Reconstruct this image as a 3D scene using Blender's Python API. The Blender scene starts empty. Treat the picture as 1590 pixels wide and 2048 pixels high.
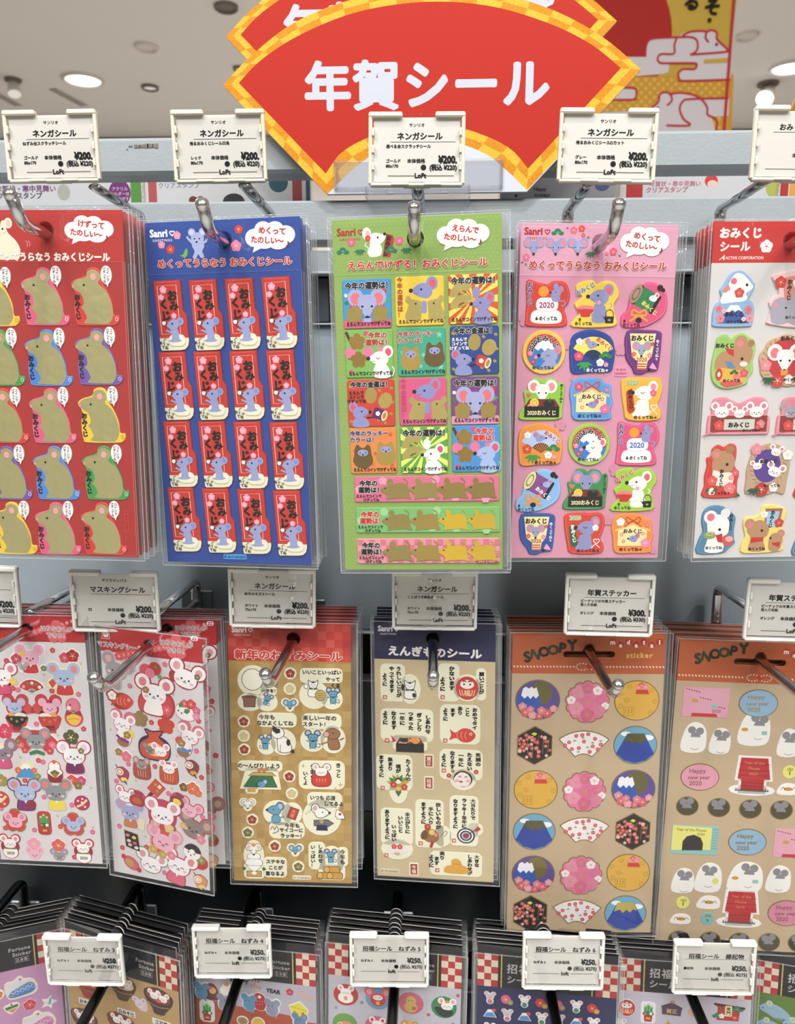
import bpy, math, random
import numpy as np
from mathutils import Matrix, Vector, Euler
random.seed(7)
S = bpy.context.scene
COL = S.collection

# ---------------------------------------------------------------- camera, light, exposure
F_PX, W_PX, H_PX = 1577.0, 1590, 2048
CAM = Vector((0, 0, 1.45)); PITCH = math.radians(9.5); YAW = math.radians(2.5)
cd = bpy.data.cameras.new('camera'); cam = bpy.data.objects.new('camera', cd); COL.objects.link(cam)
cam.location = CAM; cam.rotation_euler = (math.pi / 2 - PITCH, 0, YAW)
cd.sensor_fit = 'VERTICAL'; cd.sensor_height = 5.6; cd.lens = 5.6 * F_PX / H_PX
cd.clip_start = 0.02; cd.clip_end = 60
cd.dof.use_dof = True; cd.dof.focus_distance = 0.425; cd.dof.aperture_fstop = 2.6
S.camera = cam
w = bpy.data.worlds.new('shop_ambient'); S.world = w; w.use_nodes = True
w.node_tree.nodes['Background'].inputs[0].default_value = (0.93, 0.97, 1.0, 1)
w.node_tree.nodes['Background'].inputs[1].default_value = 0.12
S.view_settings.view_transform = 'Standard'; S.view_settings.look = 'None'
S.view_settings.exposure = -0.12; S.view_settings.gamma = 1.0; S.view_settings.use_curve_mapping = False
def area(name, loc, size, power, col=(1, 1, 1), aim=None, shape='RECTANGLE'):
    l = bpy.data.lights.new(name, 'AREA'); l.shape = shape; l.size = size[0]
    if shape == 'RECTANGLE': l.size_y = size[1]
    l.energy = power; l.color = col
    o = bpy.data.objects.new(name, l); COL.objects.link(o); o.location = loc
    d = (Vector(aim) - Vector(loc)) if aim else Vector((0, 0, -1))
    o.rotation_euler = d.to_track_quat('-Z', 'Y').to_euler()
    return o
area('ceiling_panel_light', (0.1, -1.25, 2.93), (2.6, 0.7), 84, (1, .985, .96))
area('ceiling_panel_light', (-1.6, -1.9, 2.93), (0.9, 0.9), 28, (.96, .98, 1))
area('ceiling_panel_light', (1.7, -1.9, 2.93), (0.9, 0.9), 28, (.96, .98, 1))
area('far_aisle_light', (0.0, 3.3, 2.9), (3.5, 1.6), 135, (1, .97, .93))
area('downlight_lamp', (0.02, -0.22, 2.9), (0.13, 0.13), 19, (1, .98, .95), (0, .45, 1.3), 'DISK')
area('downlight_lamp', (-0.75, -0.5, 2.9), (0.12, 0.12), 12, (1, .98, .95), (-.1, .45, 1.3), 'DISK')
area('downlight_lamp', (0.95, -0.6, 2.9), (0.12, 0.12), 12, (1, .98, .95), (.1, .45, 1.3), 'DISK')
S.cycles.transparent_max_bounces = 40
S.cycles.max_bounces = 8
S.cycles.caustics_reflective = False; S.cycles.caustics_refractive = False

# ---------------------------------------------------------------- pixel measuring helpers (a pixel of the photograph -> a point on a plane in the room)
FW = Vector((-math.sin(YAW) * math.cos(PITCH), math.cos(YAW) * math.cos(PITCH), -math.sin(PITCH)))
RT = Vector((math.cos(YAW), math.sin(YAW), 0)); UP = RT.cross(FW)
def ray(px, py): return FW + RT * ((px - W_PX / 2) / F_PX) - UP * ((py - H_PX / 2) / F_PX)
def at(px, py, Y): r = ray(px, py); return CAM + r * (Y / r.y)
def lin(h):
    if isinstance(h, tuple): return h
    h = h.lstrip('#'); c = [int(h[i:i + 2], 16) / 255 for i in (0, 2, 4)]
    return tuple((x / 12.92 if x <= .04045 else ((x + .055) / 1.055) ** 2.4) for x in c)

# ---------------------------------------------------------------- materials
def nodes(name):
    m = bpy.data.materials.new(name); m.use_nodes = True; nt = m.node_tree
    return m, nt, nt.nodes['Principled BSDF']
def mat(name, col, rough=.5, metal=0, spec=.5, noise=0, nscale=40, bump=0, bscale=200, trans=0, alpha=1, coat=0):
    m, nt, b = nodes(name); c = lin(col)
    b.inputs['Base Color'].default_value = (*c, 1); b.inputs['Roughness'].default_value = rough
    b.inputs['Metallic'].default_value = metal; b.inputs['Specular IOR Level'].default_value = spec
    b.inputs['Transmission Weight'].default_value = trans; b.inputs['Coat Weight'].default_value = coat
    tc = nt.nodes.new('ShaderNodeTexCoord')
    if noise:
        n = nt.nodes.new('ShaderNodeTexNoise'); n.inputs['Scale'].default_value = nscale; n.inputs['Detail'].default_value = 5
        nt.links.new(tc.outputs['Object'], n.inputs['Vector'])
        mx = nt.nodes.new('ShaderNodeMix'); mx.data_type = 'RGBA'
        mx.inputs['A'].default_value = (*[x * (1 - noise) for x in c], 1); mx.inputs['B'].default_value = (*[min(1, x * (1 + noise)) for x in c], 1)
        nt.links.new(n.outputs['Fac'], mx.inputs['Factor']); nt.links.new(mx.outputs['Result'], b.inputs['Base Color'])
    if bump:
        n = nt.nodes.new('ShaderNodeTexNoise'); n.inputs['Scale'].default_value = bscale; n.inputs['Detail'].default_value = 3
        nt.links.new(tc.outputs['Object'], n.inputs['Vector'])
        bp = nt.nodes.new('ShaderNodeBump'); bp.inputs['Strength'].default_value = bump; bp.inputs['Distance'].default_value = .001
        nt.links.new(n.outputs['Fac'], bp.inputs['Height']); nt.links.new(bp.outputs['Normal'], b.inputs['Normal'])
    return m
def emis(name, col, s):
    m, nt, b = nodes(name); b.inputs['Base Color'].default_value = (.8, .8, .8, 1)
    b.inputs['Emission Color'].default_value = (*lin(col), 1); b.inputs['Emission Strength'].default_value = s
    return m
def print_mat(name, rough, metal, spec, bump=0, bscale=300, vscale=0):
    m, nt, b = nodes(name)
    at_ = nt.nodes.new('ShaderNodeAttribute'); at_.attribute_name = 'ink'
    src = at_.outputs['Color']
    b.inputs['Roughness'].default_value = rough; b.inputs['Metallic'].default_value = metal; b.inputs['Specular IOR Level'].default_value = spec
    tc = nt.nodes.new('ShaderNodeTexCoord')
    if vscale:      # mottled leaf grain in the foil or the paper
        n = nt.nodes.new('ShaderNodeTexNoise'); n.inputs['Scale'].default_value = vscale; n.inputs['Detail'].default_value = 6
        nt.links.new(tc.outputs['Object'], n.inputs['Vector'])
        r = nt.nodes.new('ShaderNodeMapRange'); r.inputs['To Min'].default_value = .55; r.inputs['To Max'].default_value = 1.35
        nt.links.new(n.outputs['Fac'], r.inputs['Value'])
        v = nt.nodes.new('ShaderNodeVectorMath'); v.operation = 'SCALE'
        nt.links.new(src, v.inputs[0]); nt.links.new(r.outputs['Result'], v.inputs['Scale']); src = v.outputs[0]
    nt.links.new(src, b.inputs['Base Color'])
    if bump:
        n = nt.nodes.new('ShaderNodeTexNoise'); n.inputs['Scale'].default_value = bscale; n.inputs['Detail'].default_value = 2
        nt.links.new(tc.outputs['Object'], n.inputs['Vector'])
        bp = nt.nodes.new('ShaderNodeBump'); bp.inputs['Strength'].default_value = bump; bp.inputs['Distance'].default_value = .0005
        nt.links.new(n.outputs['Fac'], bp.inputs['Height']); nt.links.new(bp.outputs['Normal'], b.inputs['Normal'])
    return m
INK = print_mat('printed_paper', .6, 0, .14)
GOLD = print_mat('gold_foil', .34, .55, .6, .8, 160)
GRAIN = print_mat('gold_leaf_print', .6, .0, .12, 0, 0, 900)
def film_mat(name, tint, gl, rough, bump, bscale, frost=0.0):
    m = bpy.data.materials.new(name); m.use_nodes = True; nt = m.node_tree; nt.nodes.clear()
    out = nt.nodes.new('ShaderNodeOutputMaterial'); mix = nt.nodes.new('ShaderNodeMixShader')
    tr = nt.nodes.new('ShaderNodeBsdfTransparent'); tr.inputs[0].default_value = (*tint, 1)
    g = nt.nodes.new('ShaderNodeBsdfGlossy'); g.inputs['Roughness'].default_value = rough
    lw = nt.nodes.new('ShaderNodeLayerWeight'); lw.inputs['Blend'].default_value = .25
    mr = nt.nodes.new('ShaderNodeMapRange'); mr.inputs['To Min'].default_value = gl; mr.inputs['To Max'].default_value = .5
    tc = nt.nodes.new('ShaderNodeTexCoord')
    n = nt.nodes.new('ShaderNodeTexNoise'); n.inputs['Scale'].default_value = bscale; n.inputs['Detail'].default_value = 1.5; n.inputs['Distortion'].default_value = .6
    bp = nt.nodes.new('ShaderNodeBump'); bp.inputs['Strength'].default_value = bump; bp.inputs['Distance'].default_value = .004
    L = nt.links.new
    L(tc.outputs['Object'], n.inputs['Vector']); L(n.outputs['Fac'], bp.inputs['Height']); L(bp.outputs['Normal'], g.inputs['Normal'])
    L(lw.outputs['Fresnel'], mr.inputs['Value']); L(mr.outputs['Result'], mix.inputs[0])
    L(tr.outputs[0], mix.inputs[1]); L(g.outputs[0], mix.inputs[2])
    if frost:
        d = nt.nodes.new('ShaderNodeBsdfDiffuse'); d.inputs[0].default_value = (.85, .88, .9, 1)
        m2 = nt.nodes.new('ShaderNodeMixShader'); m2.inputs[0].default_value = frost
        L(mix.outputs[0], m2.inputs[1]); L(d.outputs[0], m2.inputs[2]); L(m2.outputs[0], out.inputs[0])
    else: L(mix.outputs[0], out.inputs[0])
    return m
FILM = film_mat('clear_film', (.993, .995, .996), .02, .07, 1.0, 30, .018)
SEAM = film_mat('welded_film_edge', (.93, .95, .96), .11, .15, .3, 300, .15)
ACRYL = film_mat('clear_acrylic', (.96, .965, .98), .09, .04, .1, 60, .05)
COVER = film_mat('clear_tag_cover', (.98, .98, .975), .02, .05, .12, 45)
CHROME = mat('chrome', '#c4c6c8', .13, 1)
DCHROME = mat('chrome_dark_reflection', '#34373a', .3, 1)  # same chrome, with the dark surroundings it mirrors put into its colour
CREAM = mat('cream_plastic', '#d2cdba', .35, 0, .5)
WHITEP = mat('white_plastic', '#d6d6d0', .35, 0, .5)
STEEL = mat('painted_grey_steel', '#8b9398', .42, 0, .5, .06, 60, .15, 500)
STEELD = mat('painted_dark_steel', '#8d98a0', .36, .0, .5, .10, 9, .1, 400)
STEELK = mat('steel_deep_shade', '#23272a', .34, .0, .5, .15, 9, .1, 400)  # lowest panels: deep shade behind the packs put into the steel's colour
STEELM = mat('steel_half_shade', '#4d5962', .34, .0, .5, .12, 9, .1, 400)  # middle panel: the steel's colour darkened to stand for shade from the packs
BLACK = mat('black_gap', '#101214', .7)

# ---------------------------------------------------------------- objects
def tag(o, label=None, cat=None, group=None, kind=None):
    if label: o['label'] = label
    if cat: o['category'] = cat
    if group: o['group'] = group
    if kind: o['kind'] = kind
    return o
def empty(name, mw=None, **k):
    o = bpy.data.objects.new(name, None); o.empty_display_size = .01; COL.objects.link(o)
    if mw is not None: o.matrix_world = mw
    return tag(o, **k)
def link(name, me, parent=None, loc=None, **k):
    o = bpy.data.objects.new(name, me); COL.objects.link(o)
    if parent: o.parent = parent
    if loc is not None: o.location = loc
    return tag(o, **k)
def copy_tree(o, parent=None):
    c = o.copy(); COL.objects.link(c)
    if parent: c.parent = parent; c.matrix_parent_inverse = o.matrix_parent_inverse.copy()
    for ch in o.children: copy_tree(ch, c)
    return c
def mesh(name, V, F, mats, M=None, smooth=False, ink=None):
    me = bpy.data.meshes.new(name); me.from_pydata(V, [], F)
    for m in mats: me.materials.append(m)
    if M: me.polygons.foreach_set('material_index', M)
    if smooth: me.polygons.foreach_set('use_smooth', [True] * len(F))
    if ink is not None:
        a = me.attributes.new('ink', 'FLOAT_COLOR', 'FACE')
        a.data.foreach_set('color', np.array(ink, dtype=np.float32).ravel())
    me.update(); return me
class MB:                                   # solid-shape collector, world or local metres
    def __init__(s): s.V = []; s.F = []; s.M = []
    def add(s, V, F, m=0):
        n = len(s.V); s.V += [tuple(v) for v in V]; s.F += [tuple(i + n for i in f) for f in F]; s.M += [m] * len(F)
    def box(s, x0, x1, y0, y1, z0, z1, m=0, b=0):
        if b <= 0:
            V = [(x, y, z) for x in (x0, x1) for y in (y0, y1) for z in (z0, z1)]
            s.add(V, [(0, 1, 3, 2), (4, 6, 7, 5), (0, 4, 5, 1), (2, 3, 7, 6), (0, 2, 6, 4), (1, 5, 7, 3)], m); return
        # chamfered box
        V = []; idx = {}
        for ix, x in ((0, x0), (1, x1)):
            for iy, y in ((0, y0), (1, y1)):
                for iz, z in ((0, z0), (1, z1)):
                    sx, sy, sz = (1 - 2 * ix) * b, (1 - 2 * iy) * b, (1 - 2 * iz) * b
                    for ax, p in ((0, (x, y + sy, z + sz)), (1, (x + sx, y, z + sz)), (2, (x + sx, y + sy, z))):
                        idx[(ix, iy, iz, ax)] = len(V); V.append(p)
        F = []
        for ax in range(3):
            for sgn in (0, 1):
                q = []
                for u, v in ((0, 0), (0, 1), (1, 1), (1, 0)):
                    c = [0, 0, 0]; c[ax] = sgn; o = [i for i in range(3) if i != ax]; c[o[0]] = u; c[o[1]] = v
                    q.append(idx[(*c, ax)])
                F.append(q)
        for ax in range(3):
            o = [i for i in range(3) if i != ax]
            for u in (0, 1):
                for v in (0, 1):
                    c0 = [0, 0, 0]; c0[ax] = 0; c0[o[0]] = u; c0[o[1]] = v; c1 = list(c0); c1[ax] = 1
                    F.append([idx[(*c0, o[0])], idx[(*c1, o[0])], idx[(*c1, o[1])], idx[(*c0, o[1])]])
        for ix in (0, 1):
            for iy in (0, 1):
                for iz in (0, 1): F.append([idx[(ix, iy, iz, a)] for a in range(3)])
        s.add(V, F, m)
    def tube(s, pts, r, n=12, m=0, cap=True, flat=None):
        P = [Vector(p) for p in pts]; R = r if isinstance(r, (list, tuple)) else [r] * len(P)
        rings = []; up = None
        for i, p in enumerate(P):
            d = (P[min(i + 1, len(P) - 1)] - P[max(i - 1, 0)]).normalized()
            if up is None: up = Vector((1, 0, 0)) if abs(d.x) < .9 else Vector((0, 0, 1))
            a = up - d * up.dot(d); a.normalize(); bb = d.cross(a); up = a
            fa = flat or (1, 1)
            rings.append([p + a * (R[i] * fa[0] * math.cos(2 * math.pi * k / n)) + bb * (R[i] * fa[1] * math.sin(2 * math.pi * k / n)) for k in range(n)])
        V = [v for rg in rings for v in rg]
        F = [(i * n + k, i * n + (k + 1) % n, (i + 1) * n + (k + 1) % n, (i + 1) * n + k) for i in range(len(P) - 1) for k in range(n)]
        if cap: F += [tuple(range(n)), tuple(range((len(P) - 1) * n, len(P) * n))]
        s.add(V, F, m)
    def build(s, name, mats, parent=None, smooth=False, **k):
        return link(name, mesh(name, s.V, s.F, mats if isinstance(mats, list) else [mats], s.M, smooth), parent, **k)
def smoothpath(P, n=6):
    P = [Vector(p) for p in P]; out = []
    for i in range(len(P) - 1):
        p0, p1, p2, p3 = P[max(i - 1, 0)], P[i], P[i + 1], P[min(i + 2, len(P) - 1)]
        for k in range(n):
            t = k / n
            out.append(.5 * ((2 * p1) + (p2 - p0) * t + (2 * p0 - 5 * p1 + 4 * p2 - p3) * t * t + (3 * p1 - p0 - 3 * p2 + p3) * t ** 3))
    return out + [P[-1]]

# ---------------------------------------------------------------- flat print: glyphs and shapes in stacked ink layers
_G = {}
def glyph(ch, bold):
    k = (ch, bold)
    if k not in _G:
        def geo(s, b):
            c = bpy.data.curves.new('t', 'FONT'); c.body = s; c.size = 1; c.resolution_u = 2; c.offset = b
            o = bpy.data.objects.new('t', c); me = o.to_mesh()
            V = [(v.co.x, v.co.y) for v in me.vertices]; F = [tuple(p.vertices) for p in me.polygons]
            o.to_mesh_clear(); bpy.data.objects.remove(o); bpy.data.curves.remove(c)
            return V, F
        V, F = geo(ch, bold)
        if ord(ch) > 0x2000: adv = 1.0
        else:
            a = geo('H' + ch + 'H', 0)[0]; h = geo('HH', 0)[0]
            adv = (max(v[0] for v in a) - max(v[0] for v in h))
        _G[k] = (V, F, adv)
    return _G[k]
def glyph_adv(ch): return glyph(ch, 0)[2] if ord(ch) < 0x2000 else 1.0
def ell(x, y, rx, ry=None, n=20, rot=0):
    ry = rx if ry is None else ry; c, s = math.cos(math.radians(rot)), math.sin(math.radians(rot)); o = []
    for i in range(n):
        t = 2 * math.pi * i / n; a, b = rx * math.cos(t), ry * math.sin(t); o.append((x + a * c - b * s, y + a * s + b * c))
    return o
def rrect(x0, y0, x1, y1, r=0, n=4):
    if r <= 0: return [(x0, y0), (x1, y0), (x1, y1), (x0, y1)]
    o = []
    for cx, cy, a0 in ((x1 - r, y0 + r, -90), (x1 - r, y1 - r, 0), (x0 + r, y1 - r, 90), (x0 + r, y0 + r, 180)):
        for i in range(n + 1):
            t = math.radians(a0 + 90 * i / n); o.append((cx + r * math.cos(t), cy + r * math.sin(t)))
    return o
def crv(P, n=4):                             # smooth closed outline through points
    o = []; m = len(P)
    for i in range(m):
        p0, p1, p2, p3 = P[i - 1], P[i], P[(i + 1) % m], P[(i + 2) % m]
        for k in range(n):
            t = k / n
            o.append(tuple(.5 * (2 * p1[j] + (p2[j] - p0[j]) * t + (2 * p0[j] - 5 * p1[j] + 4 * p2[j] - p3[j]) * t * t + (3 * p1[j] - p0[j] - 3 * p2[j] + p3[j]) * t ** 3) for j in (0, 1)))
    return o
def crvo(P, n=4):                            # smooth open line
    o = []; m = len(P)
    for i in range(m - 1):
        p0, p1, p2, p3 = P[max(i - 1, 0)], P[i], P[i + 1], P[min(i + 2, m - 1)]
        for k in range(n):
            t = k / n
            o.append(tuple(.5 * (2 * p1[j] + (p2[j] - p0[j]) * t + (2 * p0[j] - 5 * p1[j] + 4 * p2[j] - p3[j]) * t * t + (3 * p1[j] - p0[j] - 3 * p2[j] + p3[j]) * t ** 3) for j in (0, 1)))
    return o + [P[-1]]
def petal(x, y, r, k=5, d=.28, rot=-90, n=6):
    o = []
    for i in range(k * n):
        t = i / (k * n) * 2 * math.pi
        rr = r * (1 - d + d * abs(math.cos(k * t / 2)) ** .55)
        a = t + math.radians(rot); o.append((x + rr * math.cos(a), y + rr * math.sin(a)))
    return o
def star(x, y, r, k=5, f=.45, rot=-90):
    return [(x + (r if i % 2 == 0 else r * f) * math.cos(math.radians(rot) + math.pi * i / k), y + (r if i % 2 == 0 else r * f) * math.sin(math.radians(rot) + math.pi * i / k)) for i in range(2 * k)]
def sector(x, y, r0, r1, a0, a1, n=10):
    A = [math.radians(a0 + (a1 - a0) * i / n) for i in range(n + 1)]
    return [(x + r1 * math.cos(a), y + r1 * math.sin(a)) for a in A] + [(x + r0 * math.cos(a), y + r0 * math.sin(a)) for a in reversed(A)]
def grow(P, d):
    n = len(P); ar = sum(P[i - 1][0] * P[i][1] - P[i][0] * P[i - 1][1] for i in range(n)); sg = 1 if ar > 0 else -1; o = []
    for i in range(n):
        ax, ay = P[i][0] - P[i - 1][0], P[i][1] - P[i - 1][1]; bx, by = P[(i + 1) % n][0] - P[i][0], P[(i + 1) % n][1] - P[i][1]
        la, lb = math.hypot(ax, ay) or 1e-9, math.hypot(bx, by) or 1e-9
        nx, ny = (ay / la + by / lb) * sg, (-ax / la - bx / lb) * sg; l = math.hypot(nx, ny) or 1e-9
        k = min(1.6, 2 / l) / l
        o.append((P[i][0] + nx * d * k, P[i][1] + ny * d * k))
    return o
DZ = 6e-6
class Art:
    """prints in millimetres-scaled units u (metres per unit), y pointing down the sheet, z towards the viewer"""
    def __init__(s, u): s.u = u; s.V = []; s.F = []; s.M = []; s.C = []; s.z = 0.0; s.T = (1, 0, 0, 0, 1); s.st = []
    def push(s, x=0, y=0, sc=1, rot=0, flip=1):
        s.st.append(s.T); k, r, tx, ty, f = s.T; a, b = s.tr((x, y)); s.T = (k * sc, r + math.radians(rot) * f, a, b, f * flip)
        return s
    def go(s, px, py, rot=0):
        x, y = s.pk.P(px, py); s.T = (1, 0, 0, 0, 1); s.st = []
        return s.push(x / s.u, -y / s.u, 1, rot)
    def pop(s): s.T = s.st.pop()
    def __enter__(s): return s
    def __exit__(s, *a): s.pop()
    def tr(s, p):
        k, r, tx, ty, f = s.T; x, y = p[0] * k * f, p[1] * k; c, q = math.cos(r), math.sin(r)
        return (tx + x * c - y * q, ty + x * q + y * c)
    def raw(s, P, F, col, m=0, z=None):
        z = s.z if z is None else z; n = len(s.V); u = s.u
        for p in P:
            x, y = s.tr(p); s.V.append((x * u, -y * u, z))
        c = (*lin(col), 1)
        for f in F: s.F.append(tuple(i + n for i in f)); s.M.append(m); s.C.append(c)
    def fill(s, P, col, m=0):
        s.z += DZ; s.raw(P, [tuple(range(len(P)))], col, m); return s
    def many(s, Ps, col, m=0, same=False):
        if same:
            s.z += DZ
            for P in Ps: s.raw(P, [tuple(range(len(P)))], col, m)
            return
        for P in Ps: s.z += DZ * .35; s.raw(P, [tuple(range(len(P)))], col, m)
    def line(s, P, w, col, close=False, m=0):
        s.z += DZ; n = len(P); L = []; R_ = []
        for i in range(n):
            a = P[i - 1] if (i > 0 or close) else P[i]; b = P[(i + 1) % n] if (i < n - 1 or close) else P[i]
            dx, dy = b[0] - a[0], b[1] - a[1]; l = math.hypot(dx, dy) or 1e-9
            L.append((P[i][0] - dy / l * w / 2, P[i][1] + dx / l * w / 2)); R_.append((P[i][0] + dy / l * w / 2, P[i][1] - dx / l * w / 2))
        V = L + R_; F = [(i, (i + 1) % n, n + (i + 1) % n, n + i) for i in range(n if close else n - 1)]
        s.raw(V, F, col, m)
    def out(s, P, col, w, lc, m=0):          # filled shape with a drawn outline
        s.fill(grow(P, w / 2), lc); s.fill(grow(P, -w / 2), col, m)
    def base(s, Ps, col, t, bev=.25e-3, rim=None):
        """die-cut body: every outline in Ps extruded to t metres with a rounded-off rim"""
        u = s.u
        for P in Ps:
            Q = [s.tr(p) for p in P]; b = min(bev, t * .6); I = grow(Q, -b / u); n = len(Q); N = len(s.V)
            s.V += [(x * u, -y * u, 0) for x, y in Q] + [(x * u, -y * u, t - b) for x, y in Q] + [(x * u, -y * u, t) for x, y in I]
            c = (*lin(col), 1); cr = (*lin(rim), 1) if rim else c
            for k in range(2):
                for i in range(n):
                    s.F.append((N + k * n + i, N + k * n + (i + 1) % n, N + (k + 1) * n + (i + 1) % n, N + (k + 1) * n + i)); s.M.append(0); s.C.append(cr)
            s.F.append(tuple(N + 2 * n + i for i in range(n))); s.M.append(0); s.C.append(c)
        s.z = max(s.z, t) + DZ
    def text(s, txt, x, y, h, col, bold=0, al='c', rot=0, vert=False, halo=None, sx=1, arc=None, m=0, sp=0):
        """h: em size in units; (x, y): middle of the line; vert: top-down column; arc: (radius, centre angle, step per em)"""
        bold = bold * 1.25 + .008 if bold > 0 else .008
        ems = [1.0 if vert else glyph_adv(c) + sp for c in txt]
        for pas in ((1, 0) if halo else (0,)):
            cc, bb = (halo[0], bold + halo[1]) if pas else (col, bold)
            s.z += DZ
            nn = 8 if bb > .03 else 4
            offs = [(0, 0)] if bb < .008 else [(bb * math.cos(math.pi * (.25 + 2 * i / nn)), bb * math.sin(math.pi * (.25 + 2 * i / nn))) for i in range(nn)]
            with s.push(x, y, 1, rot):
                tot = sum(ems) * h * sx; p = {'c': -tot / 2, 'l': 0, 'r': -tot}[al]
                if vert: p = {'c': -sum(ems) * h / 2, 'l': 0, 'r': -sum(ems) * h}[al]
                z0 = s.z; zt = 2.2e-6
                for gi, (ch, e) in enumerate(zip(txt, ems)):
                    if ch not in ' \u3000':
                        V0, F, adv = glyph(ch, 0); kk = .62 if ord(ch) > 0x4e00 and not halo and h < 13 else 1
                        for si, (ox, oy) in enumerate([(p_ * kk, q_ * kk) for p_, q_ in offs]):
                            V = [(vx + ox, vy + oy) for vx, vy in V0]; zz = z0 + zt * (si * 2 + gi % 2) * .6
                            s.z = max(s.z, zz)
                            if arc:
                                R0, a0 = arc; a = math.radians(a0) + (p + e * h * sx / 2) / R0
                                with s.push(R0 * math.sin(a), -R0 * math.cos(a), 1, math.degrees(a)):
                                    s.raw([((vx - adv / 2) * h * sx, -(vy - .38) * h) for vx, vy in V], F, cc, m, zz)
                            elif vert:
                                if ch in 'ー〜～': P = [((vy - .38) * h * sx, vx * h + p) for vx, vy in V]
                                else: P = [((vx - adv / 2) * h * sx, -(vy - .38) * h + p + h / 2) for vx, vy in V]
                                s.raw(P, F, cc, m, zz)
                            else: s.raw([(vx * h * sx + p, -(vy - .38) * h) for vx, vy in V], F, cc, m, zz)
                    p += e * h * (1 if vert else sx)
    def mesh(s, name): return mesh(name, s.V, s.F, [INK, GOLD, GRAIN], s.M, False, s.C)
def rect_hole(x0, y0, x1, y1, hole):
    """one ring of quads between a rectangle and a star-shaped hole (list of points round it)"""
    cx = (min(p[0] for p in hole) + max(p[0] for p in hole)) / 2; cy = max(p[1] for p in hole) - (.0021 if len(hole) > 22 else (max(p[1] for p in hole) - min(p[1] for p in hole)) / 2)
    A = sorted(hole, key=lambda p: math.atan2(p[1] - cy, p[0] - cx)); out = []
    corners = [(x0, y0), (x1, y0), (x1, y1), (x0, y1)]
    pts = [(math.atan2(p[1] - cy, p[0] - cx), p, None) for p in A]
    def inner(a):
        for i in range(len(A)):
            p, q = A[i], A[(i + 1) % len(A)]; d = (math.cos(a), math.sin(a))
            den = d[0] * (q[1] - p[1]) - d[1] * (q[0] - p[0])
            if abs(den) < 1e-12: continue
            t = ((p[0] - cx) * (q[1] - p[1]) - (p[1] - cy) * (q[0] - p[0])) / den
            v = ((p[0] - cx) * d[1] - (p[1] - cy) * d[0]) / den
            if t > 0 and -1e-6 <= v <= 1 + 1e-6: return (cx + t * d[0], cy + t * d[1])
        return A[0]
    def outer(a):
        dx, dy = math.cos(a), math.sin(a); t = 1e9
        if dx > 1e-12: t = min(t, (x1 - cx) / dx)
        if dx < -1e-12: t = min(t, (x0 - cx) / dx)
        if dy > 1e-12: t = min(t, (y1 - cy) / dy)
        if dy < -1e-12: t = min(t, (y0 - cy) / dy)
        return (cx + t * dx, cy + t * dy)
    L = [(a, p, outer(a)) for a, p, _ in pts]
    for c in corners:
        a = math.atan2(c[1] - cy, c[0] - cx); L.append((a, inner(a), c))
    L.sort(key=lambda t: t[0]); n = len(L)
    V = [t[1] for t in L] + [t[2] for t in L]; F = [(i, (i + 1) % n, n + (i + 1) % n, n + i) for i in range(n)]
    return V, F

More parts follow.
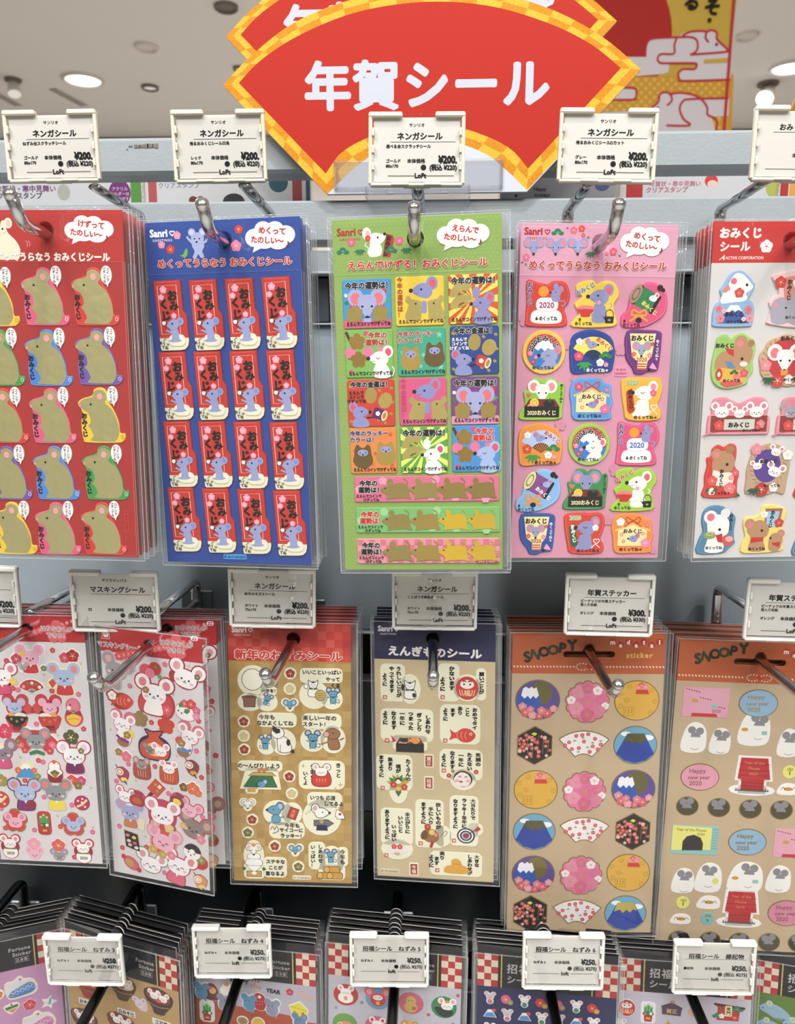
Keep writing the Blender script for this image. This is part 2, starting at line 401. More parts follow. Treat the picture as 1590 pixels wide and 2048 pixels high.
# ---------------------------------------------------------------- hanging packs
class Pack:
    """a card in a clear sleeve; origin at the middle of the card's top edge, local x right, y up the card, z out of it"""
    def __init__(s, name, pose, w, h, label, cat='sticker pack', group=None, margins=(.0018, .0008, .0038, .0014)):
        x, y, z, rx, ry, rz = pose
        M = Matrix.Translation((x, y, z)) @ Matrix.Rotation(math.radians(rz), 4, 'Z') @ Matrix.Rotation(math.radians(ry), 4, 'Y') @ Matrix.Rotation(math.radians(rx + 90), 4, 'X')
        s.M = M; s.I = M.inverted(); s.w = w; s.h = h; s.mg = margins
        s.o = empty(name, M, label=label, cat=cat, group=group)
    def P(s, px, py):
        o = s.I @ CAM; d = (s.I.to_3x3() @ ray(px, py)); t = -o.z / d.z
        return (o.x + t * d.x, o.y + t * d.y)
    def k(s, px, py):
        a = s.P(px - 5, py); b = s.P(px + 5, py); return math.hypot(a[0] - b[0], a[1] - b[1]) / 10
    def sheet(s, body, header, hh, hole, header_art=None, back='#e8e4da', slot=False):
        """card with a header band (hh deep), its hanging hole and its sleeve"""
        w, h = s.w, s.h; a = Art(1.0); T = .0005
        if slot: hl = [(x + hole[0], y + hole[1]) for x, y in slot]
        else: hl = ell(hole[0], hole[1], hole[2], n=20)
        hf = [(x, -y) for x, y in hl]
        # front faces (header ring with hole, body), rim sides, back
        V, F = rect_hole(-w / 2, 0, w / 2, hh, hf)
        a.raw(V, F, header, 0, T); a.raw(V, F, back, 0, 0)
        B = [(-w / 2, hh), (w / 2, hh), (w / 2, h), (-w / 2, h)]
        a.raw(B, [(0, 1, 2, 3)], body, 0, T); a.raw(B, [(3, 2, 1, 0)], back, 0, 0)
        n = len(a.V)
        for (x0, y0, x1, y1, c) in ((-w / 2, 0, w / 2, 0, header), (w / 2, 0, w / 2, -hh, header), (w / 2, -hh, w / 2, -h, back), (w / 2, -h, -w / 2, -h, back), (-w / 2, -h, -w / 2, -hh, back), (-w / 2, -hh, -w / 2, 0, header)):
            n = len(a.V); a.V += [(x0, y0, 0), (x1, y1, 0), (x1, y1, T), (x0, y0, T)]; a.F.append((n, n + 1, n + 2, n + 3)); a.M.append(0); a.C.append((*lin(c), 1))
        m = len(hf)
        for i in range(m):
            p, q = hf[i], hf[(i + 1) % m]; n = len(a.V)
            a.V += [(p[0], -p[1], 0), (q[0], -q[1], 0), (q[0], -q[1], T), (p[0], -p[1], T)]; a.F.append((n, n + 1, n + 2, n + 3)); a.M.append(0); a.C.append((*lin(back), 1))
        a.z = T
        s.T = T
        s.card = link('card', a.mesh('card'), s.o)
        l, t, r, b = s.mg; zf = .0025
        x0, x1, y0, y1 = -w / 2 - l, w / 2 + r, -t, h + b
        V, F = rect_hole(x0, y0, x1, y1, [(p[0] * 1.0, p[1]) for p in hf])
        VV = []; FF = []; MM = []
        for z, e in ((zf, 1), (-.0006, 0)):
            n = len(VV); VV += [(p[0], -p[1], z) for p in V]; FF += [tuple(i + n for i in f) for f in F]; MM += [0] * len(F)
        e = .0004
        def bar(ax, ay, bx, by):
            n = len(VV); VV.extend([(x, -y, z) for z in (zf - .0006, zf + .0001) for x, y in ((ax, ay), (bx, ay), (bx, by), (ax, by))])
            FF.extend([tuple(i + n for i in f) for f in ((0, 1, 2, 3), (4, 5, 6, 7), (0, 1, 5, 4), (1, 2, 6, 5), (2, 3, 7, 6), (3, 0, 4, 7))]); MM.extend([1] * 6)
        bar(x0 - e / 2, y0, x0 + e / 2, y1); bar(x1 - e / 2, y0, x1 + e / 2, y1); bar(x0, y0 - e / 2, x1, y0 + e / 2); bar(x0, y1 - e / 2, x1, y1 + e / 2)
        # heat-sealed line under the header where the pouch is welded
        s.sleeve = link('sleeve', mesh('sleeve', VV, FF, [FILM, SEAM], MM), s.o, label='clear film sleeve')
        return s
    def art(s, fn, px=None, py=None, u=None):
        """flat print on the sheet, drawn in photograph-sized units round the pixel (px, py)"""
        x, y = s.P(px, py); a = Art(u or s.k(px, py)); a.z = s.T; a.T = (1, 0, x / a.u, -y / a.u, 1)
        fn(a); return a
    def A(s, px, py):
        a = s.art(lambda a: None, px, py); a.T = (1, 0, 0, 0, 1); a.pk = s; return a
    def print(s, arts, name='header_print'):
        V = []; F = []; M = []; C = []
        for a in arts:
            n = len(V); V += a.V; F += [tuple(i + n for i in f) for f in a.F]; M += a.M; C += a.C
        return link(name, mesh(name, V, F, [INK, GOLD, GRAIN], M, False, C), s.o)
    def stick(s, px, py, fn, key=None, ref=None, name='sticker', rot=0, u=None, label=None):
        x, y = s.P(px, py)
        me = s.cache.get(key) if key else None
        if me is None:
            a = Art(u or s.k(*(ref or (px, py)))); fn(a); me = a.mesh(name)
            if key: s.cache[key] = me
        o = link(name, me, s.o, (x, y, s.T), label=label)
        if rot: o.rotation_euler = (0, 0, -math.radians(rot))
        return o
    cache = {}
    def behind(s, n, step, label, group, jx=.0006, lean=0, dz=0, name=None):
        """the packs that hang behind the front one on the same hook"""
        for i in range(1, n + 1):
            off = Matrix.Translation((random.uniform(-jx, jx), step * i, random.uniform(-.0006, .0006) + dz * i))
            r = Matrix.Rotation(math.radians(random.uniform(-.4, .4) + lean * i), 4, 'Y')
            loc = s.M.translation
            M = off @ Matrix.Translation(loc) @ r @ Matrix.Translation(-loc) @ s.M
            o = empty(name or s.o.name.split('.')[0], M, label=label.replace('stacked', ('directly', 'second', 'third', 'fourth', 'fifth', 'sixth', 'seventh')[i - 1]), cat='sticker pack', group=group)
            for c in [s.card, s.sleeve] + ([k_ for k_ in s.o.children if k_.name.startswith('header_print')] if s.w > .078 and s.M.translation.z < 1.15 else []):
                q = c.copy(); COL.objects.link(q); q.parent = o
# ---------------------------------------------------------------- the shop: ceiling, far walls, floor
def slab(name, x0, x1, y0, y1, z0, z1, m):
    b = MB(); b.box(x0, x1, y0, y1, z0, z1); return b.build(name, m, kind='structure')
CEIL = mat('ceiling_board', '#dad6d3', .9, noise=.03, nscale=2)
WALLM = mat('far_wall_paint', '#e2ddd8', .9, noise=.02, nscale=3)
slab('ceiling', -6, 6, -4, 5.4, 3.0, 3.05, CEIL)
slab('wall_far', -6, 6, 5.4, 5.5, 0, 3.0, WALLM)
slab('wall_left', -6.1, -6, -4, 5.4, 0, 3.0, WALLM)
slab('wall_right', 6, 6.1, -4, 5.4, 0, 3.0, WALLM)
slab('wall_behind', -6, 6, -4.1, -4, 0, 3.0, mat('pale_wall', '#b8b2aa', .9))
slab('floor', -6, 6, -4, 5.4, -.05, 0, mat('floor_tile', '#cfccc6', .35, noise=.08, nscale=3))
b = MB(); b.box(-6, 6, 5.34, 5.4, 2.93, 3.0, b=.012); b.box(-6, 6, 5.36, 5.4, 2.87, 2.915, b=.008)
b.build('trim_1', mat('cornice_paint', '#a59a8c', .8), kind='structure')

# ---------------------------------------------------------------- the display stand: rails and back panels on the wall plane
def rail(z0, z1, y0, y1, m, label, name='slotted_rail', lip=.0022):
    b = MB(); b.box(-.95, .95, y0, y1, z0, z1, b=.0012)
    b.box(-.95, .95, y0 - .0015, y0 + .004, z1 - lip, z1 + .0004, b=.0006)
    return b.build(name, m, label=label, cat='rail')
D = .525
stand = empty('display_stand', Matrix.Translation((0, D, 0)), label='grey painted steel stand with back panels and rails behind the hanging packs', cat='display stand')
def panel(name, z0, z1, m, y=0.003, th=.012, part='back_panel', x0=-.95, x1=.95):
    b = MB(); b.box(x0, x1, y, y + th, z0, z1, b=.001); return b.build(part, m, stand)
b = MB(); b.box(-.95, .95, 0, .022, 1.5795, 1.602, b=.0022); tb = b.build('crossbar', STEEL, stand)
b = MB(); random.seed(3)
for i in range(9):
    x = -.1905 + i * .0017; b.box(x, x + .0016 + random.random() * .001, -.0004, .0005, 1.5952 + random.random() * .0006, 1.5972 + random.random() * .0009)
b.box(-.194, -.1915, -.0004, .0004, 1.5962, 1.597); b.box(-.1955, -.1945, -.0004, .0004, 1.5945, 1.595)
b.build('paint_scrape', mat('scraped_metal', '#6c655c', .7), tb)
b = MB(); b.box(-.95, .95, -.002, .02, 1.537, 1.5625, b=.0015); b.build('crossbar', STEEL, stand)
b = MB(); b.box(-.95, .95, .002, .016, 1.5185, 1.5325, b=.001); b.build('back_panel', STEEL, stand)
b = MB()
for i in range(40):
    x = -.9 + i * .0475; b.box(x, x + .012, -.0021, .0012, 1.524, 1.527)
# dark slotted bands seen behind each row of packs, with grey inserts and bright folded lips
def slot_band(z0, z1, seed, ins=True):
    random.seed(seed)
    b = MB(); b.box(-.95, .95, .016, .02, z0 - .004, z1 + .004); b.build('slot_band', BLACK, stand)
    b = MB(); x = -.93
    while ins and x < .93:
        wd = random.choice((.009, .014, .02)); b.box(x, x + wd, .010, .0155, z0 + .0015, z1 - .0015, b=.0006); x += wd + random.choice((.006, .012, .02))
    if ins: b.build('slot_insert', mat('slot_grey', '#3d4448', .22), stand, kind='stuff')
    b = MB(); b.box(-.95, .95, -.001, .012, z1, z1 + .0016, b=.0004); b.box(-.95, .95, -.001, .012, z0 - .0012, z0, b=.0004); b.build('folded_lip', mat('lip_steel', '#b4bcc2', .3, .2), stand)
slot_band(1.4866, 1.5175, 1)
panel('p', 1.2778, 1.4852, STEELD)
slot_band(1.2425, 1.2760, 2)
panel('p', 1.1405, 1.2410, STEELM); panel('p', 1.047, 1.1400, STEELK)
b = MB(); b.box(-.95, .95, -.004, .012, 1.0345, 1.0455, b=.0015); b.build('crossbar', mat('dark_rail', '#474b4b', .4), stand)
slot_band(.999, 1.0325, 3, False)
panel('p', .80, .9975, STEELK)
for x in (-.97, .96):
    b = MB(); b.box(x, x + .02, .0, .03, 0, 1.66, b=.002); b.build('upright', STEEL, stand)
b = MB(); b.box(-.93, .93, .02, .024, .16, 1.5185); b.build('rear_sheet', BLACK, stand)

ZINC = mat('zinc_bracket', '#8a9094', .35, .8)
# ---------------------------------------------------------------- hooks: product wire, riser, label wire, rail bracket
def hook(X, zr, zl, Yend, tipz, Ytag, label, group, xr=None, extra=0, up=1):
    b = Matrix.Translation((X, D, zr)); o = empty('display_hook', b, label=label, cat='hook', group=group)
    r = .0029 if not extra else .0034; CH = DCHROME if extra else CHROME; xr = 0 if xr is None else xr
    m = MB(); pts = [(0, -.0075, -.003), (0, -.0085, -.001), (0, -.012, 0)]
    if up:
        pts += [(0, Yend - D + .010, 0), (0, Yend - D + .0035, .0003), (0, Yend - D, .0014), (0, Yend - D - .0028, .0038), (0, Yend - D - .0085, .0060 + tipz)]
    else: pts += [(0, Yend - D, 0)]
    n = len(pts); rr = [r] * n
    m.tube(pts, rr, 16); m.build('product_wire', CH, o, smooth=True)
    e = Vector(pts[-1]); d = (e - Vector(pts[-2])).normalized(); m = MB()
    m.tube([e - d * .0004, e + d * .0004, e + d * .0016, e + d * .0027, e + d * .0033, e + d * .0036], [r, r * 1.05, r * 1.08, r * .95, r * .55, r * .1], 16)
    m.build('rounded_tip', CH, o, smooth=True)
    h = zl - zr; m = MB()
    m.tube(smoothpath([(xr, -.009, -.006), (xr, -.0085, .004), (xr, -.0085, h - .006), (xr, -.0105, h - .001), (xr, -.016, h), (xr, -.033, h)], 3) + [Vector((xr, Ytag - D + .004, h + .001))], .0029, 12, flat=(1.25, .72))
    m.build('label_wire', CH, o, smooth=True)
    m = MB(); m.box(-.011, .011, -.0072, -.0048, -.010, .0075, b=.0008)
    m.build('bracket', ZINC, o)
    return o

# ---------------------------------------------------------------- price tags
def price_tag(pose, lines, label, w=.050, h=.037, cream=CREAM):
    x, y, z, rx, ry, rz = pose
    M = Matrix.Translation((x, y, z)) @ Matrix.Rotation(math.radians(rz), 4, 'Z') @ Matrix.Rotation(math.radians(ry), 4, 'Y') @ Matrix.Rotation(math.radians(rx + 90), 4, 'X')
    o = empty('price_tag', M, label=label, cat='price tag', group='price tags clipped to the hook ends')
    # local: origin top middle of the frame, x right, y up, z to the viewer
    f = MB(); t = .0034; e = .0019
    f.box(-w / 2, -w / 2 + e, -h + .001, -.0012, 0, t, b=.0006); f.box(w / 2 - e, w / 2, -h + .001, -.0012, 0, t, b=.0006)
    f.box(-w / 2 + .001, w / 2 - .001, -h, -h + .0019, 0, t, b=.0006)
    f.box(-w / 2, -w / 2 + .0175, -.0028, 0, -.001, t + .0004, b=.0007); f.box(w / 2 - .0155, w / 2, -.0028, 0, -.001, t + .0004, b=.0007)
    for sx in (-1, 1):
        for q in (-.010, -.0185, -.027):
            f.box(sx * (w / 2 - .0024) - .0006, sx * (w / 2 - .0024) + .0006, q - .002, q + .002, .0008, t + .0005, b=.0003)
        f.box(sx * .0085 - .0045, sx * .0085 + .0045, -h + .0004, -h + .0018, .0006, t + .0006, b=.0003)
    f.box(-.0075, .0075, -h + .001, -h + .010, -.0055, -.0004, b=.0008)
    f.build('frame', cream, o)
    a = Art(.001 * .25); s = w / .050           # 1 unit = 0.25 mm (about one photograph pixel)
    W_, H_ = 172, 128
    a.base([rrect(-W_ / 2 - 4, 9, W_ / 2 + 4, 9 + H_, 0)], '#e4e1dd', .0007, 0)
    c = '#17171a'
    for L in lines:
        k = L[0]
        if k == 'T': a.text(L[1], L[2], L[3], L[4], c, (L[5] if len(L) > 5 else 0) + .012, L[6] if len(L) > 6 else 'c', sx=L[7] if len(L) > 7 else 1)
        elif k == 'L': a.fill(rrect(L[1], L[2] - .5, L[3], L[2] + .5), c)
    me = a.mesh('card'); link('card', me, o, (0, 0, .0004))
    cv = MB(); cv.box(-w / 2 + .002, w / 2 - .002, -h + .0015, -.0009, .0020, .0024); cv.build('clear_cover', COVER, o)
    return o
def tag_lines(maker, title, sub, spec1, spec2, price='¥200.', tax='(税込 ¥220)'):
    L = []
    if maker: L.append(('T', maker, 0, 24, 8.2, .015))
    L.append(('T', title, 6, 46, 15.8, .018)); L.append(('L', -55, 57.5, 80))
    if sub: L.append(('T', sub[0], -64, 66, 8.2, .022, 'l', .95))
    if sub and len(sub) > 1: L.append(('T', sub[1], -64, 75, 8, .022, 'l', .95))
    L += [('T', spec1, -64, 95, 8.2, .02, 'l', .95), ('T', spec2, -64, 105, 8.6, .02, 'l'), ('T', '本体価格', -1, 95, 9.4, .025),
          ('T', price, 84, 92, 20, .035, 'r', .84), ('T', '●', 15, 108, 13, .03), ('T', tax, 84, 108, 13, .018, 'r', .88)]
    L += [('L', -60, 125, -4), ('L', 20, 125, 78), ('T', 'LoFt', 8, 124, 13, .02)]
    return L
def tag_lines2(title, spec, tax='(税込 ¥275)'):
    return [('T', title, 6, 45, 15, .012), ('L', -70, 53.5, 80), ('T', spec, -72, 79, 8, .025, 'l'), ('T', '本体価格', -2, 79, 9.6, .022), ('T', '¥250.', 82, 77, 19, .035, 'r', .84),
            ('T', '●', 18, 95, 12.5, .03), ('T', tax, 84, 95, 12.5, .015, 'r', .92), ('L', -72, 109, -8), ('L', 20, 109, 76), ('T', 'loft', 6, 108, 14, .012)]
# ================================================================ motifs (all in local units, y down)
K = '#1c191b'; LAV = '#949cc6'; PNK = '#e8798c'; WH = '#efece8'
def plum(a, x, y, r, c, cc='#f2d27a', rot=-90, n=5, oc=None, sub=True):
    P = petal(x, y, r, n, .30, rot, 5)
    if oc: a.fill(grow(P, r * .12), oc)
    a.fill(P, c)
    if sub and r > 3:
        a.many([[(x, y), (x + .5 * r * math.cos(t - .09), y + .5 * r * math.sin(t - .09)), (x + .5 * r * math.cos(t + .09), y + .5 * r * math.sin(t + .09))] for t in [math.radians(rot + 36 + 72 * i) for i in range(n)]], cc)
        a.fill(ell(x, y, r * .16, n=8), cc)
    elif sub: a.fill(ell(x, y, r * .3, n=6), cc)
def leaf(a, x, y, l, w, rot, c):
    with a.push(x, y, 1, rot): a.fill([(0, 0), (l * .35, -w), (l * .75, -w * .6), (l, 0), (l * .75, w * .6), (l * .35, w)], c)
def bamboo(a, x, y, s, c='#2f7d4c'):
    for r in (20, 55, 90, 125, 160): leaf(a, x, y, s, s * .17, r, c)
def pine(a, x, y, s, c='#1f7a57'):
    for dx, dy, r in ((-.55, .15, .42), (.55, .15, .42), (0, -.2, .5)): a.fill(ell(x + dx * s, y + dy * s, r * s, r * s * .72, 14), c)
    a.line(crvo([(x - .25 * s, y + .1 * s), (x, y - .05 * s), (x + .25 * s, y + .1 * s)]), s * .07, '#8fc7a0')
def heart(x, y, r): return [(x + r * 16 * math.sin(t) ** 3 / 16, y - r * (13 * math.cos(t) - 5 * math.cos(2 * t) - 2 * math.cos(3 * t) - math.cos(4 * t)) / 16) for t in [2 * math.pi * i / 20 for i in range(20)]]
def eyes(a, x, y, d, r, kind='dot', c=K):
    for s in (-1, 1):
        if kind == 'dot': a.fill(ell(x + s * d, y, r, n=10), c)
        elif kind == 'smile': a.line(crvo([(x + s * d - r * 1.6, y + r * .6), (x + s * d, y - r), (x + s * d + r * 1.6, y + r * .6)], 3), r * .75, c)
        elif kind == 'down': a.line(crvo([(x + s * d - r * 1.6, y - r * .6), (x + s * d, y + r), (x + s * d + r * 1.6, y - r * .6)], 3), r * .75, c)
        elif kind == 'x': a.line([(x + s * d + s * r * 1.5, y - r * 1.4), (x + s * d - s * r, y), (x + s * d + s * r * 1.5, y + r * 1.4)], r * .7, c)
def vmouse(a, x, y, r, c=LAV, ic=PNK, eye='dot', nose=K, ears=1.0, lc=None, rot=0):
    """pointed mouse face seen from the front, two big round ears"""
    with a.push(x, y, r, rot):
        P = crv([(-.62, -.5), (-.3, -.72), (.3, -.72), (.62, -.5), (.58, 0), (.22, .62), (0, .92), (-.22, .62), (-.58, 0)], 3)
        E_ = [ell(s * .78, -.55, .56 * ears, .6 * ears, 16) for s in (-1, 1)]
        if lc: a.many([grow(q, .09) for q in E_ + [P]], lc)
        a.many(E_, c); a.many([ell(s * .8, -.5, .33 * ears, .38 * ears, 14) for s in (-1, 1)], ic)
        a.fill(P, c); eyes(a, 0, .05, .33, .085, eye); a.fill(ell(0, .82, .17, n=12), nose)
def rmouse(a, x, y, r, c, ic='#e7a0a6', lc=None, eye='dot', rot=0, cheek='#f0b4b8', nose=K, hw=1.0, lw=.09, flower=None):
    """round soft mouse face with big ears"""
    with a.push(x, y, r, rot):
        H = crv([(-.72 * hw, -.35), (-.35, -.62), (.35, -.62), (.72 * hw, -.35), (.82 * hw, .12), (.55, .52), (0, .62), (-.55, .52), (-.82 * hw, .12)], 3)
        E_ = [ell(s * .82, -.72, .5, .5, 16) for s in (-1, 1)]
        if lc: a.many([grow(q, lw) for q in E_ + [H]], lc)
        a.many(E_, c); a.many([ell(s * .82, -.7, .27, .3, 12) for s in (-1, 1)], ic); a.fill(H, c)
        if cheek: a.many([ell(s * .52, .22, .15, .1, 10) for s in (-1, 1)], cheek)
        eyes(a, 0, .05, .27, .075, eye)
        a.fill(ell(0, .15, .05, n=6), nose); a.line(crvo([(-.14, .22), (-.06, .28), (0, .2), (.06, .28), (.14, .22)], 2), .045, nose)
        if flower: plum(a, .6, -.45, .26, flower)
def smouse(a, x, y, r, c=LAV, ic=PNK, flip=1, eye='dot', nose=K, rot=0, lc=None, body=None, ear=1.0):
    """mouse head in profile, nose towards the left (flip=-1: right)"""
    with a.push(x, y, r, rot, flip):
        P = crv([(-1.05, .0), (-.6, -.42), (-.1, -.66), (.45, -.6), (.85, -.2), (.85, .3), (.45, .68), (-.1, .62), (-.55, .42), (-.95, .14)], 3)
        E_ = ell(.85, -.62, .52 * ear, .6 * ear, 16)
        if lc: a.fill(grow(P, .09), lc); a.fill(grow(E_, .09), lc)
        a.fill(E_, c); a.fill(ell(.88, -.58, .3 * ear, .38 * ear, 14), ic); a.fill(P, c)
        if eye == 'dot': a.fill(ell(-.12, -.1, .105, n=10), K)
        else: a.line(crvo([(-.3, -.1), (-.12, .06), (.06, -.1)], 3), .06, K)
        a.fill(ell(-1.05, -.02, .19, n=12), nose)
        a.line(crvo([(-.8, .2), (-.6, .28), (-.4, .2)], 2), .04, '#6b5a6a')
def smbody(a, x, y, r, c, flip=1, rot=0):
    with a.push(x, y, r, rot, flip): a.fill(crv([(-.3, -.7), (.3, -.7), (.6, 0), (.62, .7), (.3, .9), (-.5, .9), (-.55, .5), (-.35, 0)], 3), c)
def fanshape(a, x, y, r, c, a0=-160, a1=-20, r0=.35, ribc='#2b2622', gold=False, nr=7):
    a.fill(sector(x, y, r * r0, r, a0, a1, 12), c, 1 if gold else 0)
    A = [math.radians(a0 + (a1 - a0) * (i + .5) / nr) for i in range(nr)]
    a.many([[(x + r * r0 * math.cos(t - .07), y + r * r0 * math.sin(t - .07)), (x + r * r0 * math.cos(t + .07), y + r * r0 * math.sin(t + .07)), (x, y)] for t in A], ribc)
def fuji(a, x, y, w, h, c='#2f7fc4', snow=WH, foot=1.0):
    a.fill([(x - w * .14, y - h / 2), (x + w * .14, y - h / 2), (x + w / 2 * foot, y + h / 2), (x - w / 2 * foot, y + h / 2)], c)
    k = .36
    def px(s, f): return x + s * (w * .14 + (w / 2 - w * .14) * f)
    yy = y - h / 2 + h * k
    a.fill([(x - w * .14, y - h / 2), (x + w * .14, y - h / 2), (px(1, k), yy), (x + w * .13, yy - h * .1), (x + w * .04, yy + h * .02), (x - w * .06, yy - h * .1), (x - w * .14, yy + h * .02), (px(-1, k), yy)], snow)
def daruma(a, x, y, r, c='#c8322e', face='#f2e6dc', lc=None, kanji=True):
    P = ell(x, y, r, r * 1.08, 24)
    if lc: a.fill(grow(P, r * .09), lc)
    a.fill(P, c); a.fill(ell(x, y - r * .35, r * .62, r * .42, 18), face)
    eyes(a, x, y - r * .35, r * .27, r * .09); a.line(crvo([(x - r * .4, y - r * .6), (x - r * .22, y - r * .68), (x - r * .08, y - r * .58)], 2), r * .1, K); a.line(crvo([(x + r * .4, y - r * .6), (x + r * .22, y - r * .68), (x + r * .08, y - r * .58)], 2), r * .1, K)
    if kanji: a.text('福', x, y + r * .45, r * .62, '#f1d9a0', .01)
    for s in (-1, 1):
        for q in (.45, .66): a.line(crvo([(x + s * r * q, y + r * .15), (x + s * r * (q - .02), y + r * .45), (x + s * r * (q - .14), y + r * .72)], 3), r * .07, '#f1d9a0')
def mochi(a, x, y, s, c='#f3f2ef'):
    a.fill(crv([(x - s, y + .1 * s), (x - .8 * s, y - .3 * s), (x, y - .42 * s), (x + .8 * s, y - .3 * s), (x + s, y + .1 * s), (x + .85 * s, y + .42 * s), (x, y + .5 * s), (x - .85 * s, y + .42 * s)], 3), c)
def cloud(a, x, y, w, h, c, tail=True, oc=None):
    E_ = [ell(x + dx * w, y + dy * h, rx * w, ry * h, 18) for dx, dy, rx, ry in ((-.33, .08, .18, .33), (-.14, -.22, .18, .3), (.1, -.24, .18, .28), (.32, -.04, .19, .33), (.16, .2, .22, .3), (-.12, .2, .22, .28))] + [ell(x, y, .4 * w, .32 * h, 16)]
    if tail: E_.append([(x - .3 * w, y + .2 * h), (x - .12 * w, y + .4 * h), (x - .36 * w, y + .62 * h)])
    a.many(E_, c)
def script_logo(a, x, y, h, c):
    h *= 1.13
    a.text('Sanri', x - h * .22, y, h, c, .03, 'c', sx=.95); a.line(heart(x + h * 1.22, y + h * .08, h * .26), h * .11, c, True)
    a.text('GREETINGS', x + h * .15, y + h * .72, h * .34, c, 0, 'c', sp=.12)
def wheat(a, x, y, s, c): a.line([(x, y), (x, y + s)], s * .1, c)
def kagami(a, x, y, s, lc='#c8322e'):
    mochi(a, x, y + s * .35, s * .95, lc); mochi(a, x, y + s * .35, s * .85); mochi(a, x, y - s * .2, s * .62, lc); mochi(a, x, y - s * .2, s * .53); a.fill(ell(x, y - s * .62, s * .22, n=12), '#f09a2a')
def bowl(a, x, y, w, c, foot='#5a2420', rim='#f4ead8', dots='#8f8a4a'):
    a.fill([(x - w * .2, y + w * .35), (x + w * .2, y + w * .35), (x + w * .24, y + w * .56), (x - w * .24, y + w * .56)], foot)
    a.fill(crv([(x - w / 2, y), (x + w / 2, y), (x + w * .44, y + w * .25), (x + w * .2, y + w * .45), (x - w * .2, y + w * .45), (x - w * .44, y + w * .25)], 3), c)
    for dx, dy in ((-.28, .14), (0, .25), (.28, .14)): plum(a, x + dx * w, y + dy * w, w * .08, dots, dots, sub=False)
def drum(a, x, y, r, c, face, ring, rot=-35):
    with a.push(x, y, r, rot):
        a.fill(rrect(-.75, -.62, .8, .62, .2), c); a.fill(rrect(-.75, -.66, -.5, .66, .1), K); a.fill(rrect(.6, -.62, .82, .62, .1), K)
        a.fill(ell(-.72, 0, .3, .64, 18), face); a.fill(ell(-.72, 0, .2, .44, 16), ring); a.fill(ell(-.72, 0, .14, .32, 14), face)
def cat(a, x, y, s, spot='#2a2627'):
    a.out(crv([(x - .5 * s, y + 1.3 * s), (x - .55 * s, y + .5 * s), (x, y + .2 * s), (x + .55 * s, y + .5 * s), (x + .55 * s, y + 1.3 * s)], 3), '#f4f1ec', s * .07, K)
    a.out(crv([(x - .5 * s, y - .1 * s), (x - .55 * s, y - .65 * s), (x - .25 * s, y - .42 * s), (x + .25 * s, y - .42 * s), (x + .55 * s, y - .65 * s), (x + .5 * s, y - .1 * s), (x + .3 * s, y + .3 * s), (x - .3 * s, y + .3 * s)], 3), '#f4f1ec', s * .07, K)
    a.fill(ell(x, y - .38 * s, .2 * s, .1 * s, 10), spot); eyes(a, x, y - .08 * s, .2 * s, .05 * s); a.line([(x - .1 * s, y + .12 * s), (x, y + .05 * s), (x + .1 * s, y + .12 * s)], .04 * s, K)
    a.fill(rrect(x - .42 * s, y + .3 * s, x + .42 * s, y + .5 * s, .06 * s), '#2d6b3d'); a.fill(ell(x, y + .45 * s, .09 * s, n=8), '#e0b64a')
def fish(a, x, y, s, c, flip=1, lc=None, rot=0):
    with a.push(x, y, s, rot, flip):
        P = crv([(1, -.02), (.6, -.5), (0, -.56), (-.55, -.2), (-.95, -.45), (-.85, 0), (-1, .4), (-.5, .22), (0, .52), (.6, .48)], 3)
        if lc: a.fill(grow(P, .09), lc)
        a.fill(P, c); a.fill(ell(.62, -.14, .12, n=8), '#f2e4c0'); a.fill(ell(.62, -.14, .06, n=6), K)
        for i in range(3): a.line(crvo([(.3 - i * .3, -.3), (.18 - i * .3, 0), (.3 - i * .3, .3)], 3), .04, '#e9b0a0')
def bag(a, x, y, s, c1, c2, lc):
    P = crv([(x - .1 * s, y - .8 * s), (x - .5 * s, y - .9 * s), (x - .3 * s, y - .5 * s), (x - .9 * s, y), (x - .8 * s, y + .7 * s), (x, y + .85 * s), (x + .8 * s, y + .7 * s), (x + .9 * s, y), (x + .3 * s, y - .5 * s), (x + .5 * s, y - .9 * s)], 3)
    a.fill(grow(P, s * .09), lc); a.fill(P, c1); a.fill(ell(x, y + .25 * s, .6 * s, .42 * s, 16), c2)
def kadomatsu(a, x, y, s, lc=None):
    if lc: a.fill(rrect(x - .55 * s, y - 1.1 * s, x + .55 * s, y + 1.05 * s, .3 * s), lc)
    for dx, h in ((-.28, .8), (0, 1), (.28, .8)): a.fill(rrect(x + dx * s - .13 * s, y - h * s, x + dx * s + .13 * s, y + .2 * s, .12 * s), '#3f9a52'); a.fill(ell(x + dx * s, y - h * s + .12 * s, .11 * s, .1 * s, 8), '#c8dc8a')
    a.fill(ell(x, y + .1 * s, .55 * s, .25 * s, 14), '#1f6b3d'); plum(a, x - .25 * s, y + .1 * s, .16 * s, '#d6403a'); plum(a, x + .25 * s, y + .08 * s, .16 * s, '#f2e6dc')
    a.fill([(x - .42 * s, y + .3 * s), (x + .42 * s, y + .3 * s), (x + .34 * s, y + .95 * s), (x - .34 * s, y + .95 * s)], '#b5342c'); a.line([(x - .2 * s, y + .7 * s), (x + .2 * s, y + .5 * s)], .06 * s, '#e6d06a'); a.line([(x + .2 * s, y + .7 * s), (x - .2 * s, y + .5 * s)], .06 * s, '#e6d06a')
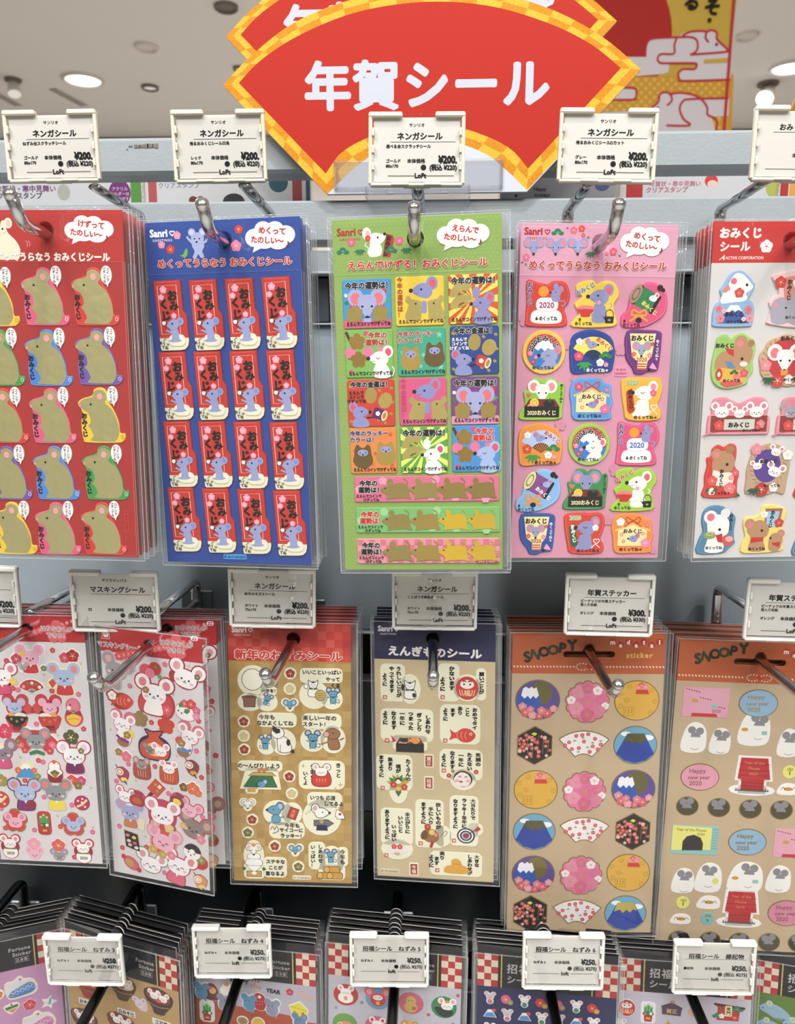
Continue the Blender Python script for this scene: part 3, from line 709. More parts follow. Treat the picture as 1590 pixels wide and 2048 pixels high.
def box_bento(a, x, y, w, h):
    a.fill([(x - w / 2, y - h * .1), (x - w * .36, y - h / 2), (x + w * .36, y - h / 2), (x + w / 2, y - h * .1)], '#7a2a22')
    a.fill(ell(x - w * .22, y - h * .28, w * .13, h * .26, 14), '#f0d24a'); a.line(ell(x - w * .22, y - h * .28, w * .07, h * .14, 12), w * .02, '#c8a020', True)
    for i in range(3): a.fill([(x - w * .42 + i * w * .1, y - h * .1), (x - w * .37 + i * w * .1, y - h * .22), (x - w * .31 + i * w * .1, y - h * .22), (x - w * .36 + i * w * .1, y - h * .1)], '#f2a0b0')
    a.fill(ell(x + w * .2, y - h * .25, w * .17, h * .2, 14), K); a.fill(star(x + w * .22, y - h * .42, w * .08), '#28543c')
    a.fill(rrect(x - w / 2, y - h * .1, x + w / 2, y + h / 2), '#1c1815')
# ================================================================ upper row of packs
def front(pk, px, py, hpx, hpy, hr, hdr, body, lpx, lpy, slot=None):
    hx, hy = pk.P(hpx, hpy); hh = -pk.P(lpx, lpy)[1]
    return pk.sheet(body, hdr, hh, (hx, hy, hr), slot=slot)
# --- red sheet, gold mice
RED = Pack('sticker_pack', (-.1867, .389, 1.5304, .85, .7, -.9), .077, .170, 'red sticker sheet of gold foil mice on the first upper hook', group='front packs of the upper row')
front(RED, 0, 0, 92, 461, .0042, '#b3312b', '#a8302d', 150, 524)
a = RED.A(150, 470)
with a.go(7, 470):
    a.fill(crv([(-2, -25), (6, -26), (8, -10), (12, -2), (26, 12), (33, 28), (30, 42), (24, 46), (-18, 46), (-16, 36), (-20, 30), (-16, 26), (-14, 18), (-30, 10), (-34, 4), (-20, -10), (-6, -13)], 3), '#efe2cb')
    a.fill(ell(12, -22, 8, 10), '#efe2cb'); a.fill(ell(12, -21, 4.5, 6), '#eec0b8'); a.fill(ell(0, -11, 2), K); a.fill(ell(-16, 0, 2), K); a.fill(ell(3, -3, 3, 2), '#f2c4bc')
with a.go(50, 451): plum(a, 0, 0, 9, '#e98f9c', '#f7c9d0')
with a.go(56, 487): a.line(crvo([(-3, -5), (0, 0), (-1, 6)], 3), 1, '#e8b0a8'); a.line(crvo([(2, -5), (5, 0), (4, 6)], 3), 1, '#e8b0a8')
with a.go(179, 461, 3):
    cloud(a, 0, -2, 96, 48, '#eef0f4')
def bubble_text(a, l1, l2, c='#c0322c', rot=3):
    a.text(l1, 4, -11, 14, c, .03, 'c', rot, sp=-.04); a.text(l2, -6, 6, 13.5, c, .03, 'c', rot, sp=-.05); a.text('♪', 39, 12, 15, '#8c2a28', .03, 'c', rot)
with a.go(179, 461, 3): bubble_text(a, 'けずって', 'たのしい〜')
with a.go(98, 514): a.text('けずってうらなう おみくじシール', 0, 0, 17.4, '#f6ece4', .035, 'c', 0, sx=.93)
with a.go(255, 1044, 90):
    a.fill(rrect(-25, -4, 22, 4, 3), '#c23a30'); a.text('© 2019 SANRIO', -2, 0, 6, '#8a231e', .02)
a.line([(0, 0)] * 2, .1, '#b3312b')
x0, y0 = RED.P(243, 524); xl = -RED.w / 2
a.T = (1, 0, 0, 0, 1); a.line([(xl / a.u, -y0 / a.u), ((RED.w / 2) / a.u - 3, -y0 / a.u)], .7, '#c86a60')
a.line([((RED.w / 2 - .0009) / a.u, -y0 / a.u), ((RED.w / 2 - .0009) / a.u, (RED.h - .001) / a.u), (xl / a.u, (RED.h - .001) / a.u)], .6, '#d99a90')
RED.print([a])
GM = [(583, 850), (620, 805), (700, 783), (712, 745), (755, 725), (800, 745), (812, 790), (795, 830), (850, 880), (890, 970), (900, 1070), (870, 1125), (840, 1135), (680, 1132), (672, 1115), (690, 1090), (672, 1040), (650, 1012), (668, 992), (672, 960), (655, 910), (610, 880)]
GB = [(574, 838), (610, 800), (695, 772), (710, 728), (757, 708), (808, 728), (822, 790), (830, 830), (866, 890), (900, 980), (908, 1064), (945, 1068), (948, 1105), (925, 1135), (880, 1146), (640, 1148), (603, 1120), (592, 1000), (608, 905)]
cv = lambda P, cx=760, cy=930, s=3.975: [((x - cx) / s, (y - cy) / s) for x, y in P]
def gold_mouse(c, ln):
    def f(a):
        a.base([crv(cv(GB), 3)], c, .00055, .3e-3); a.base([grow(ell(25, -41, 10.5, 17, 18), .6)], '#f1f1ef', .00058, .1e-3)
        a.z = .0006
        a.line(grow(crv(cv(GB), 3), -1.6), .5, ln, True)
        a.fill(crv(cv(GM), 3), '#c2bc84', 1)
        with a.push(0, 0): a.fill(ell(-.8, -38, 5.5, 6.5, 14), '#e9a2a6'); a.fill(ell(-20, -22, 2.4, n=10), K); a.fill(ell(-42, -19, 2.2), '#e39a98')
        a.fill([(24, -28), (32, -30), (27, -18)], '#f1f1ef')
        a.text('コインで', 28.5, -42, 6.6, K, .01, vert=True); a.text('けずってね', 22, -41, 6, K, .01, vert=True)
        a.text('おみくじ', -34.5, 19, 12, K, .045, vert=True)
        a.line(ell(42, 42, 2.6, 3.4, 10), .9, '#f4f0e4' if c != '#e9c53a' else '#c89030', True)
    return f
cols = {'y': ('#e9c53a', '#f4e08a'), 'p': ('#dc5a80', '#ee9ab0'), 'r': ('#d23b33', '#ea8078'), 'g': ('#3d9a4a', '#80c488'), 'b': ('#4a86d8', '#8fb8ec'), 'v': ('#6d56a8', '#a592d0')}
for row, (cs, pts) in enumerate((('ypr', [(-9, 596), (91, 594), (191, 594)]), ('gbv', [(3, 716), (98, 716), (198, 714)]), ('rpy', [(11, 832), (106, 832), (204, 831)]), ('vbg', [(19, 946), (113.5, 946), (212, 946)]), ('ypr', [(29, 1056), (116.5, 1057), (208, 1057)]))):
    for c, (x, y) in zip(cs, pts): RED.stick(x, y, gold_mouse(*cols[c]), key='gm' + c, ref=(191, 594), label={'y': 'yellow edged gold mouse sticker', 'p': 'pink edged gold mouse sticker', 'r': 'red edged gold mouse sticker', 'g': 'green edged gold mouse sticker', 'b': 'blue edged gold mouse sticker', 'v': 'violet edged gold mouse sticker'}[c])
RED.behind(6, .0052, 'red sticker pack stacked behind the gold mouse sheet', 'packs behind the red gold mouse sheet')

# --- blue sheet, omikuji slips
BLU = Pack('sticker_pack', (-.1043, .4019, 1.5277, 1.2, -.6, -6.8), .080, .1739, 'blue sticker sheet of red fortune slips held by small mice', group='front packs of the upper row')
front(BLU, 0, 0, 449, 480, .0042, '#2d4b9a', '#2b4794', 450, 545)
a = BLU.A(450, 480)
with a.go(322, 466): script_logo(a, 0, 0, 17, '#f4f4f4')
for x, y, r, c, cc in ((355, 471, 8, '#ee92a8', '#f8d0d8'), (324, 490, 7.5, '#ee92a8', '#f8d0d8'), (342, 499, 9, '#d23b33', '#f2d27a'), (478, 459, 8.5, '#d23b33', '#f2d27a'), (473, 492, 11, '#ee82a0', '#f8d0d8')):
    with a.go(x, y): plum(a, 0, 0, r, c, cc)
with a.go(368, 506):
    a.fill(crv([(-8, 4), (-2, 4), (3, -4), (6, -8), (9, -4), (7, 6), (1, 9)], 2), '#6fb04a'); a.line([(2, 8), (2, 12)], .8, '#e0b64a')
with a.go(396, 479):
    a.fill(crv([(-9, 0), (9, 0), (13, 14), (8, 22), (12, 33), (4, 34), (0, 27), (-5, 35), (-12, 33), (-7, 22), (-12, 12)], 2), '#aab4dc')
    a.line([(-9, 8), (-19, -2), (-21, -6)], 4.5, '#aab4dc'); a.line([(9, 8), (17, 4), (19, -1)], 4.5, '#aab4dc')
    for s in (-1, 1): a.fill(ell(s * 11, -13, 7.5), '#aab4dc'); a.fill(ell(s * 11, -13, 4.6), '#c9cfea')
    a.fill(crv([(-12, -6), (0, -13), (12, -6), (12, 3), (3, 9), (-6, 9), (-12, 3)], 3), '#aab4dc'); eyes(a, -1, -1, 5, 1.5); a.fill(ell(-2, 5, 2), K)
    a.line([(18, 2), (19, -7)], 1.4, '#6b3a2a'); a.fill(ell(19, -9, 3.4), '#d9502f')
with a.go(541, 474, 2): cloud(a, 0, -2, 96, 50, '#eef0ee'); bubble_text(a, 'めくって', 'たのしい〜')
with a.go(449, 525, .5): a.text('めくってうらなう おみくじシール', 0, 0, 17.2, '#c8362f', .03, 'c', 0, halo=('#f6eee8', .045), sx=1.03)
y0 = BLU.P(450, 545)[1]; a.T = (1, 0, 0, 0, 1); a.line([(-.04 / a.u, -y0 / a.u), (.04 / a.u, -y0 / a.u)], .6, '#5a76b8')
BLU.print([a])
SL = [(-34, -66), (22, -67), (25, -8), (32, 3), (33.5, 50), (31, 59), (24, 65), (-25, 66), (-27, 60)]
def slip(a):
    P = [(-34, -66), (22, -67), (24.5, -10), (31.5, 1), (33, 48), (30.5, 58), (24, 64.5), (14, 66), (-24, 66.5), (-26.5, 63)]
    a.base([P], '#c4362c', .0009, .3e-3, rim='#a82c25')
    with a.push(0, 0):
        a.fill([(-27.6, 42), (32.4, 42), (32.7, 48), (30.3, 57.6), (23.8, 63.8), (14, 65.2), (-23.6, 65.7), (-25.8, 62.6)], '#e6e3c4')
        a.line([(-27, -63), (16, -64)], .6, '#e07a6a')
        a.line([(-26, -56), (13, -57.5), (16.5, 33), (-22, 35)], 1, '#f0ddc8', True)
        plum(a, -14, -49, 7.4, '#f0a8c0', '#f8dbe2'); plum(a, -19, -35, 6, '#f0a8c0', '#f8dbe2'); plum(a, 5, 0, 5.8, '#f0a8c0', '#f8dbe2')
        for ch, x, y, h in (('お', 3.5, -38, 21), ('み', 6, -19, 19), ('く', -14, -22, 20), ('じ', -11, -1, 19)): a.text(ch, x, y, h, '#17120f', .045, rot=-4)
        # peel tab and the mouse
        a.fill(rrect(-9, 36, 26, 58, 10), '#d4d0aa'); a.fill(rrect(-8, 35, 26, 56.5, 10), '#ecead2')
        a.line([(-12, 25), (-17, 12), (-21, 18)], 1.2, '#4a2a1c'); a.fill(ell(-16, 13.5, 4), '#f4efe6'); a.fill([(-18, 10), (-20, 4), (-15, 7), (-12, 5), (-14, 10)], '#2a1410')
        a.fill(crv([(-4, 22), (8, 20), (13, 32), (14, 44), (19, 47), (10, 50), (-3, 50), (-9, 47), (-2, 44), (-2, 34)], 3), '#99a2cf')
        a.line([(-2, 32), (-13, 27)], 3.5, '#99a2cf')
        a.fill(ell(17, 11, 7.5), '#99a2cf'); a.fill(ell(17, 11, 4.6), '#7c92cc')
        a.fill(crv([(-11, 16), (-4, 10), (4, 6), (13, 10), (14, 20), (6, 26), (-4, 25), (-9, 21)], 3), '#99a2cf'); a.fill(ell(1, 15, 1.9), K); a.fill(ell(-11, 15, 1.8), K)
        a.line([(-20, 48), (-16, 43), (-13, 44)], 1, K); a.text('めくっ', -18, 52, 7, K, .02, rot=10); a.text('てね', -17, 59.5, 7, K, .02, rot=8)
for pts in ([(345.5, 632), (416, 631), (488, 629), (561, 626.5)], [(355.5, 772.6), (424.7, 772), (496.4, 771), (569.4, 770.5)], [(364.3, 908.4), (433.5, 909), (504, 910.4), (575.7, 912)], [(371.9, 1039), (441, 1041), (510.8, 1043), (582, 1046)]):
    for x, y in pts: BLU.stick(x, y, slip, key='slip', ref=(488, 629), name='fortune_slip')
def crmark(txt, w, h, bg, c): 
    def f(a): a.base([rrect(-w / 2, -h / 2, w / 2, h / 2, 2)], bg, .0003, .1e-3); a.text(txt, 0, 0, h * .62, c, .03)
    return f
BLU.stick(471, 1113, crmark('© 2019 SANRIO', 46, 10, '#4a9ad8', '#1f4a86'), name='copyright_sticker')
BLU.behind(5, .0058, 'blue sticker pack stacked behind the fortune slip sheet', 'packs behind the blue fortune slip sheet')

# --- green sheet
GRN = Pack('sticker_pack', (-.0085, .3973, 1.5275, 1.2, -1.4, -2.8), .082, .1748, 'green sticker sheet of square scratch stickers under the fan sign', group='front packs of the upper row')
front(GRN, 0, 0, 831, 477, .0042, '#8caa58', '#8caa58', 830, 545)
a = GRN.A(830, 480)
u = a.u; a.T = (1, 0, 0, 0, 1)
dots = []
for j in range(13):
    for i in range(40):
        x = -.0405 + i * .00212 + (j % 2) * .00106; y = .0012 + j * .00185
        hx, hy = GRN.P(831, 477)
        if math.hypot(x - hx, y + hy) > .0052 and abs(x) < .0403: dots.append([(p[0] / u, p[1] / u) for p in ell(x, y, .00022, n=5)])
for j in range(80):
    for x in (-.0398, -.0377, -.0356, .0392, .037): dots.append([(p[0] / u, p[1] / u) for p in ell(x + (j % 2) * .001, .027 + j * .00185, .00022, n=5)])
a.many(dots, '#aac878', same=True)
with a.go(697, 464): script_logo(a, 0, 0, 18, '#a8332c')
with a.go(748, 485):
    a.line(crvo([(-13, 22), (-12, 10), (-18, 6), (-15, 0)], 4), 1.6, '#f2f1ec')
    a.fill(crv([(-6, 0), (8, 0), (16, 12), (12, 26), (-10, 27), (-10, 12)], 3), '#f2f1ec'); a.fill(ell(-14, -17, 9, 12), '#f2f1ec'); a.fill(ell(-12, -16, 5, 7), '#f0b8b0')
    a.fill(crv([(-8, -10), (0, -18), (14, -16), (25, -12), (20, -2), (8, 6), (-6, 4)], 3), '#f2f1ec'); a.fill(ell(8, -9, 2), K); a.fill(ell(22, -15, 3), K); plum(a, -12, -8, 6, '#d8352e', '#f2b04a')
    with a.push(28, 8, 1, 13): a.fill([(-8, -22), (6, -22), (10, -16), (9, 20), (-6, 22)], '#b83a2c'); a.fill([(-8, -22), (4, -20), (3, 18), (-6, 22)], '#8e2a22'); a.text('おみくじ', -1, 0, 10, '#1b120e', .04, vert=True)
for x, y, r, c in ((703, 485, 8.5, '#dc5f88'), (799, 482, 8.5, '#dc5f88')):
    with a.go(x, y): plum(a, 0, 0, r, c, '#f6d0dc')
for x, y in ((686, 503), (782, 500)):
    with a.go(x, y): pine(a, 0, 0, 13)
for x, y in ((720, 502), (813, 499)):
    with a.go(x, y): bamboo(a, 0, -2, 12, '#1f7a57')
with a.go(926, 470, 4): cloud(a, 0, -2, 102, 54, '#eef1ea'); bubble_text(a, 'えらんで', 'たのしい〜', rot=4)
with a.go(834, 528, .5): a.text('えらんでけずる！おみくじシール', 0, 0, 18.3, '#c8332c', .03, 'c', 0, halo=('#f4f2e2', .045), sx=1.03)
y0 = GRN.P(830, 545)[1]; a.T = (1, 0, 0, 0, 1); a.line([(-.041 / a.u, -y0 / a.u), (.041 / a.u, -y0 / a.u)], .6, '#b6cf84')
GRN.print([a])
GC = '#cbbb6c'
def square(bg, draw, hw=48.5, hh=47.5):
    def f(a):
        a.base([rrect(-hw, -hh, hw, hh, 5)], bg, .0007, .3e-3); draw(a)
    return f
def q_title(a, c=K, y=-35, halo=None, sz=15): a.text('今年の運勢は！', 4, y, sz, c, .04, halo=halo, sx=.9)
def q_foot(a): a.text('えらんでコインでけずってね', 2, 39, 8.4, K, .03, sx=.82)
def gstar(x, y, r): return [(x + r * c * 1.0, y + r * s) for c, s in [(math.cos(math.radians(-90 + 72 * i)), math.sin(math.radians(-90 + 72 * i))) for i in range(5)]]
def face_sq(c1, c2):
    def d(a):
        a.fill(rrect(-48, 30, 48, 47, 4), c2); pine(a, -34, -4, 12, '#2c7d52'); plum(a, 33, -22, 8, '#d8352e', '#f4b8a0'); bamboo(a, 36, -8, 12, '#48a86a'); a.fill(ell(-42, -17, 3.5), '#f4f4f4')
        with a.push(0, -2): vmouse(a, 0, 6, 29, '#a7add8', '#e4747c'); a.fill([(-7, 30), (7, 30), (8, 38), (-8, 38)], '#a7add8')
        for s in (-1, 1):
            for k in (-6, 0, 6): a.fill([(s * 27 + k - 3, 8), (s * 27 + k, -1), (s * 27 + k + 3, 8)], '#d8434a')
            with a.push(s * 26, 20): a.fill([(-16, -8), (0, -17), (17, -8), (13, 14), (-13, 15)], '#b5a050', 1)
        q_title(a, K, halo=('#f4f4f4', .04)); q_foot(a)
    return d
def three_sq(tc):
    def d(a):
        smouse(a, 6, -20, 22, '#8b91c4', '#e0566c'); a.fill(rrect(2, 0, 14, 24, 5), '#8b91c4')
        for s in (-1, 1):
            with a.push(10 + s * 22, 14, 1, 0, s):
                a.fill(crv([(-14, 20), (-15, 2), (-16, -12), (-6, -16), (4, -18), (8, -24), (15, -22), (16, -13), (10, -8), (14, 4), (18, 16), (10, 24), (-6, 24)], 3), GC, 1); a.fill(ell(-4, -9, 2), K)
        a.text('今年の運勢は！', -39, -8, 11.2, tc, .04, vert=True); q_foot(a)
    return d
def ray_sq(c1, c2, mc, mi):
    def d(a):
        R_ = 66
        for i in range(14):
            t = math.radians(i * 25.7); P = [(0, 0), (R_ * math.cos(t - .11), R_ * math.sin(t - .11)), (R_ * math.cos(t + .11), R_ * math.sin(t + .11))]
            P = [(max(-48, min(48, x)), max(-47, min(47, y))) for x, y in P]; a.fill(P, c2)
        for y, r in ((-12, 26), (10, 25)): fanshape(a, -20, y + 6, r, GC, -185, -45, .4, '#2b2622', True)
        with a.push(16, 14): smouse(a, 0, -4, 19, mc, mi, 1); a.fill(ell(-10, -26, 8, 11), mc); a.fill(crv([(-10, 10), (14, 10), (20, 33), (-14, 33)], 3), mc)
        q_title(a, K, halo=('#f4f4ec', .04)); q_foot(a)
    return d
def plum_sq(mc, tc, pc):
    def d(a):
        a.line([(-50 + 4, -44), (-38, -26), (-30, -12), (-42, 10)], 6, '#5a2e26'); a.fill(ell(-38, -2, 11), pc); a.fill(ell(-2, -4, 10), pc); a.fill(ell(-6, -40, 5), '#d8507a'); a.fill(ell(-38, 36, 5), '#d8507a'); a.fill(ell(24, -8, 6), pc)
        a.fill(petal(-24, -24, 17), '#b08c40', 1); a.fill(petal(-22, 12, 17), '#a88438', 1)
        with a.push(20, 10): smouse(a, 0, 0, 21, mc, '#e4566c', 1, 'smile'); a.fill(crv([(-8, 12), (14, 12), (22, 37), (-10, 37)], 3), mc); a.line(crvo([(26, 36), (30, 24), (26, 16)], 3), 2, mc)
        a.text('今年の', 18, -36, 13, tc, .045, halo=('#f8f4ee', .05)); a.text('運勢は！', 19, -22, 13, tc, .045, halo=('#f8f4ee', .05)); q_foot(a)
    return d
def lucky_sq(sc, tc, dark):
    def d(a):
        for x, y, r in ((36, -33, 7), (-38, 0, 6), (4, 6, 6), (38, 30, 7), (-2, 28, 5)): a.fill(star(x, y, r), sc)
        for i, (x, y) in enumerate(((-22, 12), (26, 6))):
            c = '#7a6430' if (i == dark) else '#c8aa50'
            a.fill(crv([(x - 16, y - 20), (x - 10, y - 25), (x - 4, y - 19), (x + 4, y - 19), (x + 10, y - 25), (x + 16, y - 20), (x + 18, y - 4), (x + 21, y + 10), (x + 10, y + 23), (x - 10, y + 23), (x - 21, y + 10), (x - 18, y - 4)], 2), c, 1)
            a.fill(ell(x, y - 8, 11, 7), '#9aa0cc'); eyes(a, x, y - 8, 6, 1.4); a.fill(ell(x, y - 4, 2), K)
        a.text('今年のラッキー', -8, -36, 11.4, tc, .04, halo=('#f4f2e4', .05)); a.text('カラーは！', -20, -23, 11.4, tc, .04, halo=('#f4f2e4', .05)); q_foot(a)
    return d
def coin_sq(oc, bc, tc):
    def d(a):
        for x, y in ((-42, -34), (18, -26), (42, -30), (44, -2), (40, 22), (-42, 36), (28, 40), (14, 34)): a.fill(ell(x, y, 4, 3, 10, 30), '#c8a850', 1)
        a.fill(ell(0, -16, 12.5, 16.5, 20, 6), '#c4ab5a', 1); a.fill(ell(29, -5, 14, 16.5, 20, 25), '#cdb562', 1)
        with a.push(-22, 18): smouse(a, 0, 0, 18, '#8f95c8', '#e0566c', -1); a.fill(crv([(-12, 12), (10, 12), (16, 29), (-16, 29)], 3), '#8f95c8')
        with a.push(16, 22, 1, 20): a.fill(rrect(-13, -11, 11, 11, 4), bc); a.fill(ell(11, 0, 6, 11), '#e8d8b0'); a.fill(ell(11, 0, 3.4, 7), '#b08a3c'); plum(a, -3, 0, 5, '#f4eee6', '#dd8899'); a.line([(-10, 10), (-22, 16)], 2.5, K)
        a.text('今年の金運は！', 0, -38, 13, K, .045, halo=('#f4f4f4', .045), sx=.92)
        for i, t in enumerate(('えらんで', 'コインで', 'けずってね')): a.text(t, -30, -22 + i * 8.4, 7.8, tc, .03)
    return d
GS = [((734.6, 607.8), '#3f96d4', face_sq('#3f96d4', '#d8607e')), ((839.7, 602.5), '#ecc944', three_sq('#a8442c')), ((946.4, 598), '#d8552c', ray_sq('', '#f0dc60', '#8f8cc0', '#e0566c')),
      ((739, 707.4), '#7fb85a', plum_sq('#f0efec', '#a8442c', '#e879a0')), ((843.5, 704), '#43a888', lucky_sq('#7fd0b8', '#a84a3a', 1)), ((949, 700.6), '#27448c', coin_sq('', '#c43c34', '#f4f4f4')),
      ((743, 806.5), '#d0402e', coin_sq('', '#5a2468', '#2a1512')), ((846.3, 803.3), '#d85a86', three_sq('#c8406a')), ((950.4, 801), '#7c3f86', face_sq('', '#e292b4')),
      ((747.4, 901), '#e48a48', lucky_sq('#d8622e', '#2a2f7c', 0)), ((848.6, 899.6), '#5aa648', ray_sq('', '#e6ec70', '#f0f0ee', '#e0566c')), ((952, 897), '#4a94d4', plum_sq('#a8bce6', '#d8383c', '#e879a0'))]
for (x, y), bg, d in GS: GRN.stick(x, y, square(bg, d), ref=(840, 640), name='square_sticker')
def strip(bg, tc, pat):
    def f(a):
        a.base([rrect(-150, -27, 150, 27, 4)], bg, .0007, .3e-3)
        if pat == 1:
            for i in range(25):
                for j in range(4):
                    if (i + j) % 2 == 0: a.fill(rrect(-148 + i * 12, -25 + j * 12.5, -148 + i * 12 + 12 - (2 if i == 24 else 0), -25 + j * 12.5 + 12.5), '#d8788a')
        else:
            for x, y in ((-140, 0), (-90, -18), (20, -20), (60, 18), (122, 22), (10, 16)): plum(a, x, y, 9, pat, pat, sub=False)
        a.text('今年の', -120, -13, 13, tc, .045, halo=('#f8f2ec', .05)); a.text('運勢は！', -116, 1, 13, tc, .045, halo=('#f8f2ec', .05)); a.text('えらんでコインで', -120, 14, 7.4, K, .025, sx=.9); a.text('けずってね', -115, 22, 7.4, K, .025, sx=.9)
        for i, g in enumerate(('#ab9a55', '#b8a04c', '#f0cc34', '#eac638') if tc != K or pat == 1 else ('#ab9a55', '#b0a058', '#a8924a', '#a08c48')):
            with a.push(-64 + i * 59, 0): 
                a.fill(crv([(-32, 2), (-24, -5), (-14, -8), (-17, -16), (-12, -22), (-5, -18), (-4, -11), (10, -13), (24, -10), (27, 0), (29, 14), (33, 20), (27, 21), (18, 19), (-8, 20), (-20, 22), (-18, 14), (-24, 8)], 3), g, 1)
                a.line(crvo([(22, -8), (26, -14), (22, -19), (17, -22)], 3), 2, g, m=1); a.fill(ell(-21, -2, 1.7), K)
    return f
for (x, y), bg, tc, pt in (((852.6, 976.9), '#dc7290', K, '#f0a0bc'), ((855, 1039), '#7cbc72', '#c8332c', '#a0d494'), ((856.3, 1100.9), '#e898a4', K, 1)): GRN.stick(x, y, strip(bg, tc, pt), ref=(840, 640), name='strip_sticker')
a = GRN.A(975, 1122)
with a.go(975, 1123): a.z += .0009; a.text('© 2019 SANRIO', 0, 0, 6.5, '#8a2a34', .02)
GRN.print([a], 'copyright_line')
GRN.behind(4, .0042, 'green sticker pack stacked behind the square scratch stickers', 'packs behind the green scratch sheet')

# --- pink sheet
PK = Pack('sticker_pack', (.0838, .4203, 1.5276, .1, .4, 4.4), .080, .1723, 'pink sticker sheet of die-cut mice with drums and fans', group='front packs of the upper row')
front(PK, 0, 0, 1200, 485, .0042, '#d79db4', '#d393aa', 1195, 552)
a = PK.A(1195, 490)
with a.go(1071, 462): script_logo(a, 0, 0, 17, '#a8222e')
with a.go(1115, 465): pine(a, 0, 0, 13)
for x, y, r, c in ((1147, 461, 7.5, '#e4647a'), (1163, 458, 7, '#d8463c'), (1166, 471, 4, '#d8463c'), (1052, 515, 7.5, '#e4688c'), (1226, 504, 8, '#d8546c'), (1213, 508, 3.5, '#e4647a')):
    with a.go(x, y): plum(a, 0, 0, r, c, '#f8d0c8')
for x, y, r in ((1137, 457, 200), (1173, 474, 20), (1047, 524, 160), (1051, 526, 80), (1236, 510, 30)):
    with a.go(x, y): leaf(a, 0, 0, 6, 1.8, r, '#3a8a52')
for x, y, e in ((1067, 495, 'x'), (1111, 495, 'dot'), (1155, 495, 'smile')):
    with a.go(x, y): vmouse(a, 0, 0, 15.5, '#929bca', '#e8848e', e)
with a.go(1180, 507): bamboo(a, 0, -2, 12, '#2f7d4c')
with a.go(1288, 486, 3): cloud(a, 0, -2, 96, 54, '#f0efe8'); bubble_text(a, 'めくって', 'たのしい〜', '#b0342e', 5)
with a.go(1195, 531, 0): a.text('めくってうらなう おみくじシール', 0, 0, 17.6, '#b8352c', .03, 'c', 0, halo=('#f8eee2', .045), sx=1.03)
y0 = PK.P(1195, 552)[1]; a.T = (1, 0, 0, 0, 1); a.line([(-.04 / a.u, -y0 / a.u), (.04 / a.u, -y0 / a.u)], .6, '#eebccc')
for x, y, r in ((1050, 640, 14), (1240, 700, 12), (1150, 760, 10), (1310, 770, 13), (1120, 850, 12), (1230, 940, 14), (1040, 1010, 12), (1215, 1040, 11), (1130, 690, 10), (1305, 1100, 8)):
    with a.go(x, y): a.fill(petal(0, 0, r), '#cf8aa2')
PK.print([a])
def rimmed(P, c, c2, t=.0010):
    def b(a):
        a.base([P], c, t, .35e-3); a.line(grow(P, -3.2), .8, c2, True)
    return b
Krim = lambda a, P, c, c2: rimmed(P, c, c2)(a)
def st_kagami(c, c2, tc):
    def f(a):
        Krim(a, crv([(-41, -44), (-22, -42), (0, -38), (10, -44), (34, -42), (44, -22), (42, -4), (34, 8), (40, 26), (34, 42), (-36, 42), (-42, 28), (-40, 0)], 3), c, c2)
        mochi(a, -1, 22, 31, '#d8d6d4'); mochi(a, -1, 22, 30); a.fill(rrect(-22, -12, 22, 14, 11), '#d8d6d4'); a.fill(rrect(-21, -12.5, 21, 12.5, 11), '#f6f5f3')
        a.fill(ell(-8, -24, 10), '#f09a2a'); a.line([(-8, -34), (-5, -38)], 1.4, '#3a7a3a')
        a.line(crvo([(24, -6), (34, -6), (34, 2), (28, 2)], 3), 1.8, '#9a9cc4'); a.fill(crv([(8, -20), (22, -20), (24, -6), (10, -6)], 3), '#8f95c4'); smouse(a, 17, -22, 10.5, '#8f95c4', '#e0707e'); a.fill(ell(16, -34, 5, 6), '#8f95c4')
        a.text('2020', -1, 1, 15, tc, .015); a.text('めくってね', 3, 27, 9, K, .02, sx=.8); a.text('↓', -19, 27, 8, K, .06); a.text('おみくじ', -35, -20, 11, '#f6f2ee', .02, vert=True, halo=(c, 0)); a.text('おみくじ', -35, -20, 11, '#1c2f80', .03, vert=True, halo=('#f4f0ee', .05))
    return f
def st_cup(c, c2, m, tc):
    def f(a):
        Krim(a, crv([(-36, -40), (-8, -46), (0, -38), (12, -44), (34, -42), (46, -20), (36, 0), (40, 22), (38, 42), (-43, 44), (-41, 28), (-32, 18), (-42, 0), (-28, -14), (-40, -26)], 3), c, c2)
        a.line(crvo([(28, 8), (32, 2), (28, -2)], 3), 1.6, m); a.fill(crv([(-2, 0), (16, 0), (22, 16), (22, 34), (-6, 34), (-4, 14)], 3), m)
        smouse(a, 6, -14, 21, m, '#e0606e', ear=.95); a.fill(ell(6, -3, 4), '#e8a0b4')
        a.fill(ell(-20, 8, 17, 6), '#e87f7a'); a.fill(crv([(-36, 10), (-4, 10), (-10, 19), (-12, 24), (-28, 24), (-30, 18)], 2), '#c4322c'); a.line([(10, 22), (-8, 20)], 5, m)
        with a.push(28, 26): a.line(ell(0, -6, 8, 10), 1.4, K, True); a.fill([(-9, -3), (9, -3), (8, 10), (-8, 10)], K); a.fill([(-14, -4), (-8, 0), (-8, 5)], K); a.fill(ell(0, 4, 3, 2), '#8fae4a')
        a.text('おみくじ', -22, -29, 10, tc, .03, rot=-28, halo=('#f6f2e6', .05)); a.text('めくってね', -23, 37, 8, K, .02, sx=.85); a.text('↗', -30, 29, 8, K, .04)
    return f
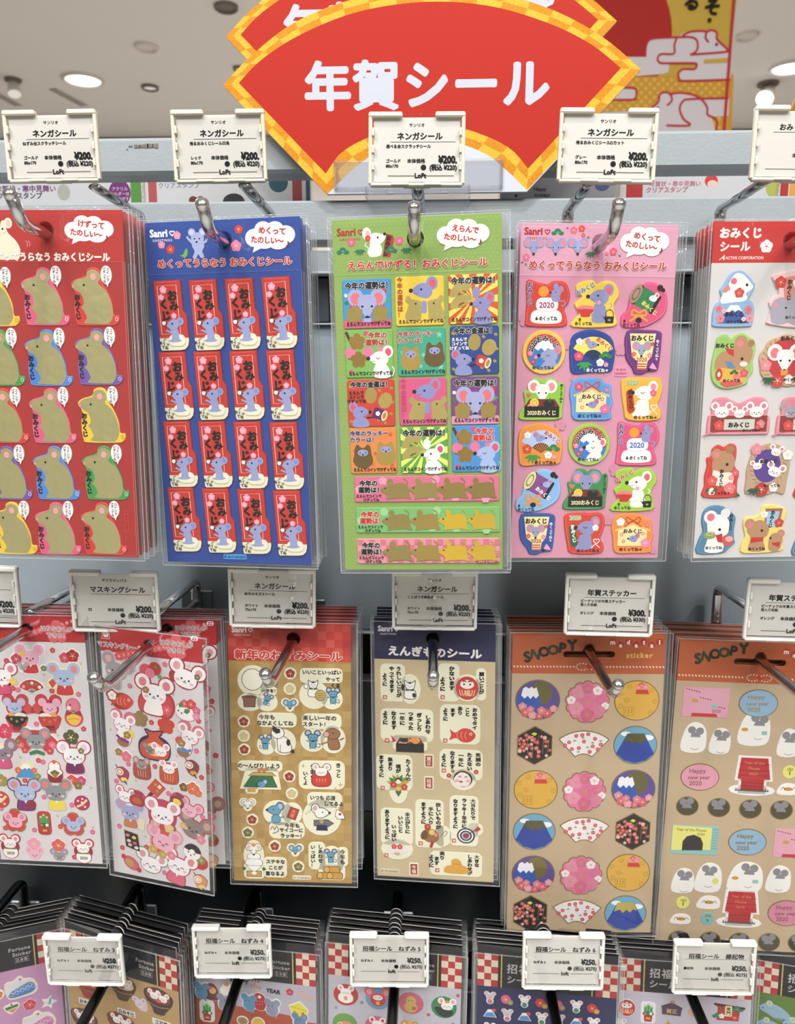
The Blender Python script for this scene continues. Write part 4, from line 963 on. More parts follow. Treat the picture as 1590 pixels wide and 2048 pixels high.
def st_drum(c, c2, dc, fc, rc, mc, tc):
    def f(a):
        Krim(a, crv([(-42, 42), (-44, 20), (-34, 10), (-26, -18), (0, -42), (24, -40), (40, -28), (46, 0), (38, 22), (14, 38), (-8, 44)], 3), c, c2)
        drum(a, 2, -10, 31, dc, fc, rc, 28); smouse(a, 16, -12, 9, mc, '#e0606e', 1)
        a.text('おみくじ', 10, 6, 9.5, tc, .03, rot=38)
        for s in (-1, 1): a.line(crvo([(-10, 16), (-10 + s * 12, 10), (-10 + s * 14, 20), (-10, 20)], 3), 4, '#e89a3c'); a.line([(-10, 20), (-10 + s * 18, 32)], 4.5, '#e89a3c')
        a.fill(ell(-10, 30, 6, 5), K); a.fill(ell(29, -32, 6), K); a.fill(ell(35, -28, 4), K)
        a.text('めくってね', -24, 39, 8, K, .02, sx=.85); a.text('↗', -38, 31, 8, K, .04)
    return f
def st_fuji(c, c2, sky, m):
    def f(a):
        Krim(a, ell(0, 0, 43, 43, 36), c, c2); a.fill(ell(0, 0, 35, n=32), sky)
        a.fill([(-9, -22), (12, -22), (34, 10), (30, 20), (20, 30), (0, 35), (-20, 29), (-32, 14)], '#3a7cc4'); a.fill([(-9, -22), (12, -22), (22, -7), (15, -3), (8, -8), (1, -2), (-6, -8), (-12, -3), (-19, -8)], '#f2f2f2')
        a.fill(crv([(0, 20), (16, 12), (26, 22), (18, 31), (4, 34), (-6, 33)], 3), m); smouse(a, 10, 7, 19, m, '#e8707e', 1, 'smile', ear=.8)
        for x, y, r, k in ((-27, 2, 6, '#ee82a0'), (-16, 10, 4, '#ee82a0'), (-21, 19, 5, '#d23b33')): plum(a, x, y, r, k, '#f4d8c8')
        a.text('2020おみくじ', 0, 0, 12.5, K, .03, arc=(27, -10), halo=('#f6f2ee', .05)); a.text('めくってね↓', 0, 30, 7.5, K, .02)
    return f
def st_fan(c, c2, fc, tc, fl, ink):
    def f(a):
        Krim(a, crv([(-44, -18), (-34, -36), (0, -44), (36, -30), (46, 0), (44, 24), (38, 38), (0, 40), (-36, 42), (-43, 20)], 3), c, c2)
        fanshape(a, 2, 16, 46, fc, -150, -30, .45, '#20201e', nr=9); smouse(a, 0, -14, 11, LAV, '#e0707e', -1); a.text('おみくじ', 24, -16, 9.5, tc, .03, rot=35, halo=('#f8f4ea', .03))
        plum(a, -26, 8, 10, fl, '#f6d0b0'); plum(a, -26, -20, 7, '#f4f2ee', '#c8b060'); pine(a, 27, 6, 14, '#28803e'); bamboo(a, -14, 20, 18, '#3a9a3e'); plum(a, 17, 20, 8, '#f4f2ee', '#c8b060'); plum(a, 29, 24, 5, '#ee92a8', '#f8d8d8')
        a.text('めくってね→', 12, 35, 8.2, ink, .03, sx=.9)
    return f
def st_hago(c, c2):
    def f(a):
        Krim(a, crv([(-34, -40), (0, -43), (33, -40), (36, -20), (34, 22), (30, 36), (12, 38), (2, 43), (-14, 42), (-20, 30), (-30, 18), (-36, 0)], 3), c, c2)
        a.fill([(-28, -36), (24, -36), (18, 8), (10, 18), (8, 34), (-10, 34), (-10, 18), (-22, 8)], '#f0e2a0'); a.many([rrect(-10, 22 + i * 4.6, 8, 24.6 + i * 4.6) for i in range(3)], '#c8402e')
        a.text('おみくじ', -3, -27, 12, K, .04, sx=.95); vmouse(a, -3, -4, 14.5, '#9aa0bc', '#e8848e'); plum(a, -18, 4, 5, '#e0562e', '#f6d0a0'); plum(a, 13, 6, 5, '#ee82a0', '#f6d0d0'); plum(a, 18, -16, 4, '#c8402e', '#f6d0a0')
        a.text('2020', -2, 14, 11, '#b0503c', .01); a.fill(ell(14, 33, 3.5), K); a.fill([(14, 31), (20, 20), (26, 27), (30, 34)], '#e8a0c4'); a.text('めくってね↑', 28, -4, 7, '#f0f0f4', .02, vert=True)
    return f
def st_bento(c, c2, m, hc):
    def f(a):
        Krim(a, crv([(-24, -30), (-20, -42), (-4, -42), (2, -37), (10, -42), (26, -40), (32, -32), (44, -30), (42, 20), (38, 38), (0, 41), (-42, 40), (-44, 26), (-34, 8), (-38, -14), (-30, -18)], 3), c, c2)
        vmouse(a, 0, -14, 22, m, '#ea9090'); a.fill(heart(-28, -8, 5.5), hc); box_bento(a, 0, 17, 70, 36); a.text('2020おみくじ', 0, 26, 10.8, '#f0e4b0', .02, sx=.9); a.text('めくってね↑', 38, -12, 6.6, K, .02, vert=True)
    return f
def st_ema(c, c2, pc, pc2):
    def f(a):
        Krim(a, crv([(-44, -12), (-38, -36), (-16, -42), (16, -40), (24, -32), (38, -28), (40, -10), (44, 6), (40, 22), (40, 40), (0, 42), (-34, 40), (-40, 10)], 3), c, c2)
        a.fill([(-30, -10), (0, -20), (30, -10), (30, 26), (-30, 26)], '#f0dfa4'); a.line([(-36, -6), (0, -20), (36, -6)], 4, '#e0c070'); a.line([(-18, -14), (0, -26), (18, -14)], 2.5, '#c8402e')
        for s in (-1, 1): a.line(crvo([(0, -26), (s * 14, -34), (s * 12, -22), (0, -26)], 3), 2.2, '#c8402e')
        a.text('おみくじ', 0, -5, 10, K, .03, halo=('#f8eec8', .02)); smouse(a, 2, 11, 10, '#8f95c4', '#e0606e'); plum(a, -26, -24, 9, pc, '#f4d8a0'); plum(a, 28, 20, 10, pc2, '#f6d0d0'); plum(a, 30, -18, 4.5, '#ee6a9a', '#f6d0d0')
        for x, y in ((-22, 2), (22, 0), (-18, 16)): a.line(petal(x, y, 3.4, n=2), .9, '#d2562e', True)
        a.text('めくってね→', -2, 33, 8, K, .025)
    return f
def st_hug(c, c2, m, bc, fc, tc):
    def f(a):
        Krim(a, crv([(-40, -22), (-36, -40), (0, -43), (10, -42), (36, -42), (44, -24), (40, -2), (36, 10), (44, 26), (36, 42), (-22, 42), (-32, 22)], 3), c, c2)
        a.fill([(-30, -14), (-18, -22), (-10, 24), (-20, 30), (-26, 22)], bc); a.text('おみくじ', -20, 0, 9.5, '#1a1410' if m == WH else '#f2efe6', .04, vert=True, rot=-9)
        a.fill(crv([(-6, 4), (14, 0), (18, 18), (20, 32), (-14, 34), (-8, 18)], 3), m); a.line([(2, 14), (-12, 14)], 4, m); a.line([(2, 24), (-10, 28)], 4, m)
        smouse(a, 6, -12, 21, m, '#ea8a94', 1, 'smile', ear=.9); plum(a, 25, -12, 7, fc, '#f4d0c0'); a.line(heart(28, 16, 6), 1.8, '#f4f0ea', True); a.line([(18, 30), (26, 22), (36, 30)], 1.8, '#f4f0ea')
        a.text('2020', -18, -33, 12, tc, .02, halo=('#f8f4e8', .04)); a.text('めくってね→', 12, 36, 8, K, .02)
    return f
R6 = (1190, 700)
SP = [((1093, 609), st_kagami('#d23f33', '#ea7468', '#a03060')), ((1190, 609), st_cup('#e9c943', '#f6e080', '#8f92be', '#2c6aa8')), ((1287, 610), st_drum('#d8527e', '#f086a8', '#2f7d4c', '#a88a60', '#7a4a80', '#f4f4f0', '#f4e070')),
      ((1086.8, 704.5), st_fuji('#ecc04a', '#f6dc88', '#c83a30', '#9aa0c8')), ((1182.4, 704.5), st_fan('#213f8c', '#3a60b0', '#f0dc60', '#c4362c', '#d8486c', '#f4f4f4')), ((1284, 704.5), st_hago('#6a2c78', '#8a4a98')),
      ((1083, 799), st_bento('#8cc23e', '#b4dc70', WH, '#e05a6a')), ((1181, 798), st_ema('#5a9ad8', '#8cbcec', '#d8486c', '#ee6a9a')), ((1279, 798), st_hug('#e9b23a', '#f4cc6c', WH, '#b23a24', '#e05a80', '#7aa85a')),
      ((1079, 889.7), st_fan('#e8913c', '#f4b478', '#b8ccf0', '#c4362c', '#d24a2c', K)), ((1177, 888.4), st_fuji('#9cc050', '#c0dc84', '#c83a30', WH)), ((1273, 888.4), st_kagami('#d8527e', '#f086a8', '#3a6ab8')),
      ((1075.5, 980), st_drum('#86b8e4', '#b0d4f0', '#8a4a8c', '#e8dc9c', '#6a9a5a', '#9ab4e4', '#f4f4f4')), ((1170, 979), st_bento('#3a8a4c', '#68b078', '#8f92be', '#e0707a')), ((1266.7, 979), st_cup('#9cc83e', '#c0e078', WH, '#c4362c')),
      ((1073, 1067), st_hago('#2b4f9c', '#4a70bc')), ((1164.8, 1065.8), st_hug('#d2402f', '#ea7a66', '#8f92be', '#28603e', '#f4f2ee', '#8abc7a')), ((1263, 1065.8), st_ema('#e88a3c', '#f4b070', '#f2f0ee', '#ee8ab0'))]
for (x, y), f in SP: PK.stick(x, y, f, ref=R6, name='puffy_sticker')
PK.stick(1241, 743, lambda a: (a.base([rrect(-13, -10, 13, 10, 2)], '#e58fae', .0003, .1e-3), a.text('© 2019', 0, -3.5, 6.2, '#7a2a44', .01), a.text('SANRIO', 0, 3.8, 6.2, '#7a2a44', .01)), name='copyright_sticker')
PK.behind(4, .0055, 'pink sticker pack stacked behind the die-cut mouse sheet', 'packs behind the pink sheet')

# --- white omikuji sheet at the frame's edge
OM = Pack('sticker_pack', (.1776, .415, 1.5271, 1.2, -.5, 4.0), .080, .170, 'white sticker sheet with a red fortune header by the frame edge', group='front packs of the upper row')
front(OM, 0, 0, 1582, 481, .0042, '#c2312c', '#d4d1d0', 1500, 526)
a = OM.A(1490, 480)
with a.go(1481, 466): a.text('おみくじ', 0, 0, 21.5, '#f4efe9', .035)
with a.go(1469, 493): a.text('シール', 0, 0, 20.5, '#f4efe9', .03)
with a.go(1532, 493): plum(a, 0, 0, 13, '#f6f1ee', '#c8504c')
with a.go(1443, 517): a.fill([(-6, 3), (5, -7), (5, 3), (2, 3), (2, 0), (-2, 0), (-3, 3)], '#f6efe9'); a.text('ACTIVE CORPORATION', 7, -1, 8.2, '#f2e0dc', .012, 'l', sx=.86)
OM.print([a])
BR = '#b98d6a'; GY = '#a7a3b0'
def sheetmouse(c, ic): return lambda a, x, y, r, **k: rmouse(a, x, y, r, c, ic, **k)
def om1(a):
    P = crv([(-30, -16), (-22, -28), (-16, -40), (-6, -50), (8, -52), (20, -46), (32, -34), (38, -24), (32, -8), (28, 2), (36, 8), (40, 24), (38, 48), (30, 54), (-34, 54), (-41, 44), (-40, 20), (-34, 8), (-24, 4), (-28, -8)], 3)
    Krim(a, P, '#8fb2d8', '#a8c6e4'); a.fill(crv([(-28, 6), (-26, -4), (-18, -16), (0, -20), (18, -12), (24, 0), (16, 6), (-8, 8), (-22, 10)], 3), '#f3f1ee')
    a.fill(crv([(-14, -26), (-2, -46), (14, -44), (30, -28), (34, -20), (22, -10), (2, -8), (-12, -14)], 3), '#f3f1ee'); a.fill(ell(-4, -32, 6), '#e2707a'); a.fill(ell(22, -25, 2.6), K)
    plum(a, 8, -10, 10, '#cf4a4a', '#e8a088'); a.fill([(-26, -14), (-14, -26), (-10, -16), (-20, -10)], '#d88878')
    fuji(a, 0, 30, 60, 34, '#3a589c'); 
    for x, y, r, c in ((-30, 20, 7, '#e07880'), (-26, 38, 9, '#e08890'), (28, 22, 8, '#e07880'), (32, 38, 8, '#e49aa0'), (-20, 24, 5, '#f2b8b8'), (20, 40, 5, '#f2d8d4')): plum(a, x, y, r, c, '#b84a50')
    a.text('おみくじ', 0, 30, 9, K, .03); a.text('めくってね→', 6, 44, 6.4, K, .03)
def om2(a):
    P = crv([(-34, -42), (-20, -50), (30, -58), (60, -50), (60, 48), (-30, 48), (-36, 36), (-30, 20), (-36, 6), (-26, -6), (-18, -8), (-20, -24)], 3)
    Krim(a, P, '#ecc4c8', '#f4dcdc'); a.fill([(-12, -40), (30, -48), (24, 0), (-6, 4)], '#d88c7c'); a.fill(crv([(4, 0), (26, -30), (40, -20), (44, 44), (4, 44)], 3), GY); a.fill(crv([(-30, 8), (-10, -4), (6, 10), (4, 44), (-28, 44)], 3), GY)
    a.fill(ell(-22, 10, 5), '#e49098'); a.fill(ell(22, 0, 2.6), K); a.fill(ell(-2, 16, 2), K); plum(a, -16, -32, 12, '#c8403c', '#f0b090'); plum(a, 18, -30, 10, '#f0ece8', '#d8b060'); a.fill(rrect(16, 16, 36, 22), '#d2503c'); a.text('おみくじ', 2, -18, 10, K, .03, vert=True); a.text('めくってね', 14, 34, 6.4, K, .03)
def om3(a):
    P = crv([(-38, -30), (-34, -46), (-20, -52), (-8, -44), (0, -50), (16, -54), (28, -46), (38, -40), (42, -22), (38, 0), (40, 20), (30, 34), (30, 44), (0, 54), (-24, 52), (-40, 38), (-44, 10)], 3)
    Krim(a, P, '#9cc868', '#b8dc90'); a.fill(crv([(-38, 12), (-34, -8), (-20, -20), (-6, -16), (0, -30), (20, -34), (36, -22), (34, 0), (20, 16), (-4, 20), (-24, 22)], 3), BR); a.fill(ell(12, -36, 13), BR); a.fill(ell(10, -34, 7), '#e0848a'); a.fill(ell(32, -34, 7), '#a87a58'); a.fill(ell(16, -4, 3), K); a.fill(ell(20, 6, 8, 5), '#f0e6dc')
    a.fill([(-20, -26), (-2, -22), (0, -8), (-12, -14)], '#c83c30'); a.fill([(-18, 0), (-4, 2), (4, 14), (-10, 14)], '#5c8cb8'); a.fill(crv([(-32, 14), (10, 18), (26, 22), (20, 44), (-10, 48), (-28, 38)], 3), '#e4b44a'); a.fill(ell(-28, 26, 7, 12), '#c84040'); a.fill(ell(-28, 26, 3, 5), '#f4eee8')
    plum(a, 22, 24, 9, '#d85a60', '#f0a0a0'); plum(a, 8, 32, 8, '#e07a80', '#f0a0a0'); pine(a, 2, 22, 9, '#2a6a3a'); a.fill(crv([(-24, 40), (10, 40), (20, 44), (0, 50), (-16, 50)], 2), '#d85c5a')
    a.text('おみくじ', -20, -30, 9.5, K, .03); a.text('めくってね', -2, 38, 7, K, .03)
def om4(a):
    P = petal(0, 0, 52, 9, .1, -90, 5); a.base([P], '#c8a884', .0009, .3e-3)
    for i in range(26): t = 2 * math.pi * i / 26; a.line([(38 * math.cos(t), 38 * math.sin(t)), (48 * math.cos(t + .12), 48 * math.sin(t + .12))], 1, '#8f7354')
    a.fill(ell(0, -4, 36, 40, 26), '#c03c3c'); vmouse(a, 0, -2, 27, '#f2efec', '#dd7c82'); a.fill([(-8, 18), (8, 18), (6, 28), (-6, 28)], '#e89a3c')
    for x, y, r, c in ((-38, 8, 12, '#e48a98'), (-12, 38, 14, '#c84444'), (10, 36, 10, '#f0ece8'), (22, 40, 8, '#e8a0a0')): plum(a, x, y, r, c, '#f0d0a0')
    bamboo(a, -30, 32, 16, '#2a5a3c'); bamboo(a, 26, 32, 14, '#2a5a3c'); a.text('おみくじ', 6, -44, 9.5, K, .03); a.text('めくってね', 16, 36, 6.6, K, .03)
def om5(mc):
    def f(a):
        P = crv([(-56, -26), (-50, -36), (-30, -38), (-14, -30), (0, -26), (14, -32), (30, -38), (50, -34), (58, -20), (56, 0), (62, 2), (62, 34), (40, 37), (-60, 37), (-64, 34), (-62, 0), (-56, -4)], 3)
        Krim(a, P, '#dd8a9a', '#f0b0ba'); a.fill(rrect(-57, -1, 57, 31), '#8a3a34'); a.fill(rrect(-30, 6, 32, 27), '#cfcfc2')
        for x, r in ((-36, 17), (0, 13), (34, 17)): rmouse(a, x, -8 + (3 if r < 15 else 0), r, mc, '#de7f90')
        plum(a, -40, 18, 11, '#d84c44', '#f0a080'); plum(a, 44, 16, 9, '#e08080', '#f0c0b0'); plum(a, 38, 22, 6, '#d84c44', '#f0a080'); a.text('おみくじ', 0, 17, 11, K, .03); a.text('めくってね→', 26, 28, 6, K, .03)
    return f
def om6(a):
    P = crv([(-22, -44), (-10, -53), (2, -48), (14, -55), (26, -50), (28, -30), (26, -10), (36, 4), (34, 22), (34, 40), (32, 54), (-34, 54), (-33, 30), (-34, 10), (-30, -10), (-32, -26), (-22, -30)], 3)
    Krim(a, P, '#cf3f36', '#dd6258'); a.fill(crv([(-20, -20), (-10, -38), (10, -40), (24, -26), (24, -8), (16, 4), (-4, 8), (-18, 0)], 3), BR); a.fill(ell(-13, -34, 11), BR); a.fill(ell(-13, -33, 6), '#e0848a'); a.fill(ell(14, -43, 9), '#a87a58'); a.fill(ell(10, -13, 3), K)
    a.fill(crv([(-18, -2), (0, 4), (22, 4), (24, 26), (0, 32), (-16, 24)], 2), '#ece8da'); 
    for x, y, r, c in ((-18, 20, 11, '#dd5a58'), (28, 4, 8, '#dd5a68'), (20, 14, 6, '#ee9aa0'), (18, 36, 13, '#e47a80'), (-18, 42, 8, '#f2ece8')): plum(a, x, y, r, c, '#f0c090')
    for x, y, r in ((-26, 34, 100), (-6, 36, 150), (30, 48, 20)): leaf(a, x, y, 12, 4, r, '#3a6a3c')
    a.text('おみくじ', 0, 14, 9, K, .03, vert=True); a.text('めくってね→', 0, 45, 6.6, K, .03)
def om7(a):
    P = crv([(-42, -4), (-30, -40), (0, -54), (28, -46), (44, -20), (44, 6), (42, 18), (38, 50), (20, 46), (0, 52), (-20, 46), (-42, 48), (-42, 20)], 3)
    a.base([P], '#c0a184', .0009, .3e-3); a.fill(ell(-2, -8, 28, 34, 22), '#5b4490')
    for i in range(24): t = 2 * math.pi * i / 24; a.line([(31 * math.cos(t), -6 + 37 * math.sin(t)), (38 * math.cos(t + .15), -6 + 42 * math.sin(t + .15))], 1, '#8f7354')
    for x, y, r, ro in ((14, -36, 12, 15), (-22, -8, 11, -10), (14, 4, 16, 20)): rmouse(a, x, y, r, '#f2efec', '#d98a94', rot=ro)
    for x, y, r, c in ((-26, -42, 12, '#e48a98'), (38, -30, 11, '#f2ede8'), (-10, 40, 15, '#b83a3a'), (14, 36, 10, '#f0ece8')): plum(a, x, y, r, c, '#f0c0a0')
    bamboo(a, -26, 38, 16, '#2a5a3c'); a.text('おみくじ', 0, -18, 9, K, .03); a.text('めくってね', 10, 32, 6.8, K, .03)
def om8(a):
    P = crv([(-32, -36), (-20, -48), (0, -50), (16, -44), (26, -36), (36, -24), (34, 0), (36, 22), (38, 28), (26, 40), (12, 50), (-40, 50), (-37, 20), (-30, 4), (-34, -16)], 3)
    Krim(a, P, '#5485a6', '#7ba4c0'); a.fill(crv([(-24, 46), (-20, 20), (-22, -6), (-22, -18), (-10, -30), (8, -30), (22, -18), (22, 6), (14, 16), (12, 46)], 3), '#f3f1ee'); a.fill(ell(-16, -26, 14), '#f3f1ee'); a.fill(ell(-16, -26, 8), '#e27784'); a.fill(ell(14, -34, 10), '#e8e6e4'); a.fill(ell(4, 0, 3), K)
    a.fill([(-4, 12), (10, 8), (12, 28), (2, 26)], '#c03238'); a.fill(ell(-16, 12, 13, 8), '#93a060'); a.line(ell(-16, 9, 7, 3), 1.4, '#d8d0a0', True); a.fill(crv([(10, 16), (24, 12), (34, 22), (26, 34), (14, 32)], 3), '#d05a54'); a.fill(ell(25, 20, 8, 6), '#e8b0a8')
    a.text('おみくじ', 26, -16, 8.6, K, .03, vert=True); a.text('めくってね', -6, 38, 7, K, .03)
def om9(a):
    P = crv([(-44, -12), (-40, -26), (-24, -26), (-10, -36), (-4, -50), (14, -52), (38, -44), (44, -32), (38, -6), (44, 6), (42, 30), (38, 46), (-38, 50), (-44, 30), (-38, 14)], 3)
    Krim(a, P, '#ecd878', '#f6e8a0'); a.fill([(0, -44), (36, -44), (30, -4), (0, -6)], '#a86a4c'); a.fill([(4, -38), (30, -38), (24, -4), (4, -8)], '#a0c4e0')
    a.fill(crv([(-30, 44), (-26, 18), (-36, 2), (-26, -14), (-6, -20), (10, -6), (8, 12), (0, 20), (4, 44)], 3), BR); a.fill(ell(-30, -12, 11), BR); a.fill(ell(-30, -10, 6), '#de8088'); a.fill(ell(-4, 2, 2.8), K); a.fill(crv([(14, 44), (12, 20), (20, 8), (38, 10), (40, 26), (34, 44)], 3), BR); a.fill(ell(36, 8, 8), BR); a.fill(ell(36, 9, 4), '#de8088'); a.fill(ell(15, 18, 2.4), K)
    a.fill([(-26, 16), (0, 16), (0, 24), (-26, 28)], '#c23a30'); a.fill([(18, 28), (36, 26), (34, 38), (20, 32)], '#c23a30'); plum(a, 30, -14, 10, '#cc4038', '#f0a070'); plum(a, -2, -32, 8, '#f2ece4', '#d8b870'); a.text('おみくじ', 14, -22, 9, K, .03, vert=True, rot=8); a.text('めくってね', -12, 40, 7, K, .03)
RO = (1480, 720)
for (x, y), f in [((1467, 597), om1), ((1572, 599), om2), ((1465, 722), om3), ((1567, 722), om4), ((1476, 832), om5('#f2f0ee')), ((1614, 832), om5(GY)), ((1441, 941), om6), ((1532.6, 939), om7), ((1625, 942), om6), ((1433, 1058), om8), ((1525, 1058), om9), ((1625, 1062), om8)]:
    OM.stick(x, y, f, ref=RO, name='puffy_sticker')
OM.behind(5, .0055, 'white pack with a red header stacked behind the sheet by the frame edge', 'packs behind the white fortune sheet')
# ================================================================ middle row of packs
# --- clear-backed masking stickers: three packs (one turned askew in front, one behind it)
MCOL = ('#e0a0b0', '#c03236')
def mask_header(pk, a, tl, fx, fy, title=None, badge=None, k=1):
    """red header print: plum blossoms, two lines of lettering"""
    for i in range(12):
        x = -pk.w / 2 + .004 + (i * 37 % 57) / 1000; y = .002 + (i * 23 % 17) / 1000
        a.T = (1, 0, x / a.u, y / a.u, 1)
        plum(a, 0, 0, (4, 7, 9)[i % 3], ('#e08a90', '#d8646e', '#cf4a50')[i % 3], '#f4c4b0')
    with a.go(fx, fy): a.fill(petal(0, 0, 24), '#d8606a')
    with a.go(fx, fy): a.text('はりなおしが', 0, -6, 10.8, '#2a1a1a', .004, halo=('#f4eeea', .075), rot=tl); a.text('できる！', 0, 7, 10.8, '#2a1a1a', .004, halo=('#f4eeea', .075), rot=tl)
    if title:
        with a.go(*title): a.text('マスキングシール', 0, 0, 11.4, '#2a1a1a', .004, halo=('#f4eeea', .075), rot=tl)
    if badge:
        with a.go(*badge): a.fill(rrect(-7, -4.5, 7, 4.5, 4), '#f4e8e4'); a.text('Z2', 0, 0, 7.5, '#a03030', .03)
def sm_plum(r, c, cc='#e8b0a0', oc=None, name='flower'):
    def f(a): 
        P = petal(0, 0, r); a.base([grow(P, r * .06)], oc or c, .0002, .1e-3); a.z = .00021; plum(a, 0, 0, r, c, cc)
    return f
def wbase(a, Ps, c, g=2.2, t=.00025):
    a.base([grow(P, g) for P in Ps], c, t, .1e-3)
def mouse_st(r, c, ic, rim, body=None, extra=None, eye='dot', rot=0, hw=1.0, flower=None, back=None):
    """head-and-shoulders mouse sticker; body: colour of the kimono"""
    def f(a):
        with a.push(0, 0, 1, rot):
            hy = -r * .35 if body else 0
            E_ = [ell(s * .82 * r, hy - .72 * r, .5 * r, .5 * r, 16) for s in (-1, 1)] + [ell(0, hy, .82 * r * hw, .64 * r, 20)]
            B_ = [crv([(-.4 * r, .1 * r), (.4 * r, .1 * r), (.66 * r, .7 * r), (.5 * r, 1.0 * r), (-.5 * r, 1.0 * r), (-.66 * r, .7 * r)], 3)] if body else []
            pre = back(a, r) if back else []
            wbase(a, E_ + B_ + pre, rim, r * .1)
            a.z = .00026
            if back: back(a, r, True)
            if body: a.fill(B_[0], body); a.fill([(-.2 * r, .1 * r), (.2 * r, .1 * r), (0, .5 * r)], '#f4ece6')
            rmouse(a, 0, hy, r, c, ic, eye=eye, hw=hw, flower=flower, cheek='#f0b8c0')
            if extra: extra(a, r)
    return f
def flowers_st(*fl):
    def f(a):
        a.base([grow(petal(x, y, r), r * .12) for x, y, r, c in fl], '#efe6e2', .0002, .1e-3); a.z = .00021
        for x, y, r, c in fl: plum(a, x, y, r, c, '#e0b070')
    return f
def fan_st(r, c, rot=0):
    def f(a):
        with a.push(0, 0, 1, rot):
            a.base([grow(sector(0, r * .5, r * .3, r, -155, -25), r * .06)], '#efe6e2', .0002, .1e-3); a.z = .00021; fanshape(a, 0, r * .5, r, c, -155, -25, .35)
            for t, k in ((-140, '#e8a0a0'), (-110, '#7a7a3a'), (-85, '#f2d8c8'), (-60, '#7a7a3a'), (-38, '#f4e6dc')): plum(a, r * .75 * math.cos(math.radians(t)), r * .5 + r * .75 * math.sin(math.radians(t)), r * .13, k, k, sub=False)
    return f
def bowl_st(c, m, flip=1):
    def f(a):
        P = crv([(-19, 4), (19, 4), (17, 20), (9, 30), (-9, 30), (-17, 20)], 3); with_ = [P, ell(-14, -28, 11), ell(14, -28, 11), ell(0, -12, 18, 16), rrect(-9, 28, 9, 36)]
        wbase(a, with_, '#c03a40', 1.6); a.z = .00026
        a.push(0, 0, 1, 0, flip); fanshape(a, 8, 2, 30, '#cf4a48', -60, -10, .4); rmouse(a, -2, -12, 17, m, '#e8b0c0'); a.fill(rrect(-12, -2, 12, 4), '#2a3a6a'); a.fill(ell(8, 2, 12, 5), '#efe4cc'); a.fill(ell(-9, 1, 6, 5), '#e8a050'); a.pop()
        bowl(a, 0, 5, 38, c)
    return f
def bird_st(a):
    P = ell(0, -14, 13, 14, 18); Q = ell(0, 10, 17, 16, 18); wbase(a, [P, Q], '#c8506a', 1.6); a.z = .00026
    a.fill(P, '#e0788c'); a.fill(ell(-8, -10, 4), '#f4ece8'); a.fill(ell(-5, -16, 1.6), K); a.fill([(-16, 4), (-14, -5), (0, 0), (14, -5), (16, 4), (0, 8)], '#9a2850'); plum(a, 0, -1, 5, '#6a7a3a'); a.fill(crv([(-14, 8), (0, 2), (14, 8), (10, 20), (0, 25), (-10, 20)], 3), '#ecbc3c'); a.line(crvo([(-11, 13), (0, 11), (11, 13)], 3), 1.6, '#c88a28')
def fan_grey(a):
    P = sector(0, 22, 18, 52, -155, -25, 14); Q = [ell(s * 17, -24, 11.5) for s in (-1, 1)] + [ell(0, -6, 21, 17)]
    wbase(a, [P] + Q, '#e8e0de', 1.2); a.z = .00026; a.fill(P, '#c23a38')
    for x, y, r, c in ((-32, 2, 8, '#e06a80'), (-24, 12, 7, '#c84040'), (32, 0, 8, '#e06a80'), (26, 12, 8, '#c23248'), (-36, -6, 6, '#7a7a3a')): plum(a, x, y, r, c)
    a.fill([(-16, 16), (0, 10), (16, 16), (14, 22), (0, 18), (-14, 22)], '#2f7a48'); rmouse(a, 0, -6, 23, '#8e9196', '#e08888'); a.line([(-6, -22), (6, -22)], 1.2, '#4a4a4a')
def fuji_st(a):
    P = [(-12, -16), (8, -16), (20, 12), (-26, 12)]; wbase(a, [P], '#e8d88a', 1.6); a.z = .00026; fuji(a, -3, -2, 44, 28, '#4a90d0'); plum(a, -19, -3, 7, '#e0602e'); plum(a, 13, -4, 6, '#e0602e'); plum(a, 19, 8, 7, '#8a8a4a')
def mochi_st(a):
    P = ell(0, -12, 11); Q = ell(0, 0, 15, 10); R_ = rrect(-14, 2, 14, 20); wbase(a, [P, Q, R_], '#c0282c', 1.4); a.z = .00026; a.fill(P, '#f2efea'); a.fill(Q, '#f2efea'); a.fill(ell(0, -22, 4), '#e05a30'); a.fill([(-10, 0), (0, -6), (10, 0), (0, 12)], '#4a7a3a'); a.fill([(-15, 1), (0, 12), (15, 1), (12, 20), (-12, 20)], '#8a2228'); a.fill([(-5, 4), (0, 0), (5, 4), (0, 12)], '#c8602e')
def temari_st(r, c1, c2):
    def f(a):
        P = ell(0, 0, r, n=22); wbase(a, [P], c2, .6); a.z = .00026; a.fill(P, c1)
        a.line(crvo([(-r * .7, r * .5), (0, r * .2), (r * .7, -r * .5)], 4), r * .28, '#e8d890')
        for x, y in ((-.5, -.3), (0, -.1), (.1, -.6), (.4, .5)): plum(a, x * r, y * r, r * .16, '#f4dce0', '#d86080')
    return f
def medal_st(m, ic):
    def f(a):
        P = petal(0, 0, 26, 5, .2); wbase(a, [P], '#8f7a44', 0); a.z = .00026; a.fill(grow(P, -2.4), '#d8443c'); a.fill(grow(P, -3.6), '#cf3c38'); rmouse(a, 0, 4, 17, m, ic)
    return f
def kado_st(a):
    wbase(a, [rrect(-13, -26, 13, 22, 8)], '#b83a38', 1); a.z = .00026; kadomatsu(a, 0, 0, 22)
